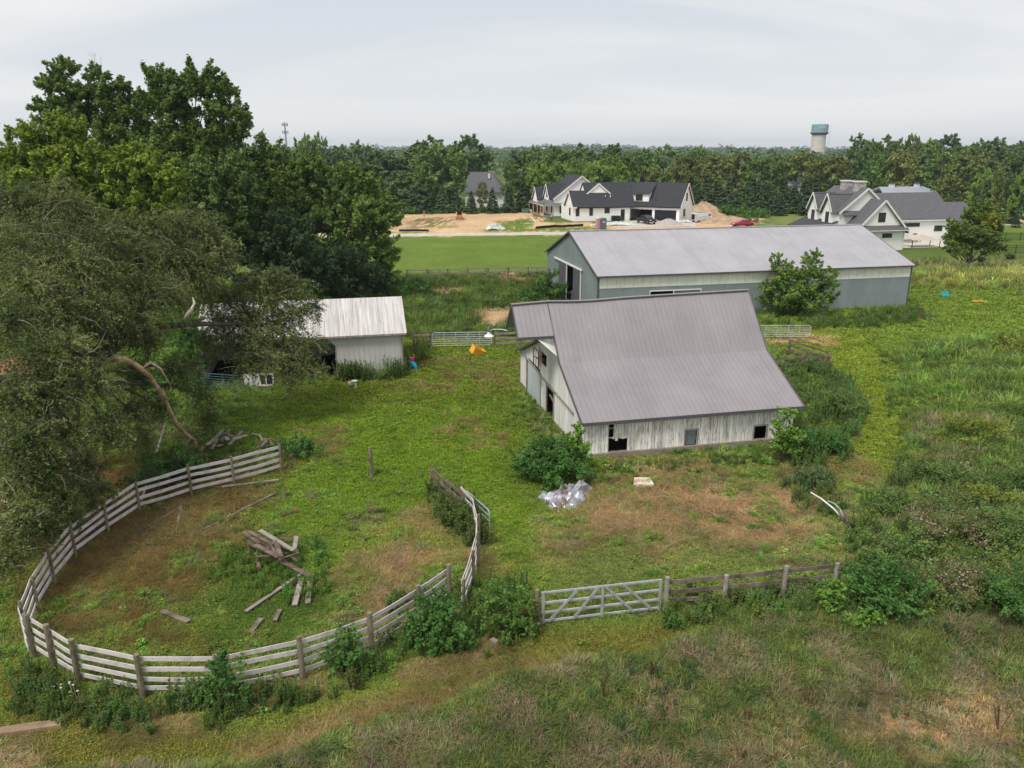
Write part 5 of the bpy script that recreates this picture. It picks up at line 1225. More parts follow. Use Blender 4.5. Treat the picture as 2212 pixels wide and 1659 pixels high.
# round things in the weeds by the shed
q = G(762, 836); M_tan = mat('tan_pottery', [(.40,.28,.20),(.52,.42,.34)], scale=5, rough=.8)
b = MB(); b.lathe([(.02,0),(.13,.03),(.2,.16),(.17,.3),(.1,.36),(.02,.37)], 14); tag(b.build('clay_ball', M_tan, loc=(q.x-.2,q.y+.15,0), smooth=True), 'round tan ball shaped pot left of the white stool by the shed', 'pot')
t = thing('white_stool', 'toppled white pedestal stool in front of the shed weeds', 'stool', (q.x+.15, q.y, 0), 0)
b = MB(); b.lathe([(.2,0),(.22,.05),(.02,.06)], 14, (0,0,.42)); b.build('seat', M_whitetrim, t); b = MB(); b.tube([(0,0,.42),(.1,-.05,.06)], .05, 8); b.build('stem', M_whitetrim, t); b = MB(); b.lathe([(.2,0),(.2,.04),(.05,.07)], 14, (.12,-.08,.0)); b.build('base', M_whitetrim, t)
for (x, y, r, lab) in ((804, 806, .26, 'pale yellow upright disc nearest the white stool in the shed weeds'), (824, 802, .24, 'bright cream upright disc nearest the middle of the shed weeds')):
    q = G(x, y+14); b = MB(); n = 18; b.prism([(r*math.cos(2*math.pi*k/n), 0, r+r*math.sin(2*math.pi*k/n)) for k in range(n)], (0,.06,0)); o = b.build('disc', mat('cream_enamel', [(.62,.60,.42),(.75,.74,.6)], scale=4, rough=.4), loc=(q.x, q.y, .03), rotz=R(15)); o.rotation_euler[0] = R(-14); tag(o, lab, 'disc', 'discs in the shed weeds')
# little building corner at the left edge under the tree
q = P(30, 860, 47); t = thing('dark_playhouse', 'dark little outbuilding with a white window sheet at the left edge under the tree', 'outbuilding', (q.x, q.y, 0), R(5))
b = MB(); b.box(-3, 1.3, 0, 3, 0, 2.5); b.build('wall', mat('dark_navy_boards', [(.015,.018,.03),(.03,.032,.045)], scale=2, rough=.9), t)
b = MB(); slab_roof(b, [(-3.2,-.3,2.5),(1.5,-.3,2.5)], [(-3.2,3.2,2.9),(1.5,3.2,2.9)], th=.1); b.build('roof', mat('rusty_roof_edge', [(.20,.08,.05),(.30,.14,.09)], scale=3, rough=.9), t)
b = MB(); b.box(.2,1.0,-.04,-.01,.9,1.5); w = b.build('window_sheet', M_whitetrim, t)

# ---- crumpled silver tarp
M_silver = mat('silver_tarp', [(.27,.27,.31),(.58,.58,.64)], scale=2.2, rough=.28, metallic=.55, lo=.3, hi=.6, layers=[((.22,.15,.095), .8, (1,1,1), .50, .56, .85)])
def tarp():
    rs = np.random.default_rng(3); n = 62; b = MB(); g = np.linspace(0, 1, n); vs = []
    q0, q1, q2, q3 = G(1163,1070), G(1210,1104), G(1262,1088), G(1282,1052)
    far0, far1 = G(1172,1058), G(1240,1046)
    pk_ = rs.uniform(.06,.95,(34,2)); amp = rs.uniform(.08,.30,34); ang = rs.uniform(0,3.14,34); ln = rs.uniform(.10,.32,34)
    pts_n = [G(1168,1092), G(1200,1108), G(1240,1103), G(1278,1072)]; pts_f = [G(1162,1062), G(1192,1064), G(1224,1052), G(1276,1046)]
    def ev(ps, t):
        k = t*(len(ps)-1); i = min(int(k), len(ps)-2); return ps[i].lerp(ps[i+1], k-i)
    for v in g:
        for u in g:
            p = ev(pts_n, u).lerp(ev(pts_f, u), v)
            p = p + Vector((.25*math.sin(v*9+u*3), .18*math.sin(u*14+v*2), 0))*.6
            z = .03
            for (c, a, an_, l) in zip(pk_, amp, ang, ln):
                d = abs((u-c[0])*math.sin(an_) + (v-c[1])*math.cos(an_)); e = abs((u-c[0])*math.cos(an_) - (v-c[1])*math.sin(an_))
                z += a*max(0, 1-d/.045)*max(0, 1-e/l)
            mass = math.exp(-((u-.78)/.22)**2 - ((v-.55)/.35)**2)*.42 + math.exp(-((u-.3)/.2)**2 - ((v-.75)/.3)**2)*.16
            z += mass + rs.uniform(0, .012); edge = min(u, 1-u, v, 1-v); z *= min(1, edge*9+.12)
            vs.append((p.x, p.y, z+gz(p.x, p.y)))
    c = Vector((vs[n*n//2][0], vs[n*n//2][1], 0)); vs = [(x-c.x, y-c.y, z) for x, y, z in vs]
    b.add(vs, [(j*n+i, j*n+i+1, (j+1)*n+i+1, (j+1)*n+i) for j in range(n-1) for i in range(n-1)])
    tag(b.build('silver_tarp', M_silver, loc=c, recalc=False, smooth=True), 'crumpled silver tarp with brown stains lying on the grass below the barn bushes', 'tarp')
tarp()
# concrete slab set in the grass
pp = [G(1368,1052), G(1412,1052), G(1404,1037), G(1370,1037)]; b = MB(); c = sum(pp, Vector())/4
b.prism([(p.x-c.x, p.y-c.y, .0) for p in pp], (0,0,.15)); tag(b.build('concrete_slab', mat('pale_slab', [(.42,.30,.20),(.68,.60,.52)], scale=1.8, lo=.42, hi=.55, rough=.9), loc=c), 'pale concrete slab flush in the grass before the barn wall', 'slab')
# bent white pipes and broken brown rails at the right
for lab, pth, r, m in (('longer bent white pipe sticking out of the weeds on the right', [(1752,1064,.55),(1775,1078,.75),(1800,1098,.6),(1822,1122,.2)], .035, M_whitetrim), ('shorter bent white pipe lying just below the longer one', [(1788,1082,.5),(1803,1088,.75),(1815,1100,.5),(1826,1122,.1)], .03, M_steel)):
    ps = [G(x, y+z*34, z) if False else G(x, y, z) for x, y, z in pth]; b = MB(); b.tube([tuple(p-ps[0]) for p in ps], r, 7); tag(b.build('bent_pipe', m, loc=ps[0]), lab, 'pipe', 'bent pipes')
for lab, p_, q_ in (('brown broken rail leaning furthest left beside the bent pipes', (1812,1105,.6),(1838,1146,.05)), ('brown broken rail leaning in the middle beside the bent pipes', (1822,1104,.9),(1842,1150,.05)), ('pale splintered rail at the right of the broken brown rails', (1830,1112,.9),(1834,1158,.05))):
    a, c = G(*p_), G(*q_); b = MB(); b.beam((0,0,0), tuple(c-a), .04, .14); tag(b.build('broken_rail', M_oldwood, loc=a), lab, 'broken rail', 'broken rails')

# ---- boards lying about
L = [((1480/1,0),(0,0))]
def b2(x, y): return ((600+x/4.148)*.72, (1550+y/4.148)*.72)         # pixels of one enlarged crop
loose = [((575,1215),(1255,750),.14,'long grey board lying slanted below the lumber pile'), ((1180,1135),(1265,800),.20,'grey board with a fresh pale end below the lumber pile'),
         ((1345,1115),(1375,800),.19,'brown board half sunk in grass beside the pale ended board'), ((625,1485),(765,1305),.18,'short reddish board nearest the pen rails'), ((930,1330),(1000,1190),.16,'rotten brown board end in a patch of straw')]
for (p_, q_, w, lab) in loose:
    a, c = b2(*p_), b2(*q_); lay_board(a[0], a[1], c[0], c[1], w, .045, M_greywood if 'grey' in lab else M_oldwood, lab, group='loose boards', z=(.12,.12))
lay_board((1340/2.011)*.72, (1250+437/2.011)*.72, (1684/2.011)*.72, (1250+394/2.011)*.72, .11, .06, M_greywood, 'straight pale pole lying just inside the far rails of the pen', z=(.12,.12), name='loose_pole', cat='pole')
lay_board((1190/2.011)*.72, (1250+714/2.011)*.72, (1668/2.011)*.72, (1250+472/2.011)*.72, .12, .05, M_oldwood, 'very long thin brown board lying diagonally across the pen', z=(.12,.12))
lay_board((838/2.011)*.72, (1250+708/2.011)*.72, (1090/2.011)*.72, (1250+562/2.011)*.72, .11, .05, M_oldwood, 'thin pale board beside the straw in the left of the pen', z=(.12,.12))
lay_board((1078/2.011)*.72, (1250+650/2.011)*.72, (1090/2.011)*.72, (1250+552/2.011)*.72, .14, .05, M_oldwood, 'short brown board standing on the straw in the left of the pen', z=(.12,.14))
lay_board((975/2.011)*.72, (1250+1185/2.011)*.72, (1140/2.011)*.72, (1250+1250/2.011)*.72, .2, .05, M_oldwood, 'dark sunken board in the lower middle of the pen', z=(.10,.10))
lay_board(868,823,908,823, .1, .05, M_greywood, 'thin pale board lying in the grass right of the shed weeds', z=(.10,.10))
lay_board(0,1590,135,1568,.30,.22, mat('bleached_log', [(.22,.15,.095),(.36,.26,.17)], scale=2, rough=.9, layers=[((.12,.09,.05), 3, (1,1,1), .5, .7, .6)]), 'thick bleached timber lying at the bottom left edge', 'timber', z=(.09,.05), cat='timber')
lay_board(1062,1388,1074,1396,.16,.12, M_greywood, 'small pale wood block at the foot of the big bush', 'wood_block', z=(.12,.12), cat='wood block')
# the lumber pile, every board its own
pile = [((550,185),(740,330),.2,.35,.30),((610,180),(905,345),.2,.55,.5),((750,170),(1165,420),.22,.75,.55),((690,345),(975,500),.24,.60,.62),((930,300),(1015,500),.2,.80,.72),((1000,270),(1160,275),.13,.30,.30),
        ((1200,245),(1175,400),.22,.55,.45),((1010,520),(1240,450),.13,.66,.55),((600,330),(1020,535),.14,.40,.55),((700,500),(1000,470),.12,.35,.5),((980,530),(1395,755),.26,.40,.10),((900,320),(1180,430),.16,.48,.42),
        ((690,450),(740,660),.18,.30,.08),((760,380),(1080,460),.15,.26,.3),((1110,480),(1215,555),.12,.30,.12),((640,230),(960,430),.2,.25,.2),((720,260),(1130,400),.18,.18,.18),((560,270),(880,480),.16,.12,.12),((1100,420),(1260,375),.16,.35,.3),((850,300),(960,480),.14,.5,.55)]
words20 = ['darkest board at the upper left end','split board second from the upper left','pale wide board on top of','light board across the front of','short board lying crosswise on top of','thin board sticking out behind','upright leaning grey board at the right of','thin stick crossing the front right of','long low stick at the front of','thin stick at the front left of','wide reddish board sliding off the right of','board under the pale top board of','short board pointing down at the left of','narrow board buried in the middle of','short splinter board at the right front of','broad dark board inside','flat dark board at the back of','lowest board at the left of','ragged board end at the right of','narrow board leaning behind the crosswise one of']
M_pileb = mat('brown_pile_board', [(.07,.042,.032),(.14,.098,.078),(.22,.17,.145)], scale=2, rough=.95, layers=[((.05,.03,.02), 4, (1,1,1), .5, .7, .6)])
for (p_, q_, w, z0, z1), wd in zip(pile, words20):
    a = G(*b2(*p_), z0); c = G(*b2(*q_), z1); m = (a+c)/2; b = MB(); b.beam(tuple(a-m), tuple(c-m), w*.8, .04)
    tag(b.build('board', M_greywood if 'pale' in wd or 'grey' in wd else M_pileb, loc=m), wd + ' the lumber pile in the pen', 'board', 'boards of the lumber pile')
# scrap heap behind the far rails, sticks beside it
def b1(x, y): return ((0+x/2.458)*.72, (850+y/2.458)*.72)
scr = [((1480,1240),(1620,1110)),((1500,1215),(1560,1160)),((1560,1225),(1600,1150)),((1570,1170),(1640,1080)),((1630,1170),(1690,1080)),((1660,1110),(1680,1155)),((1690,1190),(1790,1085)),((1720,1150),(1820,1120)),((1600,1200),(1640,1190)),((1530,1190),(1600,1130)),((1640,1100),(1760,1140))]
w11 = ['leftmost long plank','plank second from the left','pale plank in the left front','plank pointing to the top left','upright looking plank at the top','tiny plank end near the top','long plank on the right half','rightmost pale plank','small plank low in the middle','plank buried in the left half','flat plank across the right half']
for i, ((p_, q_), wd) in enumerate(zip(scr, w11)):
    a = G(*b1(*p_), .25+.05*i); c = G(*b1(*q_), .75-.03*i); m = (a+c)/2; b = MB(); b.beam(tuple(a-m), tuple(c-m), .22, .05)
    tag(b.build('plank', M_greywood if i % 2 else M_oldwood, loc=m), wd + ' of the scrap heap behind the pen rails', 'plank', 'planks of the scrap heap')
stk = [((1860,1110),(1990,1180)),((1890,1215),(2080,1150)),((1900,1190),(2060,1140)),((1940,1150),(2050,1190)),((1960,1210),(2090,1165)),((1930,1200),(2000,1135))]
w6 = ['thick pale branch','long twisted branch','thin dark branch','short crossing branch','rightmost curved branch','steep little branch']
for i, ((p_, q_), wd) in enumerate(zip(stk, w6)):
    a = G(*b1(*p_), .25+.08*i); c = G(*b1(*q_), .45); m = (a+c)/2; k = Vector((.1, .15, .12)); b = MB(); b.tube([tuple(a-m), tuple((a-m)*.3+k*.6), tuple((c-m)*.4-k*.4), tuple(c-m)], [.07,.06,.05,.025], 6)
    tag(b.build('branch', M_greywood if i == 0 else M_oldwood, loc=m), wd + ' in the brush heap at the end of the pen rails', 'branch', 'branches of the brush heap')
# ------------------------------------------------------------------ foliage materials
HAZE_D = 0.00014
LEAF_GAIN = 1.85
def leafmat(name, dark, mid, light, scale=.35, island=.28, obj_rnd=.0, tr=.36, extra=(), rough=.7):
    g = LEAF_GAIN; dark, mid, light = [tuple(c*g for c in k) for k in (dark, mid, light)]
    return mat(name, [dark, mid, light], scale=scale, lo=.34, hi=.66, rough=rough, spec=.25, island=island, obj_rnd=obj_rnd, translucent=tr, layers=extra)
M_leaf = leafmat('green_leaves', (.05,.082,.018), (.075,.115,.024), (.10,.145,.032))
M_leafbright = leafmat('yellow_green_leaves', (.075,.11,.016), (.11,.155,.02), (.155,.20,.03), extra=[((.35,.24,.02), 1.3, (1,1,1), .70, .75, .5)])
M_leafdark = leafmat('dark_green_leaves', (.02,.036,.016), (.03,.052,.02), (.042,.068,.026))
M_leafmid = leafmat('mid_green_leaves', (.04,.07,.018), (.062,.10,.024), (.085,.13,.03))
M_olive = leafmat('olive_leaves', (.034,.05,.015), (.066,.085,.025), (.122,.137,.046), scale=.5, island=.42, tr=.25)
M_bush = leafmat('bush_leaves', (.035,.08,.018), (.052,.115,.026), (.075,.15,.035), scale=.8)
M_bushlight = leafmat('light_bush_leaves', (.07,.13,.02), (.10,.18,.03), (.14,.22,.045), scale=.8)
M_twist = leafmat('goldenrod_leaves', (.09,.12,.02), (.13,.16,.03), (.18,.19,.05), scale=.8)
M_bk = [leafmat('far_leaves_green', (.058,.098,.026), (.08,.13,.034), (.108,.16,.042), scale=.12, obj_rnd=.22, tr=.2),
        leafmat('far_leaves_bright', (.085,.135,.028), (.11,.17,.034), (.145,.205,.046), scale=.12, obj_rnd=.15, tr=.2),
        leafmat('far_leaves_dark', (.042,.074,.026), (.06,.098,.034), (.08,.122,.042), scale=.12, obj_rnd=.2, tr=.15),
        leafmat('far_leaves_olive', (.075,.095,.03), (.10,.12,.035), (.14,.15,.045), scale=.12, obj_rnd=.2, tr=.2)]
M_con = leafmat('conifer_needles', (.022,.042,.018), (.035,.06,.026), (.055,.085,.034), scale=.3, obj_rnd=.25, tr=.08)
M_dred = leafmat('dark_plum_leaves', (.012,.010,.016), (.018,.014,.022), (.025,.02,.03), tr=.1)
M_bark = mat('tree_bark', [(.055,.043,.032),(.12,.10,.08)], scale=3, stretch=(2,2,.5), rough=.95)
M_barkdead = mat('bare_dead_wood', [(.22,.14,.075),(.38,.265,.16),(.52,.41,.29)], scale=2.2, stretch=(1,1,1), rough=.85, bump=.4, layers=[((.10,.06,.03), 3, (1,1,1), .55, .75, .6)])
M_twig = mat('grey_twigs', [(.14,.125,.095),(.27,.245,.20)], scale=2, rough=.9, island=.3)

def np_rng(s): return np.random.default_rng(s)
def limb_tree(b, base, targets, r0, rng, h_split=.35, n=7):
    """trunk from base, limbs bending up to each target; radii taper"""
    base = Vector(base); top = max(targets, key=lambda t: t[2]); ctr = Vector((sum(t[0] for t in targets)/len(targets), sum(t[1] for t in targets)/len(targets), 0))
    H = top[2]-base.z
    def trunk(k): return Vector((base.x+(ctr.x-base.x)*k*k*.6, base.y+(ctr.y-base.y)*k*k*.6, base.z+H*k))
    ks = [0, .03, .12, .25, .4, .55, .7, .82]
    b.tube([trunk(k)+Vector((rng.uniform(-.1,.1), rng.uniform(-.1,.1), 0))*r0*2*(k > 0) for k in ks], [r0*1.5, r0*1.15] + [r0*(1-k*.85) for k in ks[2:]], n)
    for t in targets:
        t = Vector(t[:3]); k = max(.12, min(.75, (t.z-base.z)/H - .25 - rng.uniform(0, .15))); p = trunk(k); r = r0*(1-k*.85)*.5
        m1 = p.lerp(t, .35)+Vector((rng.uniform(-.3,.3), rng.uniform(-.3,.3), -.05*H*rng.random())); m2 = p.lerp(t, .7)+Vector((rng.uniform(-.4,.4), rng.uniform(-.4,.4), .01*H))
        b.tube([p, m1, m2, t], [r, r*.7, r*.42, r*.12], 6)
def make_tree(name, label, cat, loc, clumps, lm, S, per, seed, trunk_r=.35, group=None, jit=1.0, sub=.27, nsub=22, flat=.85, extra_targets=(), parts=('trunk','crown'), drop=.25, up=.45, shoot=2.5, rise=.3):
    """clumps in world coordinates; leaf cards spread over them"""
    rng = np_rng(seed); t = thing(name, label, cat, loc, 0, group); L3 = np.array([loc[0], loc[1], loc[2] if len(loc) > 2 else 0])
    cl = [(c[0]-L3[0], c[1]-L3[1], c[2]-L3[2], c[3]) for c in clumps]
    Pn, Nn = clump_leaves(cl, per, rng, sub=sub, nsub=nsub, jit=jit, flat=flat, drop_bottom=drop, up=up, shoot=shoot, rise=rise)
    leaf_object(parts[1], Pn, Nn, S*rng.uniform(.6, 1.35, len(Pn)), lm, t, aspect=.55, rng=rng)
    if trunk_r:
        b = MB(); limb_tree(b, (0,0,-.2), [c[:3] for c in cl] + list(extra_targets), trunk_r, random.Random(seed)); b.build(parts[0], M_bark, t, smooth=True)
    return t
def dome_clumps(R_, H, z0, n, rng, rc=.36, top=1.0):
    """clump centres for a rounded crown of radius R_ between z0 and H"""
    out_ = []
    for i in range(n):
        a = 2*math.pi*(i*.618) + rng.uniform(-.3,.3); t = (i+.5)/n
        z = z0 + (H-z0)*(.12+.80*t); prof_ = math.sin(math.pi*min(1, .22+.70*(z-z0)/(H-z0)))**.7
        r = R_*prof_*rng.uniform(.55, .8) if t < .93 else R_*.15
        rr = R_*rc*rng.uniform(.8, 1.25)*(1.0 if t < .8 else .85)
        out_.append((math.cos(a)*r, math.sin(a)*r, min(z, H-rr*.55), rr))
    return out_

# ------------------------------------------------------------------ prototypes for the tree belts behind
def proto_tree(name, cat, H, Rc, z0, n, lm, seed, S=.33, per=9, nsub=12, sub=.42, trunk_r=.3):
    rg_ = random.Random(seed); cl = dome_clumps(Rc, H, z0, n, rg_)
    return make_tree(name, None, cat, (0,0,0), cl, lm, S, per, seed, trunk_r=trunk_r, sub=sub, nsub=nsub, flat=.9, shoot=1.5, rise=.0)
def proto_conifer(H, Rc, lm, seed, n=5200, S=.26, name='conifer'):
    rng = np_rng(seed); t = thing(name, None, 'tree', (0,0,0))
    nb = 150; zb = np.sort(rng.uniform(.03, .985, nb)); ang = rng.uniform(0, 2*math.pi, nb); Ps, Ns = [], []
    for z, a in zip(zb, ang):
        L_b = Rc*(1-z)**.85*rng.uniform(.75, 1.12) + .15; k = int(n/nb*(.5+L_b/Rc)); s = rng.uniform(.15, 1, k)**.6
        side = rng.normal(size=k)*.16*L_b*(1.1-s*.6)
        x = np.cos(a)*s*L_b - np.sin(a)*side; y = np.sin(a)*s*L_b + np.cos(a)*side
        zz = z*H - s*L_b*.28 + s*s*L_b*.12 + rng.normal(size=k)*.12
        Ps.append(np.stack([x, y, np.maximum(zz, .05)], 1)); nn = np.stack([np.cos(a)*np.ones(k)*.7, np.sin(a)*np.ones(k)*.7, .6*np.ones(k)], 1) + rng.normal(size=(k,3))*.5; Ns.append(unit(nn))
    Pn, Nn = np.concatenate(Ps), np.concatenate(Ns); leaf_object('foliage', Pn, Nn, S*rng.uniform(.6,1.3,len(Pn)), lm, t, aspect=.42, rng=rng)
    b = MB(); b.tube([(0,0,-.2),(0,0,H*.5),(0,0,H*.97)], [.22,.12,.02], 6); b.build('trunk', M_bark, t)
    return t
PR = {}
for key, args in dict(
    round_a=(15,6.5,1.0,17,M_bk[0],11), round_b=(15,6.0,1.2,15,M_bk[0],12), wide_a=(13,8,1.0,20,M_bk[0],13), tall_a=(20,4.8,1.5,17,M_bk[0],14),
    bright_a=(12,6.2,.8,16,M_bk[1],15), bright_b=(12,5.2,.6,14,M_bk[1],16), dark_a=(16,6.5,1.0,17,M_bk[2],17), olive_a=(13,6.0,1.0,15,M_bk[3],18), olive_b=(15,5.0,1.5,14,M_bk[3],19)).items():
    PR[key] = (proto_tree({'r':'broadleaf_tree','w':'broadleaf_tree','t':'tall_tree','b':'light_green_tree','d':'dark_tree','o':'olive_green_tree'}[key[0]], 'tree', args[0], args[1], args[2], args[3], args[4], args[5]), args[0], args[1]*1.12)
PR['con_a'] = (proto_conifer(12, 2.9, M_con, 31), 12, 2.9); PR['con_b'] = (proto_conifer(12, 2.3, M_con, 32), 12, 2.3)
PR['plum'] = (proto_tree('plum_tree', 'tree', 6, 2.6, .5, 9, M_dred, 33, S=.25, per=12), 6, 2.7)
_first = set()
def bg(kind, vx, vtop, vw, Y, label, group=None, hmin=None, rz=None):
    root, h0, r0 = PR[kind]; vw = vw*(1.5 if kind[:3] in ('rou','dar','oli','wid') else 1.3 if kind[:3] in ('tal','bri') else 1.12) if Y > 185 and kind != 'plum' and vx not in (945, 1042, 1105, 1018, 1064, 1100) else vw; top_ = P(vx, vtop, Y); h = max(3, top_.z)
    d = Y*cp + CAM_H*sp; w = vw*d/FOC/2; mid = P(vx, vtop, Y); x = P(vx, (vtop+455)/2, Y).x
    rz = (vx*1.37 + Y*.71) % 6.28 if rz is None else rz
    if kind not in _first:
        _first.add(kind); o = root; o.location = (x, Y, 0); o.rotation_euler = (0, 0, rz); o.scale = (w/r0, w/r0, h/h0); o['label'] = label
        if group: o['group'] = group
        return o
    return place(root, (x, Y, 0), rz, (w/r0, w/r0, h/h0), label, group)
def row(items, look, where, group):
    """label every tree of a row by its place counted from the left"""
    ords = ['leftmost','second from left','third from left','fourth from left','fifth from left','sixth from left','seventh from left','eighth from left','ninth from left','tenth from left','eleventh from left','twelfth from left','thirteenth from left','fourteenth from left','fifteenth from left','sixteenth from left','seventeenth from left','eighteenth from left','nineteenth from left','twentieth from left']
    items = sorted(items, key=lambda t: t[1]); n = len(items)
    for i, (kind, vx, vt, vw, Y) in enumerate(items):
        o_ = 'rightmost' if i == n-1 and n > 1 else ords[i]
        bg(kind, vx, vt, vw, Y, f'{look}, {o_} {where}', group)
# belt behind the dirt lot and the new farmhouse
bg('round_a', 945, 312, 138, 215, 'broad green tree with ragged crown left of the grey hipped roof', 'tree belt')
bg('dark_a', 1012, 296, 82, 240, 'tall dark domed tree directly behind the grey hipped roof', 'tree belt')
bg('round_b', 926, 299, 112, 250, 'high rounded tree rising behind the broad ragged one', 'tree belt')
bg('dark_a', 826, 328, 100, 222, 'dark green tree above the right end of the near grove', 'tree belt')
bg('round_b', 779, 307, 58, 300, 'small domed tree on the skyline left of the tree belt', 'tree belt')
bg('round_a', 662, 292, 40, 255, 'left half of the twin crown on the skyline beside the cell tower', 'tree belt')
bg('round_b', 692, 290, 40, 257, 'right half of the twin crown on the skyline beside the cell tower', 'tree belt')
bg('dark_a', 733, 317, 62, 250, 'dark low crown right of the twin crown on the skyline', 'tree belt')
bg('olive_a', 618, 321, 84, 235, 'olive green crown under the cell tower', 'tree belt')
bg('dark_a', 870, 372, 70, 212, 'dark tree at the left end of the dirt lot hedge', 'tree belt')
bg('dark_a', 905, 400, 60, 210, 'low dark tree behind the person in teal', 'tree belt')
bg('tall_a', 1105, 338, 52, 215, 'upright light tree between the hipped roof and the new farmhouse', 'tree belt')
bg('olive_b', 1042, 390, 30, 207, 'small pale green tree in front of the grey hipped roof', 'tree belt')
row([('con_a',1018,412,34,205),('con_b',1064,405,34,206),('con_a',1100,395,36,208),('con_b',1130,380,34,210),('con_a',1154,385,30,214)], 'dark conifer behind the dirt lot', 'of the row by the hipped roof', 'conifers by the hipped roof')
row([('con_a',955,400,40,207),('con_b',984,396,30,208),('con_b',925,398,34,207),('con_a',890,398,40,206)], 'dark conifer under the broad ragged tree', 'behind the loader', 'conifers behind the loader')
row([('bright_a',1166,350,66,216),('bright_b',1204,352,52,214),('bright_a',1242,346,70,217),('bright_a',1313,338,86,213),('bright_b',1280,356,44,212)], 'light green maple behind the new farmhouse roofs', 'of five', 'light green maples')
row([('round_a',1144,318,74,245),('wide_a',1200,322,90,255),('round_b',1256,314,76,262),('dark_a',1318,315,64,252),('round_a',1383,322,60,270),('round_b',1170,330,60,240),('round_a',1350,332,50,246)], 'green tree of the second row behind the maples', 'of seven', 'second tree row')
bg('tall_a', 1433, 306, 62, 225, 'tallest upright dark tree behind the dormer of the new farmhouse', 'tree belt')
bg('con_a', 1365, 363, 28, 203, 'brownish conifer beside the small plum tree behind the roof', 'tree belt')
bg('plum', 1387, 378, 19, 200, 'small black plum tree peeping over the charcoal roof', 'tree belt')
bg('olive_b', 1399, 358, 40, 207, 'pale grey green bush tree right of the plum tree', 'tree belt')
row([('olive_a',1485,334,54,222),('round_a',1506,316,50,300),('olive_a',1545,333,72,238),('olive_b',1600,327,46,240),('tall_a',1670,323,46,232),('olive_a',1730,328,66,232),('round_b',1632,338,50,236),('round_a',1700,334,50,240),('olive_a',1460,352,40,214),('olive_b',1768,340,50,226),('olive_a',1795,335,56,230)], 'tree behind the right conifer row', 'of eleven', 'trees behind the conifer row')
row([('con_a',1481+i*23.5, 397-((i*37)%5)*8 if i < 15 else 382, 36+((i*13)%4)*3, 203+((i*7)%4)) for i in range(17)], 'dark conifer beyond the dirt piles', 'of the long conifer row', 'long conifer row')
row([('con_b',1500+i*61, 402+((i*29)%4)*6, 36, 199) for i in range(6)], 'lower dark conifer in front of the long row', 'of six', 'front conifers')
bg('tall_a', 1847, 281, 46, 250, 'tallest grey green tree right of the water tower', 'right trees'); bg('tall_a', 1911, 285, 52, 252, 'second tall tree right of the water tower', 'right trees'); bg('olive_b', 1962, 287, 34, 262, 'thin topped tree on the right skyline', 'right trees')
bg('olive_a', 1936, 329, 66, 206, 'yellowish rounded tree behind the cupola outbuilding', 'right trees'); bg('round_b', 1888, 331, 56, 206, 'mid green tree left of the yellowish rounded one', 'right trees')
bg('tall_a', 2031, 323, 82, 202, 'pale feathery tree with visible stems right of the cupolas', 'right trees'); bg('olive_a', 2082, 330, 76, 192, 'olive tree right of the pale feathery one', 'right trees'); bg('bright_b', 2122, 366, 46, 186, 'small yellow green tree above the orange dirt', 'right trees')
row([('round_a',1880,304,60,270),('round_b',1935,303,60,272),('round_a',1990,303,70,275),('dark_a',2034,294,72,320),('round_b',2104,304,60,320),('dark_a',2142,300,56,300),('dark_a',2196,306,60,300),('round_a',2075,318,60,260),('dark_a',2165,322,70,255),('dark_a',2205,336,60,232),('olive_a',2180,336,60,236),('dark_a',1905,330,60,240),('dark_a',1975,330,60,240)], 'bluish green tree on the right skyline', 'of thirteen', 'right skyline trees')
row([('con_a',2112,402,34,178),('con_b',2131,388,44,180),('con_a',2183,396,40,178),('con_b',2206,385,44,176),('con_a',2060,405,40,184),('con_b',2025,410,36,186)], 'dark conifer on the far right', 'of six', 'far right conifers')
bg('olive_b', 2156, 379, 34, 178, 'round yellowish tree between two dark conifers at the far right', 'right trees')
bg('bright_b', 2200, 372, 40, 176, 'yellow green tree at the right edge behind the conifers', 'right trees')
row([('con_a',1852,372,40,208),('con_b',1880,386,38,207),('con_a',1910,392,36,207),('con_b',1945,388,36,208),('con_a',1975,384,38,208),('con_b',2003,392,32,205)], 'dark conifer behind the cupola outbuilding', 'of six', 'conifers by the outbuilding')
q = G(2200-24+2, 505); o = bg('con_a', 2198, 471, 22, 168, 'single small clipped conifer on the right lawn by the driveway', 'right trees')
bg('con_b', 2158, 446, 22, 190, 'small sapling in the rough grass above the right driveway', 'right trees')
# left skyline pieces seen past the near grove
row([('dark_a',-20,330,70,230),('round_a',30,335,60,240),('dark_a',70,332,60,250),('round_b',560,330,60,240),('dark_a',520,334,60,250)], 'far tree behind the left grove', 'of five', 'far trees behind the grove')

# hedge along the back of the dirt lot, bushes by the dirt piles
def bush_line(name, label, cat, pts, r, lm, seed, S=.2, per=16, group=None, kind=None):
    rng = np_rng(seed); x0, y0 = pts[0][0], pts[0][1]; t = thing(name, label, cat, (x0, y0, 0), 0, group)
    cl = [(p[0]-x0, p[1]-y0, r*.45, r*rng.uniform(.7,1.25)) for p in pts]
    Pn, Nn = clump_leaves(cl, per, rng, nsub=9, sub=.45, jit=.9); Pn[:, 2] = np.abs(Pn[:, 2]); leaf_object('foliage', Pn, Nn, S*rng.uniform(.6,1.3,len(Pn)), lm, t, rng=rng)
    b = MB()
    for c in cl[::2]: b.tube([(c[0],c[1],-.1),(c[0]+.1,c[1],c[3]*.8)], [.06,.02], 5)
    b.build('stem', M_bark, t); return t
hp_ = dens(V2((858,463),(1150,456)), 34)
bush_line('hedge', 'long low green hedge along the back of the dirt lot', 'hedge', [(x, y, 0) for x, y in hp_], 1.1, M_bush, 41, S=.24, per=10)
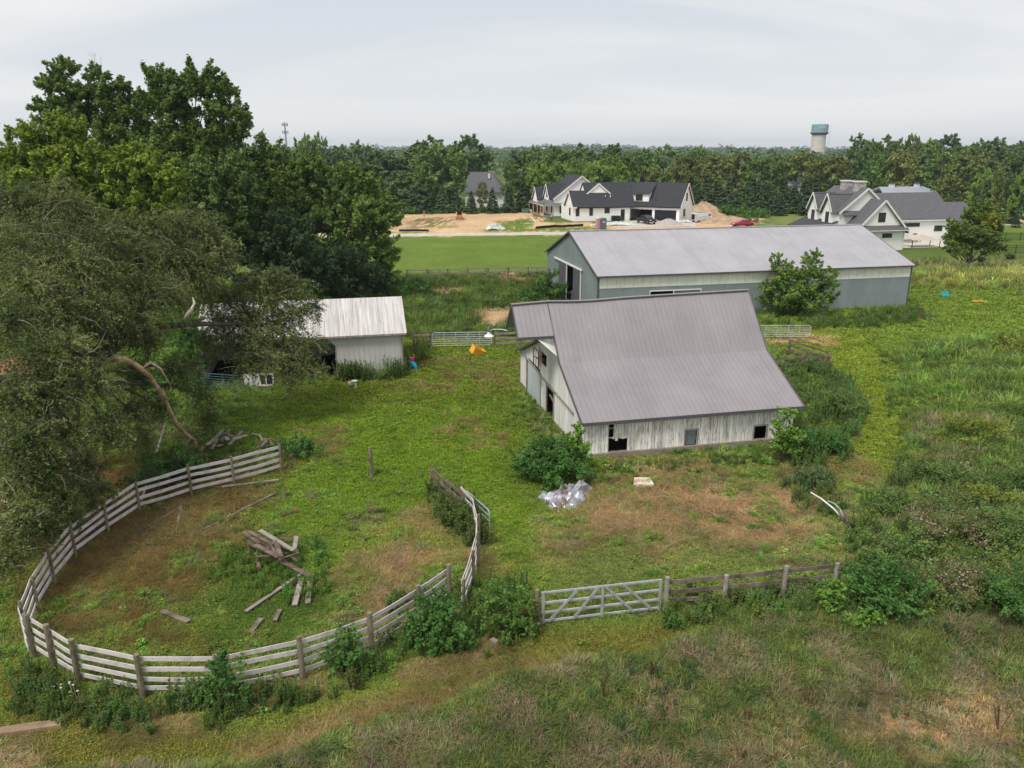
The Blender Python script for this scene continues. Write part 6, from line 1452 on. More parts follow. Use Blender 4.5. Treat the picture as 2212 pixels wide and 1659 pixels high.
bush_line('shrub', 'green shrubs growing over the right side of the tallest dirt pile', 'shrub', [(x, y, 0) for x, y in dens(V2((1560,468),(1640,470)), 7)], 1.7, M_bush, 42, S=.24, per=10)
bush_line('shrub', 'taller shrub on top of the dirt pile shrubs', 'shrub', [tuple(P(1622,462,178)[:2])+(0,)], 2.0, M_leafmid, 43, S=.24, per=10)
bush_line('hedge', 'dark flower border with orange tints along the patio of the white farmhouse', 'hedge', [(x, y, 0) for x, y in dens(V2((1738,553),(1800,555),(1850,556)), 8)], .95, mat('border_leaves', [(.03,.055,.02),(.06,.08,.03),(.16,.10,.05)], scale=1.2, lo=.35, hi=.72, rough=.8, island=.3), 44, S=.13, per=30)
bush_line('shrub', 'small dark shrubs at the corner of the white gable wall', 'shrub', [(x, y, 0) for x, y in V2((1708,552),(1722,554),(1726,548))], .8, M_leafdark, 45, S=.13, per=30)
bush_line('shrub', 'dark round shrub behind the patio chairs', 'shrub', [tuple(w3(2.2, 9.8))], .9, M_leafdark, 46, S=.13, per=30)

# distant woods, one mass out to the horizon
rng = np_rng(77); Ps, Ns, Ss = [], [], []
for Y0, hh, rr, S_, k in ((330,13,5.5,.75,70),(380,14,6,.85,60),(450,14,6.5,1.0,50),(540,15,7,1.2,44),(660,15,8,1.4,40),(820,16,9,1.7,36),(1050,17,11,2.1,34),(1400,18,14,2.6,30),(1900,20,18,3.2,28),(2700,24,24,4.5,26),(3900,30,32,6,24)):
    n = int(1.5*Y0/(rr*1.25)); xs = (np.arange(n)+rng.random(n))/n*1.5*Y0-.75*Y0; ys = Y0*(1+rng.uniform(-.06,.09,n))
    hn = .55+.85*fbm(xs, ys, rr*5, 5, 3)
    hill = np.clip(1-np.abs((xs/ys)-.09)/.09, 0, 1)*(Y0 > 1200)*Y0*.0035 + np.clip(1-np.abs((xs/ys)+.28)/.2, 0, 1)*(Y0 > 2000)*Y0*.001
    for x, y, h_, hl in zip(xs, ys, hn, hill):
        e = unit(rng.normal(size=(k,3))); e[:, 2] = np.abs(e[:, 2]); e[:, 1] = -np.abs(e[:, 1])*np.where(rng.random(k) < .8, 1, -1)
        r_ = rr*rng.uniform(.75,1.3); H_ = hh*h_*rng.uniform(.85,1.1)
        p = e*np.array([r_, r_, H_*.5])*rng.uniform(.7,1.1,(k,1)) + np.array([x, y, H_*.5+hl]); Ps.append(p); Ns.append(unit(e + np.array([0,0,.5]) + rng.normal(size=(k,3))*.4)); Ss.append(np.full(k, S_)*rng.uniform(.7,1.4,k))
dw = leaf_object('distant_woods', np.concatenate(Ps), np.concatenate(Ns), np.concatenate(Ss), leafmat('distant_wood_leaves', (.018,.036,.018), (.034,.06,.026), (.062,.09,.034), scale=.035, island=.35, tr=.1), aspect=.7, rng=rng)
tag(dw, 'distant woods stretching to the horizon behind the farm', 'woods', kind='stuff')
bm_ = MB()                                            # wooded rise on the horizon under the farthest trees
nseg = 60
for i in range(nseg):
    a0, a1 = -.75+1.5*i/nseg, -.75+1.5*(i+1)/nseg
    f = lambda a: 4+max(0, 1-abs(a-.09)/.10)*7
    bm_.add([(2500*a0,2500,-1),(2500*a1,2500,-1),(2900*a1,2900,f(a1)),(2900*a0,2900,f(a0)),(3600*a1,3600,-1),(3600*a0,3600,-1)], [(0,1,2,3),(3,2,4,5)])
struct(bm_.build('hills', mat('wooded_hills', [(.02,.04,.018),(.035,.06,.024)], scale=.01, rough=1)))

# ------------------------------------------------------------------ near grove on the left
def cl(items, px=1.0): return [tuple(P(x, y, Y)) + (r,) for x, y, Y, r in items]
def base(vx, Y): return (P(vx, 600, Y).x, Y, 0)
make_tree('maple_tree', 'tallest tree at the left with open ragged top against the sky', 'tree', base(215, 82),
    cl([(140,150,82,1.3),(120,185,82,1.5),(95,180,82,.9),(175,200,82,1.7),(210,170,82,1.3),(225,215,82,1.9),(150,235,82,1.9),(100,235,81,1.3),(255,190,82,1.2),(275,225,82,1.9),(200,265,82,2.4),(120,270,82,1.7),(270,275,82,2.4),(310,250,82,1.9),(240,320,82,2.6),(180,330,82,2.4),(310,320,83,2.4),(330,215,83,1.4)]),
    M_leaf, .16, 56, 101, trunk_r=.42, sub=.30, nsub=22, jit=.9)
make_tree('maple_tree', 'big dense tree right of the tallest one with a gap showing its limbs', 'tree', base(405, 80),
    cl([(345,170,80,1.5),(375,200,80,1.9),(350,235,80,2.2),(400,185,80,1.4),(430,170,79,1.7),(455,200,79,1.9),(470,240,79,1.9),(505,250,79,1.6),(525,275,79,1.2),(500,295,79,1.7),(400,250,82,1.6),(460,300,80,2.0),(385,300,80,2.3),(430,340,80,2.6),(350,330,80,2.4),(495,335,80,1.6),(365,370,80,2.6),(460,385,80,2.4)]),
    M_leaf, .16, 56, 102, trunk_r=.45, sub=.31, nsub=22)
make_tree('tulip_tree', 'bright yellow green tree at the far left edge', 'tree', base(110, 62),
    cl([(130,280,62,1.5),(90,290,62,1.5),(165,300,62,1.5),(50,320,62,1.7),(110,330,62,2.0),(180,340,62,1.8),(30,360,62,1.5),(75,380,62,2.0),(145,385,62,2.1),(200,385,62,1.5),(30,415,61,1.7),(110,430,62,2.0),(180,430,62,1.9)]),
    M_leafbright, .15, 52, 103, trunk_r=.3, sub=.27, nsub=22)
make_tree('tulip_tree', 'bright yellow green tree in front of the big dense one', 'tree', base(300, 62),
    cl([(275,335,62,1.2),(305,345,62,1.4),(255,365,62,1.4),(335,370,62,1.5),(290,385,62,1.9),(240,405,62,1.4),(350,410,62,1.7),(375,385,62,1.1),(270,430,62,1.8),(325,440,62,1.9),(370,445,62,1.4),(300,475,62,1.6),(245,450,62,1.4)]),
    M_leafbright, .15, 52, 104, trunk_r=.28, sub=.27, nsub=22)
make_tree('ash_tree', 'dark green tree between the bright one and the olive topped one', 'tree', base(450, 74),
    cl([(430,385,74,2.0),(475,375,74,2.2),(415,425,73,2.1),(470,430,73,2.5),(520,420,74,2.3),(500,470,74,2.6),(430,480,73,2.4),(530,500,74,2.4),(460,530,73,2.4)]),
    M_leafmid, .16, 44, 105, trunk_r=.32)
make_tree('ash_tree', 'olive topped tree in the middle of the grove', 'tree', base(560, 90),
    cl([(575,335,90,2.0),(545,350,90,2.0),(605,355,90,2.2),(570,385,90,2.8),(530,400,90,2.6),(610,410,90,2.8),(570,440,90,3.2),(620,465,89,2.8),(540,470,90,3.0),(580,510,89,3.2)]),
    M_leafmid, .18, 36, 106, trunk_r=.35)
make_tree('walnut_tree', 'light topped tree of the grove right of the olive topped one', 'tree', base(655, 88),
    cl([(650,355,88,2.0),(690,365,88,2.1),(625,380,88,2.2),(670,400,88,2.6),(710,400,87,2.2),(640,440,87,2.8),(695,445,86,2.8),(660,490,86,3.0),(720,480,86,2.6),(690,530,85,3.0)]),
    leafmat('walnut_leaves', (.05,.085,.02), (.075,.115,.026), (.105,.15,.034)), .18, 36, 107, trunk_r=.35)
make_tree('walnut_tree', 'light green tree leaning out at the right end of the grove', 'tree', base(760, 88),
    cl([(745,385,88,2.0),(775,395,88,2.1),(735,420,88,2.4),(790,425,88,2.3),(820,445,88,2.0),(838,480,88,1.9),(765,450,87,2.8),(805,480,87,2.6),(755,500,86,2.9),(820,520,87,2.4),(790,545,86,2.7),(835,560,87,1.6),(760,575,86,2.7),(815,595,87,2.2)]),
    leafmat('walnut_leaves_light', (.06,.10,.02), (.09,.14,.028), (.125,.18,.038)), .18, 36, 108, trunk_r=.35)
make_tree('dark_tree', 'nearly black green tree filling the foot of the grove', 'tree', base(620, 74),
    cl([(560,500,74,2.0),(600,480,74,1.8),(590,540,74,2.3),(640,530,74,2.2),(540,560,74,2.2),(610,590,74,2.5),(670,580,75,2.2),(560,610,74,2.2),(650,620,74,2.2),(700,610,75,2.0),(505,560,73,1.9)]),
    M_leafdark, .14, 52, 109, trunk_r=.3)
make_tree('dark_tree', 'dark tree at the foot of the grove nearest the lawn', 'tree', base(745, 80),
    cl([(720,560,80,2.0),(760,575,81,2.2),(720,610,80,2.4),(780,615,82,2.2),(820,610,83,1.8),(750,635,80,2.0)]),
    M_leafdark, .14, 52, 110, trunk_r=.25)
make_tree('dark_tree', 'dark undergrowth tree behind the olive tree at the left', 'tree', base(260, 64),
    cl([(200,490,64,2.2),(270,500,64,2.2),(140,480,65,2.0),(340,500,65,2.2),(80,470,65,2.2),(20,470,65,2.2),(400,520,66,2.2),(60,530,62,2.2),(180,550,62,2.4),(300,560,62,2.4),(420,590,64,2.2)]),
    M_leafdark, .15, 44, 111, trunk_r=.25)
make_tree('broadleaf_sapling', 'fresh green sapling in the gap under the olive tree limbs', 'tree', base(410, 52),
    cl([(400,700,52,1.1),(415,740,52,1.2),(395,780,52,1.2),(425,790,52,1.0),(370,820,51,1.2),(410,840,51,1.0),(440,650,53,1.1)]),
    M_bush, .10, 80, 112, trunk_r=.1)

# the sprawling olive coloured tree in front: leaves strung along drooping sprays
O_CL = [(40,450,40,2.0),(110,440,41,1.9),(170,475,42,1.9),(95,520,38,2.1),(20,540,36,2.0),(210,530,40,1.9),(265,500,43,1.3),(330,505,44,1.8),(395,490,45,1.6),(445,510,46,1.8),(480,550,46,1.4),(300,560,42,2.0),(370,560,43,2.0),(430,575,44,1.8),
        (160,590,37,2.1),(60,620,34,2.1),(240,610,39,2.0),(330,630,40,1.9),(390,650,42,1.4),(20,700,32,2.0),(120,690,34,2.0),(210,680,36,1.9),(290,690,38,1.8),
        (500,645,46,1.5),(450,640,45,1.2),(470,695,46,1.3),(520,730,46,1.2),(445,735,45,.8),(590,700,47,1.4),(555,615,47,1.5),(600,600,48,1.2),(640,625,48,1.2),(585,660,47,1.7),(530,690,46,1.6),(640,680,47,1.5),(680,665,48,.8),(480,730,45,1.2),(555,740,45,1.6),(620,735,46,1.5),(670,745,46,1.2),(590,785,44,1.4),(530,795,44,1.2),(655,795,45,1.1),(690,800,45,.6),(625,825,44,.7),
        (60,780,31,1.8),(150,770,32,1.7),(320,740,39.5,1.1),(290,815,39.5,1.5),(390,800,40.5,1.4),(440,855,41,1.2),(200,840,32,1.7),(100,860,30,1.7),(20,860,29,1.6),(285,890,37.5,1.5),(345,880,40.2,1.2),(450,905,41.5,.9),
        (230,930,32,1.4),(150,940,30,1.5),(60,950,28,1.5),(310,950,37,.9),(180,1010,30,1.1),(100,1030,28,1.3),(20,1040,27,1.4),(60,1110,26,1.0),(10,1150,25.5,1.0),(140,1080,28,.8),(195,1085,30,.6),(225,1055,31,.5),(110,1140,27,.7),(55,1185,25.5,.75),(10,1215,24.8,.8),(160,1120,29,.5),(90,1010,29,1.3),(30,980,29,1.5)]
oc = cl(O_CL); ob_ = base(95, 36.5); rng = np_rng(200); Ps, Ns, Ss = [], [], []; tw = MB(); rt = random.Random(9)
ot = thing('olive_green_tree', 'huge sprawling olive green tree with drooping sprays filling the left foreground', 'tree', ob_)
oL = np.array(ob_)
for (x, y, z, r) in oc:
    c = np.array([x, y, z]) - oL; c[2] = max(c[2], .4)
    ns = int(78*r*r) + 26; d = unit(rng.normal(size=(ns,3)) + np.array([0,0,.25])); st = c + d*r*rng.uniform(0, .66, (ns,1)); L = r*rng.uniform(.22,.72,ns); m = 22
    tt = np.linspace(.05, 1, m)[None, :, None]; side = unit(np.cross(d, rng.normal(size=(ns,3))))
    pth = st[:, None, :] + d[:, None, :]*L[:, None, None]*tt + side[:, None, :]*(L*.25)[:, None, None]*np.sin(tt*2.2) - np.array([0,0,1])*(L*.55)[:, None, None]*tt**2
    pp = pth + rng.normal(size=pth.shape)*.05; pp = pp.reshape(-1,3); keep = (pp[:, 2] > .05) & (rng.random(len(pp)) < .9)
    Ps.append(pp[keep]); nn = unit(np.repeat(d, m, 0)*.3 + np.array([0,0,.7]) + rng.normal(size=(ns*m,3))*.6); Ns.append(nn[keep])
    for i in range(0, ns, 9):
        q = [pth[i, j] for j in (0, 5, 10, 15, 21)]
        if q[-1][2] > .1: tw.tube([Vector(v) for v in q], [.016,.013,.01,.008,.004], 3, caps=False)
    for _ in range(int(2.2*r)):                                  # bare grey twigs sticking out
        v = Vector(rng.normal(size=3)); v.z = abs(v.z)*.6; v.y = -abs(v.y); v.normalize(); p0 = Vector(c) + v*r*.55; pr = [p0]
        for k in range(5): v = (v + Vector(rng.normal(size=3))*.33 + Vector((0,0,-.05))).normalized(); pr.append(pr[-1] + v*r*.17)
        if min(p.z for p in pr) > .1: tw.tube(pr, [.022,.019,.015,.012,.008,.004], 4, caps=False)
Pn, Nn = np.concatenate(Ps), np.concatenate(Ns)
leaf_object('crown', Pn, Nn, .062*rng.uniform(.6,1.4,len(Pn)), M_olive, ot, aspect=.42, rng=rng)
tw.build('twigs', M_twig, ot, recalc=False)
def W(x, y, Y): v = P(x, y, Y); return Vector((v.x-ob_[0], v.y-ob_[1], v.z))
b = MB()
b.tube([Vector((0,0,-.3)), Vector((0,0,.4)), Vector((.1,.2,1.6)), W(120,900,36.8), W(150,840,37), W(190,795,37.5), W(230,762,38), W(262,738,39), W(300,690,40), W(350,640,41), W(410,590,43)], [.62,.5,.45,.42,.40,.37,.33,.30,.24,.17,.08], 12)
for tgt in oc:
    tv = Vector(tgt[:3]) - Vector(ob_)
    if tgt[3] < 1.1: continue
    if tv.x > W(470,700,46).x and tv.y > 5:
        p0 = W(545,700,46); b.tube([p0, p0.lerp(tv,.5)+Vector((0,0,.3)), tv], [.07,.05,.015], 5); continue
    p0 = W(150,840,37) if tv.z < 5 else W(230,762,38) if tv.x > 1 else W(170,815,37.3)
    m1 = p0.lerp(tv, .4) + Vector((rt.uniform(-.4,.4), rt.uniform(-.4,.4), .6)); b.tube([p0, m1, p0.lerp(tv, .75)+Vector((0,0,.5)), tv], [.16,.11,.07,.02], 6)
b.tube([W(262,738,39), W(340,705,41), W(430,700,43.5), W(545,700,46), W(620,700,47)], [.24,.18,.14,.10,.04], 8)
b.build('trunk', M_bark, ot, smooth=True)
b = MB()
dl = [W(233,778,35.6), W(250,775,35.6), W(268,777,35.8), W(288,787,36), W(305,795,36.2), W(322,812,36.6), W(338,832,37), W(352,852,37.5), W(362,872,38), W(372,895,38.4), W(384,918,38.9), W(396,934,39.3), W(410,944,39.6), W(420,950,39.9), W(428,962,40), W(430,980,40.2)]
dl = [p + Vector((rt.uniform(-.07,.07), 0, rt.uniform(-.07,.07))) for p in dl]
b.tube(dl, [k*rt.uniform(.72,1.05) for k in [.17,.20,.17,.16,.15,.14,.13,.15,.13,.12,.12,.11,.12,.09,.08,.05]], 9)
b.tube([dl[4], W(325,783,36.3), W(345,795,36.6), W(360,820,36.9), W(372,838,37)], [.08,.07,.06,.05,.02], 6)
b.tube([dl[13], W(424,972,39.9), W(418,985,40.1)], [.05,.04,.02], 5); b.tube([dl[12], W(404,962,39.7), W(398,966,39.7)], [.05,.03,.01], 5); b.tube([dl[14], W(436,984,40.2)], [.05,.02], 5)
b.build('dead_limb', M_barkdead, ot, smooth=True)
b = MB(); b.tube([W(398,690,40), W(404,680,40), W(414,668,40), W(420,655,40.2), W(416,642,40.3)], [.07,.10,.09,.07,.02], 7); b.build('broken_stub', mat('bleached_wood', [(.50,.42,.36),(.66,.58,.52)], scale=4, rough=.8), ot, smooth=True)
b = MB()
for pth in (((0,960,29),(25,985,29),(45,1020,29.2),(75,1045,29.5)), ((0,1012,28),(30,1000,28.2)), ((0,1080,28),(25,1088,28),(40,1102,28.2)), ((0,1065,28),(28,1058,28)), ((50,845,33),(60,860,33),(75,880,33.2))):
    b.tube([W(*p) for p in pth], [.045,.04,.03,.012][:len(pth)] if len(pth) > 2 else [.03,.01], 5)
b.build('bare_branch', M_barkdead, ot, smooth=True)

# dead thin snag above the left tree
b = MB(); rt = random.Random(3); o0 = P(228, 230, 83)
def snag(p, d, L_s, r, k):
    q = p + d*L_s; b.tube([p, p.lerp(q, .5)+Vector((rt.uniform(-.1,.1),0,rt.uniform(-.1,.1))), q], [r, r*.7, r*.4], 4, caps=False)
    if k:
        for _ in range(2 if k > 1 else 3): e = (d + Vector((rt.uniform(-.6,.6), rt.uniform(-.6,.6), rt.uniform(.0,.4)))).normalized(); snag(q, e, L_s*rt.uniform(.6,.85), r*.5, k-1)
snag(Vector((0,0,0)), Vector((0,0,1)), 1.9, .07, 4)
tsn = b.build('dead_tree', M_twig, loc=P(228, 225, 83)); me_ = tsn.data
b2_ = MB(); gzl = P(228, 225, 83).z; b2_.tube([(0,0,-gzl),(0,0,0)], [.22,.07], 6); b2_.build('trunk', M_bark, tsn)
tag(tsn, 'thin leafless treetop sticking up above the left crown', 'tree')

# ------------------------------------------------------------------ single small trees and shrubs
def shrub(name, label, vx, vy, items, lm, S, per, seed, cat='shrub', tr=.05, nsub=12, group=None, sub=.36, jit=.9):
    g0 = G(vx, vy)
    return make_tree(name, label, cat, (g0.x, g0.y, 0), [(g0.x+dx, g0.y+dy, z, r) for dx, dy, z, r in items], lm, S, per, seed, trunk_r=tr, parts=('stem','foliage'), nsub=nsub, group=group, sub=sub, jit=jit)
M_mul = leafmat('mulberry_leaves', (.06,.105,.018), (.085,.145,.026), (.12,.185,.036), scale=.7, extra=[((.22,.19,.03), 1.2, (1,1,1), .62, .7, .5)])
shrub('young_tree', 'bushy young tree against the front wall of the long pole barn', 1722, 682, [(-2.6,0,1.6,1.3),(-1.5,-.4,2.6,1.4),(-.2,-.6,2.2,1.5),(1.2,-.3,2.2,1.4),(2.4,0,1.6,1.3),(-2.0,0,3.8,1.2),(-2.4,0,5.0,.8),(-2.6,0,5.9,.45),(-1.2,0,4.2,1.0),(-.2,-.3,3.8,1.1),(.9,-.3,4.3,1.2),(.8,0,5.4,.95),(1.3,0,6.0,.6),(2.1,0,3.8,1.2),(2.9,0,3.0,1.0),(-3.2,0,2.8,.9),(.5,-.6,1.2,1.3),(-1.2,-.5,1.1,1.2),(2.9,0,4.4,.6),(-1.4,0,5.2,.5)], M_mul, .13, 52, 301, 'tree', .12)
shrub('maple_sapling', 'light green sapling against the right end of the barn wall', 1687, 1000, [(0,0,.9,.55),(.15,-.1,1.5,.6),(-.15,0,2.1,.5),(.1,0,2.7,.38),(-.25,0,2.9,.28),(.5,0,1.9,.4),(.75,0,1.4,.35),(-.4,0,1.6,.35),(.3,0,2.9,.25),(-.2,-.1,1.0,.5),(.5,-.1,.7,.45)], M_bushlight, .085, 110, 302, 'sapling', .05)
shrub('maple_sapling', 'light green sapling against the left corner of the barn', 1238, 1025, [(0,0,.8,.6),(.2,0,1.5,.55),(-.1,0,2.0,.4),(.3,0,2.3,.3),(.1,.1,2.6,.22),(.7,0,1.5,.3),(-.3,-.1,1.0,.5),(.5,-.1,.9,.5)], M_bushlight, .085, 110, 303, 'sapling', .05)
shrub('shrub', 'dense dark green bush at the left corner of the barn', 1180, 1045, [(0,0,.8,1.0),(.8,.3,1.0,1.0),(-.7,.2,.7,.9),(.3,.8,1.2,1.05),(-.3,1.0,1.2,1.0),(1.2,.9,.9,.9),(1.5,-.1,.6,.7),(.5,-.3,.5,.8),(-.9,.9,.8,.8),(0,.4,1.4,.8),(-.5,1.8,1.0,.8),(.7,1.6,1.2,.8),(-.2,-.3,.5,.8)], M_bush, .07, 120, 304, tr=.04)
shrub('round_tree', 'round tree with a yellow patch beside the white farmhouse', 2092, 580, [(0,0,3.2,2.0),(1.6,0,3.4,1.8),(-1.7,0,3.2,1.7),(0,0,5.2,2.2),(1.7,0,5.4,1.8),(-1.6,0,5.0,1.9),(.2,0,7.0,1.9),(1.7,0,7.1,1.5),(-1.2,0,7.0,1.6),(-3.0,0,3.8,1.2),(3.1,0,4.0,1.3),(-2.9,0,5.6,1.1),(3.0,0,6.3,1.3),(.5,0,8.4,1.1),(-.6,0,8.0,1.0),(3.9,0,2.8,.8),(2.6,0,2.2,1.0),(-2.2,0,2.2,1.0)], leafmat('linden_leaves', (.055,.085,.016), (.085,.12,.022), (.12,.155,.03)), .17, 34, 305, 'tree', .22)
o = bpy.data.objects['round_tree']; rng = np_rng(9); Pn, Nn = clump_leaves([(.9,-1.6,7.0,.9),(.2,-1.7,6.4,.5),(1.5,-1.4,6.3,.6)], 30, rng, nsub=10); leaf_object('yellow_leaves', Pn, Nn, .17*rng.uniform(.6,1.3,len(Pn)), leafmat('turned_yellow_leaves', (.15,.15,.02), (.20,.19,.022), (.26,.235,.03)), o, rng=rng)
shrub('shrub', 'round green bush at the open end of the pole barn', 1178, 655, [(0,0,1.0,1.5),(-1.6,.3,.7,1.1),(1.1,.2,1.2,1.2),(.3,.6,2.0,1.0),(.6,.3,3.0,.7),(-2.6,0,.5,.9),(1.2,0,3.4,.35)], M_bush, .11, 60, 306, tr=.08)
shrub('shrub', 'green weeds shrub hanging on the right end of the lawn fence grove', 905, 640, [(0,0,.8,1.2),(-2,0,1.0,1.4),(-4,.5,1.2,1.6),(-1.5,-2,.6,1.1),(.6,.5,1.4,.5)], M_bush, .12, 50, 307, tr=.06)
shrub('big_leaf_bush', 'rounded bush hanging over the pen rails at the bottom', 743, 1450, [(0,0,.7,.55),(.35,0,.8,.45),(-.3,0,.7,.45),(0,.1,1.15,.42),(.15,-.2,.45,.45),(-.2,-.2,.35,.4),(.3,.1,1.25,.3)], M_bush, .06, 150, 308, group='bushes on the pen rails')
shrub('big_leaf_bush', 'tall feathery bush growing through the pen rails left of the rounded one', 500, 1525, [(-.35,0,.8,.4),(0,0,1.0,.42),(.15,0,1.5,.35),(-.2,0,1.5,.35),(.3,0,.6,.4),(-.6,-.1,.5,.35),(.05,0,.35,.4),(-.15,.1,1.75,.2)], M_bush, .06, 140, 309, group='bushes on the pen rails')
shrub('big_leaf_bush', 'big dense bush beside the rails at the right of the pen', 940, 1400, [(0,0,.8,.7),(.5,0,.9,.65),(-.5,0,.8,.6),(.1,.2,1.4,.6),(.8,-.1,.6,.5),(-.2,-.2,.5,.6),(.5,.1,1.5,.4),(-.7,.1,.5,.5),(-.4,.2,1.5,.4),(.3,-.3,.4,.5)], M_bush, .06, 150, 310, group='bushes on the pen rails')
shrub('leafy_bush', 'open leafy bush between the big dense bush and the silver gate', 1090, 1380, [(0,0,.8,.65),(.5,0,.7,.55),(-.5,.2,.9,.6),(.1,.3,1.4,.55),(-.4,.5,1.5,.5),(.7,.2,1.2,.4),(.2,-.2,.4,.5),(.75,-.1,.4,.4),(-.2,.9,1.3,.6),(.4,1.0,1.0,.5)], leafmat('leafy_bush_leaves', (.04,.08,.016), (.065,.12,.024), (.10,.165,.034), scale=1.2), .06, 105, 311)
shrub('shaded_shrub', 'undergrowth coloured nearly black for tree shade at the left edge beside the round pen', 10, 1235, [(-.6,0,.7,.8),(0,1.5,.9,.9),(-.8,2.6,1.1,1.0),(.3,3.4,1.0,.9),(1.2,5.2,1.1,1.0),(-.2,5,1.4,1.1),(2.6,7,1.0,1.0),(-1,-1.2,.5,.6),(3.8,8.6,.9,.9)], M_leafdark, .06, 110, 320, tr=.05)  # near-black leaves carry the shade beneath the olive tree
shrub('goldenrod', 'yellow green goldenrod clump at the left post of the silver gate', 1140, 1362, [(0,0,.5,.35),(.1,0,.9,.3),(-.2,0,.7,.3)], M_twist, .045, 200, 312)
shrub('elder_bush', 'big bright leaved elder bush at the right end of the dark rail fence', 1880, 1335, [(0,0,.9,.75),(.7,0,.8,.7),(-.7,.1,.8,.65),(.2,.4,1.5,.65),(.9,.4,1.3,.6),(1.4,.2,.8,.6),(-.4,.5,1.4,.5),(.4,-.3,.5,.6),(1.1,-.2,.5,.5),(1.7,.6,.9,.6)], M_bush, .075, 105, 313)
shrub('elder_bush', 'low lime green elder shoots below the big elder bush', 1855, 1362, [(0,0,.45,.35),(.35,0,.5,.35),(-.3,0,.4,.3),(.6,-.05,.45,.3)], M_bushlight, .075, 110, 314)
shrub('elder_bush', 'bright green elder shoots at the left of the big elder bush', 1790, 1335, [(0,0,.6,.4),(.1,0,1.1,.35),(-.2,0,.9,.3),(.25,0,.4,.35),(0,0,1.4,.22)], M_bushlight, .075, 110, 315)
shrub('shrub', 'tall dark weeds clump wrapped round the broken panel at the pen opening', 985, 1150, [(0,0,.5,.6),(.3,.3,.6,.6),(-.3,.5,.6,.5),(.7,-.1,.5,.6),(.6,.6,.7,.5),(1.0,.3,.5,.5),(-.5,1.0,.6,.45),(.2,.9,.8,.4)], leafmat('dull_weed_leaves', (.035,.06,.015), (.055,.085,.02), (.085,.12,.03), scale=1), .045, 200, 316)
shrub('shrub', 'green weed bush at the very end of the far pen rails', 640, 990, [(0,0,.5,.75),(.9,0,.4,.6),(-.8,.1,.5,.6),(.3,.5,.6,.6)], M_bush, .06, 130, 317)
shrub('shrub', 'dark green weed bush behind the leaning pale pole', 365, 1040, [(0,0,.7,1.0),(1.0,0,.6,.9),(-1.0,.1,.6,.8),(.3,.8,.8,.9),(-.5,-.8,.4,.7)], M_bush, .07, 110, 318)
M_soft = leafmat('soft_weed_leaves', (.06,.095,.028), (.09,.14,.038), (.13,.185,.05), scale=.9, island=.35)
for i, (vx, vy, s, lab, lm) in enumerate(((1760,985,1.1,'large dark green bush touching the right corner of the barn',M_bush),(1800,900,1.3,'grey green bush halfway along the barn right side',M_soft),(1745,1050,.8,'low grey green bush in front of the barn right corner',leafmat('grey_green_leaves', (.05,.08,.03), (.075,.11,.045), (.10,.14,.06))),
        (1905,1120,.9,'grey green bush right of the bent white pipes',M_soft),(1935,1210,1.1,'grey green bush above the big elder bush',M_soft),(2035,1050,1.0,'leafy bush left of the goldenrod clump on the right',M_soft),(2120,1100,.9,'yellow green goldenrod clump on the right',M_twist),(2110,960,1.3,'tall yellowish weed clump near the right edge',M_twist),
        (2185,1070,1.0,'dark bush at the right edge beside the goldenrod',M_leafmid),(2160,1190,1.3,'broad green bush near the right edge',M_soft),(2190,1330,1.2,'green bush at the right edge below the pink seed heads',M_bush),(2040,870,1.0,'slender weed tree above the yellowish weeds',M_bushlight),(2195,770,1.6,'yellowish shrub at the right edge of the pasture',M_twist),(2180,560,.7,'small dark bush below the black fence',M_leafdark),(2120,566,.6,'small round dark bush in the grass below the black fence',M_leafdark),(1860,640,1.0,'weed bush at the foot of the pole barn right half',M_bush),(2170,612,.7,'lone brownish weed bush on the right meadow',M_leafmid))):
    s *= 1.12 if vy > 850 else 1; rr_ = random.Random(400+i); it = [(rr_.uniform(-.8,.8)*s, rr_.uniform(-.5,.5)*s, rr_.uniform(.25,.75)*s, rr_.uniform(.45,.7)*s) for _ in range(8)]
    shrub('weed_bush', lab, vx, vy, it, lm, .05 if vy > 850 else .09, 150 if vy > 850 else 60, 400+i, group='bushes on the right', tr=.03)
M_dry = leafmat('dry_seed_heads', (.09,.075,.045), (.19,.155,.10), (.32,.27,.20), scale=2, island=.35)
for i, (vx, vy, s, lab) in enumerate(((2060,1180,1.5,'large pinkish brown seed head thicket on the right'),(2110,1300,1.4,'lower pinkish brown seed head thicket near the right edge'),(1990,1120,.8,'small pale seed head clump above the large thicket'),(1760,790,.8,'pale flowering weeds beside the little corner fence'))):
    rr_ = random.Random(450+i); it = [(rr_.uniform(-.9,.9)*s, rr_.uniform(-.6,.6)*s, rr_.uniform(.25,.6)*s, rr_.uniform(.4,.6)*s) for _ in range(9)]
    t_ = shrub('seed_head_thicket', lab, vx, vy, it, leafmat('thicket_leaves_%s' % 'abcd'[i], (.05,.065,.02), (.08,.095,.03), (.13,.13,.05), scale=1.5), .035, 190, 450+i, cat='thicket', group='seed head thickets', tr=.03)
    rng = np_rng(460+i); Pn, Nn = clump_leaves([(a, c, z+.12, r*1.03) for a, c, z, r in it], 60, rng, nsub=12); leaf_object('seed_heads', Pn[::2], Nn[::2], .034*rng.uniform(.6,1.4,len(Pn[::2])), M_dry, t_, aspect=.7, rng=rng)
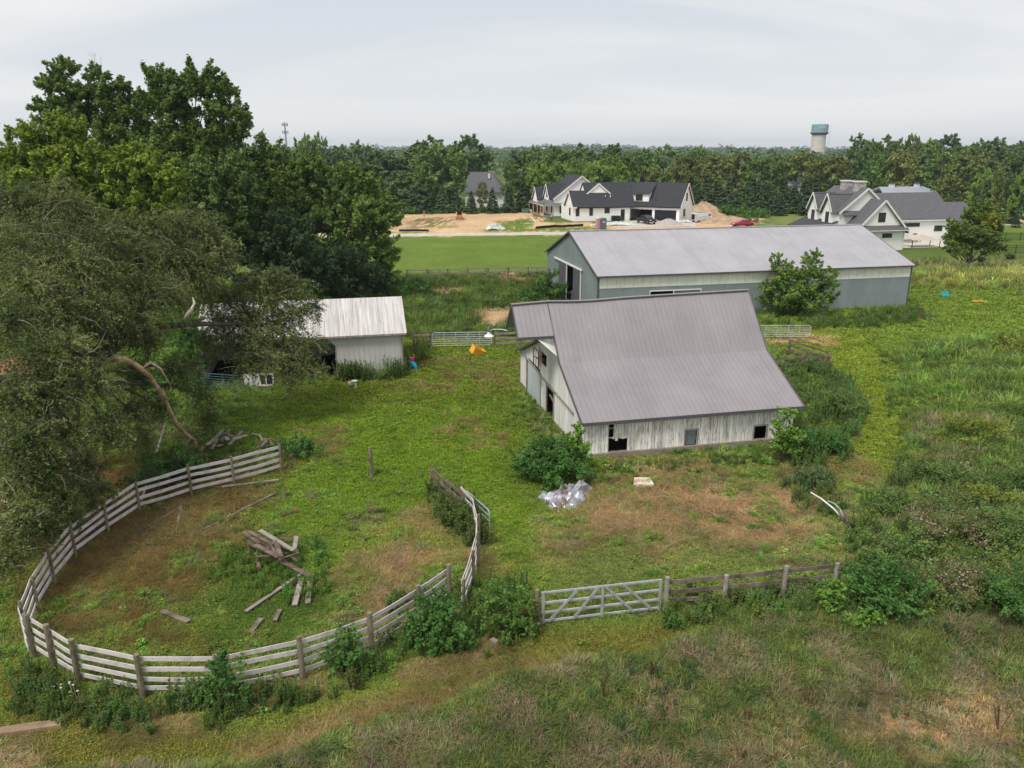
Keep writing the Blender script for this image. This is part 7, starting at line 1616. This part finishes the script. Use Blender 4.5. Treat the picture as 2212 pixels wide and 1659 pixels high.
# ------------------------------------------------------------------ grass and weeds: instanced tufts, one object per kind of cover
src_col = bpy.data.collections.new('tuft_sources')            # never linked to the scene
def cover_mat(name, island=.3, tr=.3, base_mul=1.0):
    m = bpy.data.materials.new(name); m.use_nodes = True; n, l = m.node_tree.nodes, m.node_tree.links; n.clear()
    o = n.new('ShaderNodeOutputMaterial'); b = n.new('ShaderNodeBsdfPrincipled'); b.inputs['Roughness'].default_value = .8; b.inputs['Specular IOR Level'].default_value = .2
    a = n.new('ShaderNodeAttribute'); a.attribute_type = 'INSTANCER'; a.attribute_name = 'col'
    g = n.new('ShaderNodeNewGeometry'); r = n.new('ShaderNodeMapRange'); r.inputs['To Min'].default_value = (1-island)*base_mul; r.inputs['To Max'].default_value = (1+island)*base_mul
    l.new(g.outputs['Random Per Island'], r.inputs[0]); v = n.new('ShaderNodeVectorMath'); v.operation = 'SCALE'; l.new(a.outputs['Vector'], v.inputs[0]); l.new(r.outputs[0], v.inputs['Scale'])
    l.new(v.outputs[0], b.inputs['Base Color']); t = n.new('ShaderNodeBsdfTranslucent'); l.new(v.outputs[0], t.inputs[0]); mx = n.new('ShaderNodeMixShader'); mx.inputs[0].default_value = tr
    l.new(b.outputs[0], mx.inputs[1]); l.new(t.outputs[0], mx.inputs[2]); l.new(mx.outputs[0], o.inputs[0]); return m
M_cover = cover_mat('grass_cover', island=.4)
def src(name, b):
    me = bpy.data.meshes.new(name); me.from_pydata(b.v, [], b.f); me.materials.append(M_cover); me.update(); o = bpy.data.objects.new(name, me); return o
def blade(b, x, y, a, h, w, lean, bend=1.0, z0=0):
    dx, dy = math.cos(a), math.sin(a); sx, sy = -dy*w/2, dx*w/2; P1 = (x+dx*lean*.35, y+dy*lean*.35, z0+h*.55); P2 = (x+dx*lean, y+dy*lean, z0+h*(1-.25*bend))
    b.add([(x-sx,y-sy,z0),(x+sx,y+sy,z0),(P1[0]+sx*.8,P1[1]+sy*.8,P1[2]),(P1[0]-sx*.8,P1[1]-sy*.8,P1[2]),P2], [(0,1,2,3),(3,2,4)])
def leafc(b, x, y, z, a, s, tilt, asp=.5):
    d = Vector((math.cos(a)*math.cos(tilt), math.sin(a)*math.cos(tilt), math.sin(tilt))); q = Vector((-math.sin(a), math.cos(a), 0))*s*asp; p = Vector((x, y, z))
    b.add([p, p+d*s*.5+q, p+d*s, p+d*s*.5-q], [(0,1,2,3)])
rt = random.Random(66); SRC = {}
def reg(key, lst): SRC[key] = lst
L1 = []
for k in range(4):                                              # short mown grass with clover
    b = MB()
    for i in range(26):
        a = rt.uniform(0,6.28); r = rt.uniform(0,.13); blade(b, r*math.cos(a), r*math.sin(a), rt.uniform(0,6.28), rt.uniform(.035,.085), .011, rt.uniform(.02,.07))
    for i in range(8):
        a = rt.uniform(0,6.28); r = rt.uniform(0,.12); leafc(b, r*math.cos(a), r*math.sin(a), rt.uniform(.02,.05), rt.uniform(0,6.28), rt.uniform(.02,.04), rt.uniform(-.2,.5), .6)
    L1.append(src('short_grass', b))
reg('short', L1); L1 = []
for k in range(4):                                              # long grass, drooping
    b = MB()
    for i in range(34):
        a = rt.uniform(0,6.28); r = rt.uniform(0,.14); h = rt.uniform(.18,.5); blade(b, r*math.cos(a), r*math.sin(a), a+rt.uniform(-.8,.8), h, .016, rt.uniform(.3,.9)*h, rt.uniform(.4,1.8))
    L1.append(src('long_grass', b))
reg('long', L1); L1 = []
for k in range(3):                                              # flattened straw
    b = MB()
    a0 = rt.uniform(0,6.28)
    for i in range(26):
        a = a0+rt.gauss(0,.5); r = rt.uniform(0,.22); t_ = rt.uniform(0,6.28); blade(b, r*math.cos(t_), r*math.sin(t_), a, rt.uniform(.03,.14), .010, rt.uniform(.15,.38), 1.6)
    L1.append(src('straw', b))
reg('straw', L1); L1 = []
for k in range(4):                                              # low broad leaved weeds
    b = MB()
    for i in range(30):
        a = rt.uniform(0,6.28); r = rt.uniform(0,.2); leafc(b, r*math.cos(a), r*math.sin(a), rt.uniform(.03,.22), rt.uniform(0,6.28), rt.uniform(.04,.10), rt.uniform(-.4,.7), .42)
    L1.append(src('broad_weed', b))
reg('weed', L1); L1 = []
for k in range(5):                                              # upright leafy weeds, 1 unit tall
    b = MB()
    for s_ in range(rt.randint(4,7)):
        x, y = rt.uniform(-.22,.22), rt.uniform(-.22,.22); lx, ly = rt.uniform(-.15,.15), rt.uniform(-.15,.15); H = rt.uniform(.6,1.0)
        b.beam((x,y,0),(x+lx,y+ly,H),.012,.012)
        for i in range(34):
            t_ = rt.uniform(.12,1); a = rt.uniform(0,6.28); leafc(b, x+lx*t_, y+ly*t_, H*t_, a, rt.uniform(.07,.15)*(1.15-t_*.5), rt.uniform(-.3,.8), .28)
    L1.append(src('upright_weed', b))
reg('tall', L1)
def scatter(name, label, cat, pts, key, cols, scales, zs=None, tilt=.12, seed=0):
    """pts: Nx2 numpy; one GN object that stands tufts on the given points"""
    rng = np_rng(seed); n = len(pts); z = ground_z(pts[:,0], pts[:,1])
    me = bpy.data.meshes.new(name); me.vertices.add(n); me.vertices.foreach_set('co', np.stack([pts[:,0], pts[:,1], z], 1).astype(np.float32).ravel())
    a = me.attributes.new('col', 'FLOAT_VECTOR', 'POINT'); a.data.foreach_set('vector', cols.astype(np.float32).ravel())
    a = me.attributes.new('rot', 'FLOAT_VECTOR', 'POINT'); a.data.foreach_set('vector', np.stack([rng.normal(size=n)*tilt, rng.normal(size=n)*tilt, rng.uniform(0,6.28,n)], 1).astype(np.float32).ravel())
    a = me.attributes.new('scl', 'FLOAT', 'POINT'); a.data.foreach_set('value', scales.astype(np.float32))
    o = bpy.data.objects.new(name, me); scene.collection.objects.link(o)
    c = bpy.data.collections.new('src_'+name)
    for q in SRC[key]:
        c.objects.link(q)
    ng = bpy.data.node_groups.new('scatter_'+name, 'GeometryNodeTree'); ng.interface.new_socket('Geometry', in_out='INPUT', socket_type='NodeSocketGeometry'); ng.interface.new_socket('Geometry', in_out='OUTPUT', socket_type='NodeSocketGeometry')
    N, Lk = ng.nodes, ng.links; gi = N.new('NodeGroupInput'); go = N.new('NodeGroupOutput'); ip = N.new('GeometryNodeInstanceOnPoints'); ci = N.new('GeometryNodeCollectionInfo')
    ci.inputs[0].default_value = c; ci.inputs['Separate Children'].default_value = True; ci.inputs['Reset Children'].default_value = True; ip.inputs['Pick Instance'].default_value = True
    def attr(nm, ty): q = N.new('GeometryNodeInputNamedAttribute'); q.data_type = ty; q.inputs[0].default_value = nm; return q.outputs[0]
    Lk.new(gi.outputs[0], ip.inputs['Points']); Lk.new(ci.outputs[0], ip.inputs['Instance']); Lk.new(attr('rot', 'FLOAT_VECTOR'), ip.inputs['Rotation']); Lk.new(attr('scl', 'FLOAT'), ip.inputs['Scale']); Lk.new(ip.outputs[0], go.inputs[0])
    md = o.modifiers.new('scatter', 'NODES'); md.node_group = ng
    return tag(o, label, cat, kind='stuff')
def frustum_pts(y0, y1, dens_, rng, margin=1.38):
    n = int(dens_*(y1-y0)*(y0+y1)/2*2*.66*margin*1.0); y = np.sqrt(rng.uniform(y0*y0, y1*y1, n)); k = (1106/FOC)/(cp + 0*y)  # half width per distance
    x = rng.uniform(-1, 1, n)*(y*cp+CAM_H*sp)*1106/FOC*margin
    return np.stack([x, y], 1)
rng = np_rng(500)
PTS = np.concatenate([frustum_pts(16.2, 24, 150, rng), frustum_pts(24, 34, 80, rng), frustum_pts(34, 48, 34, rng), frustum_pts(48, 70, 15, rng), frustum_pts(70, 105, 5.5, rng)])
# keep grass out from under the buildings
def out_of(root, x0, x1, y0, y1, p):
    mi = np.array(root.matrix_basis.inverted()); q = np.concatenate([p, np.zeros((len(p),1)), np.ones((len(p),1))], 1) @ mi.T
    return ~((q[:,0] > x0) & (q[:,0] < x1) & (q[:,1] > y0) & (q[:,1] < y1))
def clear_of_buildings(p):
    return out_of(barn, -.1, L_+.1, -.12, W_+.1, p) & out_of(pole, -.1, PL+.1, -.1, PW+.1, p) & out_of(shed, -9.3, 4.9, -.05, 6.9, p) & out_of(HB, -9.5, 26, -.1, 22, p)
PTS = PTS[clear_of_buildings(PTS)]
C_, H_ = zone(PTS[:,0], PTS[:,1]); lum = C_.sum(1)
is_tan = (C_[:,0] > C_[:,1]*1.02)
n_ = len(PTS); u = rng.random(n_)
dist = np.hypot(PTS[:,0], PTS[:,1]); grow = np.clip(dist/26, 1, 3.4)
hue = 1 + rng.normal(size=(n_,3))*np.array([.10,.07,.10]); vv = np.clip(.62+.95*fbm(PTS[:,0], PTS[:,1], .9, 61)*rng.uniform(.7,1.3,n_), .35, 1.9)
patch = fbm(PTS[:,0], PTS[:,1], 1.3, 71); patch2 = fbm(PTS[:,0], PTS[:,1], 2.6, 81)
CG = 1.82
col = C_*np.array([1.0,1.0,.95])*hue*vv[:,None]*np.where(is_tan, 1.45, CG)[:,None]
far_ = PTS[:,1] > 48
# short cover
m = (H_ < .17) & ((~is_tan) | (u < .35)) & (H_ > .015)
cc = col[m].copy(); tan_here = is_tan[m]; cc[tan_here] = cc[tan_here]*np.array([.75,.9,.7])
yel = rng.random(len(cc)) < .05; cc[yel] = cc[yel]*np.array([1.35,1.15,1.0]); cc = (cc*.5 + .5*(C_[m]*CG*.95*np.where(tan_here, .7, 1.0)[:,None]))*np.array([1.12,1.12,.95])
scatter('mown_grass', 'short mown grass and clover covering the farmyard and pen', 'grass', PTS[m], 'short', cc, (grow[m]*rng.uniform(.8,1.5,m.sum())*np.where(far_[m], 1.1, 1.0)), seed=1)
# straw where the ground is tan or the field is dry
m = (is_tan & (u > .25) & (H_ > .015)) | ((H_ >= .17) & (patch2 > .60) & (u < .5) & (PTS[:,1] < 34))
cc = np.where(is_tan[m][:,None], col[m]*1.05, np.array([.27,.22,.14])*vv[m][:,None]*hue[m])
scatter('straw', 'dry tan straw and dead grass lying in patches', 'straw', PTS[m], 'straw', cc, grow[m]*rng.uniform(.7,1.4,m.sum()), seed=2, tilt=.15)
# long grass in the field
m = (H_ >= .17) & (u < np.where(PTS[:,1] < 36, .75, .6)); hs = np.clip(H_[m]/.25, .5, 1.7)*(.65+.75*patch2[m])
cc = col[m]*np.array([1.08,1.06,.92])*rng.uniform(.55,1.6,(m.sum(),1)); dry = (patch[m] > .53) & (rng.random(len(cc)) < .65) & (PTS[m][:,1] < 45); cc[dry] = np.array([.25,.21,.12])*vv[m][dry][:,None]*hue[m][dry]
blue = rng.random(len(cc)) < .25; cc[blue & ~dry] *= np.array([.8,.98,1.35])
scatter('long_grass', 'long drooping field grass in mixed green and straw tones', 'grass', PTS[m], 'long', cc, hs*rng.uniform(.6,1.25,len(cc))*np.clip(grow[m]*.8, .85, 2.2), seed=3)
# broad leaved weeds here and there
m = (u > np.where(H_ >= .17, .80, .965)) & (~is_tan) & (H_ > .015) & (patch2 > np.where(H_ >= .17, .40, .52)); cc = col[m]*np.array([.85,1.05,.8])
scatter('low_weeds', 'low broad leaved weeds scattered through the grass', 'weeds', PTS[m], 'weed', cc, rng.uniform(.6,1.4,m.sum())*np.clip(grow[m]*.7, .8, 1.6), seed=4)
# bands of tall weeds: outline, plants per m2, height, colour
WB = [([(1262,1022),(1420,1002),(1700,972),(1720,1000),(1440,1026),(1270,1045)], 7, .40, (.05,.10,.025)), ([(1715,905),(1690,800),(1770,780),(1850,850),(1870,905),(1835,950),(1820,1000),(1720,1015)], 6, .85, (.075,.13,.035)),
      ([(1640,705),(1760,690),(1960,668),(2010,680),(1990,700),(1850,712),(1740,716)], 3.2, .8, (.07,.12,.03)), ([(735,818),(800,812),(880,803),(882,812),(800,824),(740,826)], 8, 1.15, (.06,.10,.025)), ([(872,795),(905,735),(925,760),(905,785)], 4, 1.2, (.10,.13,.03)),
      ([(40,1420),(110,1470),(180,1505),(310,1528),(480,1530),(660,1490),(810,1430),(830,1450),(660,1520),(480,1570),(300,1590),(100,1540),(30,1470)], 12, .6, (.05,.085,.022)), ([(300,1500),(480,1500),(480,1530),(300,1530)], 14, .8, (.06,.10,.025)), ([(560,1500),(640,1480),(640,1505),(560,1525)], 6, .8, (.10,.14,.035)),
      ([(930,1065),(1010,1095),(1065,1160),(1055,1200),(1020,1180),(940,1110)], 12, .8, (.07,.10,.025)), ([(850,1300),(1160,1260),(1170,1370),(1000,1430),(840,1420)], 7, .65, (.06,.105,.025)),
      ([(1435,1310),(1900,1262),(1910,1330),(1690,1352),(1440,1365)], 10, .75, (.07,.115,.03)), ([(1165,1300),(1420,1275),(1425,1300),(1170,1335)], 3.5, .45, (.08,.13,.03)),
      ([(1830,1180),(1880,1080),(1960,1020),(2240,930),(2260,1330),(2000,1340),(1800,1290)], 5, .85, (.085,.13,.036)), ([(700,1720),(1240,1470),(1480,1400),(2260,1340),(2300,1720)], 1.0, .42, (.05,.085,.025)), ([(1150,1560),(1350,1450),(1560,1420),(1560,1560),(1300,1640)], 2.4, .5, (.045,.085,.028)), ([(700,1700),(1000,1560),(1200,1500),(1150,1640)], 2.0, .42, (.05,.09,.025)), ([(1690,1090),(1700,1040),(1800,1060),(1830,1140),(1780,1120)], 7, .6, (.07,.11,.035)),
      ([(470,1190),(545,1170),(640,1210),(720,1215),(720,1290),(620,1310),(560,1270),(470,1250)], 10, .38, (.06,.12,.02)), ([(655,1180),(700,1170),(715,1230),(680,1260)], 10, .55, (.06,.13,.03)),
      ([(850,600),(1180,595),(1200,640),(1060,650),(900,640),(850,650)], 1.0, .6, (.07,.12,.03)), ([(880,650),(1040,660),(1060,715),(900,715)], 1.6, .55, (.07,.13,.03)), ([(1110,640),(1230,600),(1240,650),(1160,660)], 3, .8, (.06,.11,.03)),
      ([(1880,760),(2250,720),(2260,860),(2080,830),(1940,800)], 1.8, .6, (.08,.14,.028)), ([(1900,850),(2250,850),(2250,1000),(2010,1020),(1940,930)], 2.6, .6, (.075,.125,.028)),
      ([(1700,770),(1790,775),(1800,800),(1700,810)], 5, .7, (.09,.11,.04)), ([(300,960),(420,985),(430,1040),(330,1060)], 5, .6, (.045,.08,.02)), ([(440,975),(610,965),(620,1015),(450,1050)], 5, .5, (.05,.09,.02)),
      ([(2000,1380),(2212,1300),(2240,1360),(2060,1440)], 3, .5, (.06,.09,.03)), ([(1960,560),(2250,556),(2250,640),(2000,640)], .5, .6, (.12,.13,.05)), ([(808,1020),(822,1020),(822,1034),(808,1034)], 9, .45, (.10,.11,.03)),
      ([(1140,880),(1240,1000),(1250,1045),(1190,960)], 3, .4, (.07,.11,.03)), ([(0,1500),(120,1540),(200,1590),(60,1570),(0,1560)], 4, .5, (.045,.075,.02))]
pp, cc, ss = [], [], []
for poly, dn, hh, cl_ in WB:
    w_ = np.array([tuple(G(*p)[:2]) for p in poly]); x0, y0 = w_.min(0); x1, y1 = w_.max(0); n = int((x1-x0)*(y1-y0)*dn*1.7); p = np.stack([rng.uniform(x0, x1, n), rng.uniform(y0, y1, n)], 1)
    k = inside_soft(p[:,0], p[:,1], [tuple(q) for q in w_], .8); p = p[rng.random(n) < k]; p = p[clear_of_buildings(p)]; n = len(p)
    cl2 = fbm(p[:,0], p[:,1], 1.2, 91); keep = rng.random(n) < np.clip((cl2-.30)*4, .15, 1); p = p[keep]; n = len(p)
    pp.append(p); f = np.where(fbm(p[:,0], p[:,1], 2, 95) > .55, 1.0, .0)[:,None]
    cc.append((np.array(cl_)*(1-f*.25) + f*.25*np.array([.12,.15,.03]))*rng.uniform(.7,1.45,(n,1))*(1+rng.normal(size=(n,3))*.09)*1.7); ss.append(hh*rng.uniform(.65,1.4,n))
scatter('tall_weeds', 'tall leafy weeds along the fences and building walls', 'weeds', np.concatenate(pp), 'tall', np.concatenate(cc), np.concatenate(ss), seed=5)
# white and yellow flower heads, dark dock stalks
pts = []; 
for (x, y, n, s) in ((2105,1020,26,1.0),(1835,880,10,1.2),(1780,795,16,1.0),(1215,1000,7,.5),(150,1520,8,.4),(2010,620,8,2.5),(1830,700,6,2)):
    g0 = G(x, y)
    for _ in range(n): pts.append((g0.x+rng.normal()*s*.6, g0.y+rng.normal()*s*.5, rng.uniform(.3,.7)))
b = MB()
for x, y, z in pts: b.lathe([(.005,-.015),(.04,0),(.005,.015)], 6, (x, y, z)); b.beam((x,y,z), (x+.03,y,0), .006, .006)
tag(b.build('wildflowers', mat('white_umbels', [(.38,.39,.30),(.55,.55,.45)], scale=3, rough=.9)), 'small white wildflower heads dotted through the weeds', 'flowers', kind='stuff')
rt = random.Random(88); i = 0
for (x, y, h, lab) in ((1305,1520,1.0,'largest rusty brown dock stalk in the left part of the field'),(1610,1570,.6,'dark brown dock stalk at the bottom centre of the field'),(1745,1535,.8,'dark seed stalk standing between the straw patches'),(2245-90,1585,.9,'thin dark stalk near the bottom right corner'),(1600,1650,.5,'small dark dock stalk at the lower edge of the field'),(1415,1475,.8,'brown dock stalk just below the silver gate field')):
    g0 = G(x, y); b = MB()
    for s_ in range(6):
        dx, dy = rt.uniform(-.3,.3)*h, rt.uniform(-.2,.2)*h; b.beam((0,0,0),(dx,dy,h),.012,.012)
        for k in range(18): t_ = rt.uniform(.5,1); a = rt.uniform(0,6.28); leafc(b, dx*t_, dy*t_, h*t_, a, rt.uniform(.02,.05), rt.uniform(-.5,.9), .6)
    tag(b.build('dock_stalk', mat('rusty_seed_stalk_%d' % i, [(.07,.04,.022),(.13,.075,.04)], scale=6, rough=.9, island=.3) if i == 0 else dock_m, loc=g0, recalc=False), lab, 'plant', 'dock stalks')
    if i == 0: dock_m = bpy.data.materials['rusty_seed_stalk_0']
    i += 1
# ------------------------------------------------------------------ haze
hb = MB(); hb.box(-5200, 5200, -60, 4200, -6, 62); hz_o = hb.build('haze', [])
hm_ = bpy.data.materials.new('haze_air'); hm_.use_nodes = True; hn = hm_.node_tree.nodes; hn.clear(); ho = hn.new('ShaderNodeOutputMaterial'); hv = hn.new('ShaderNodeVolumePrincipled')
hv.inputs['Color'].default_value = (.78,.88,1.0,1); hv.inputs['Density'].default_value = HAZE_D; hv.inputs['Anisotropy'].default_value = .3; hm_.node_tree.links.new(hv.outputs[0], ho.inputs['Volume'])
hz_o.data.materials.append(hm_); struct(hz_o, 'stuff'); hz_o['label'] = 'thin summer haze over the far trees'; hz_o['category'] = 'haze'
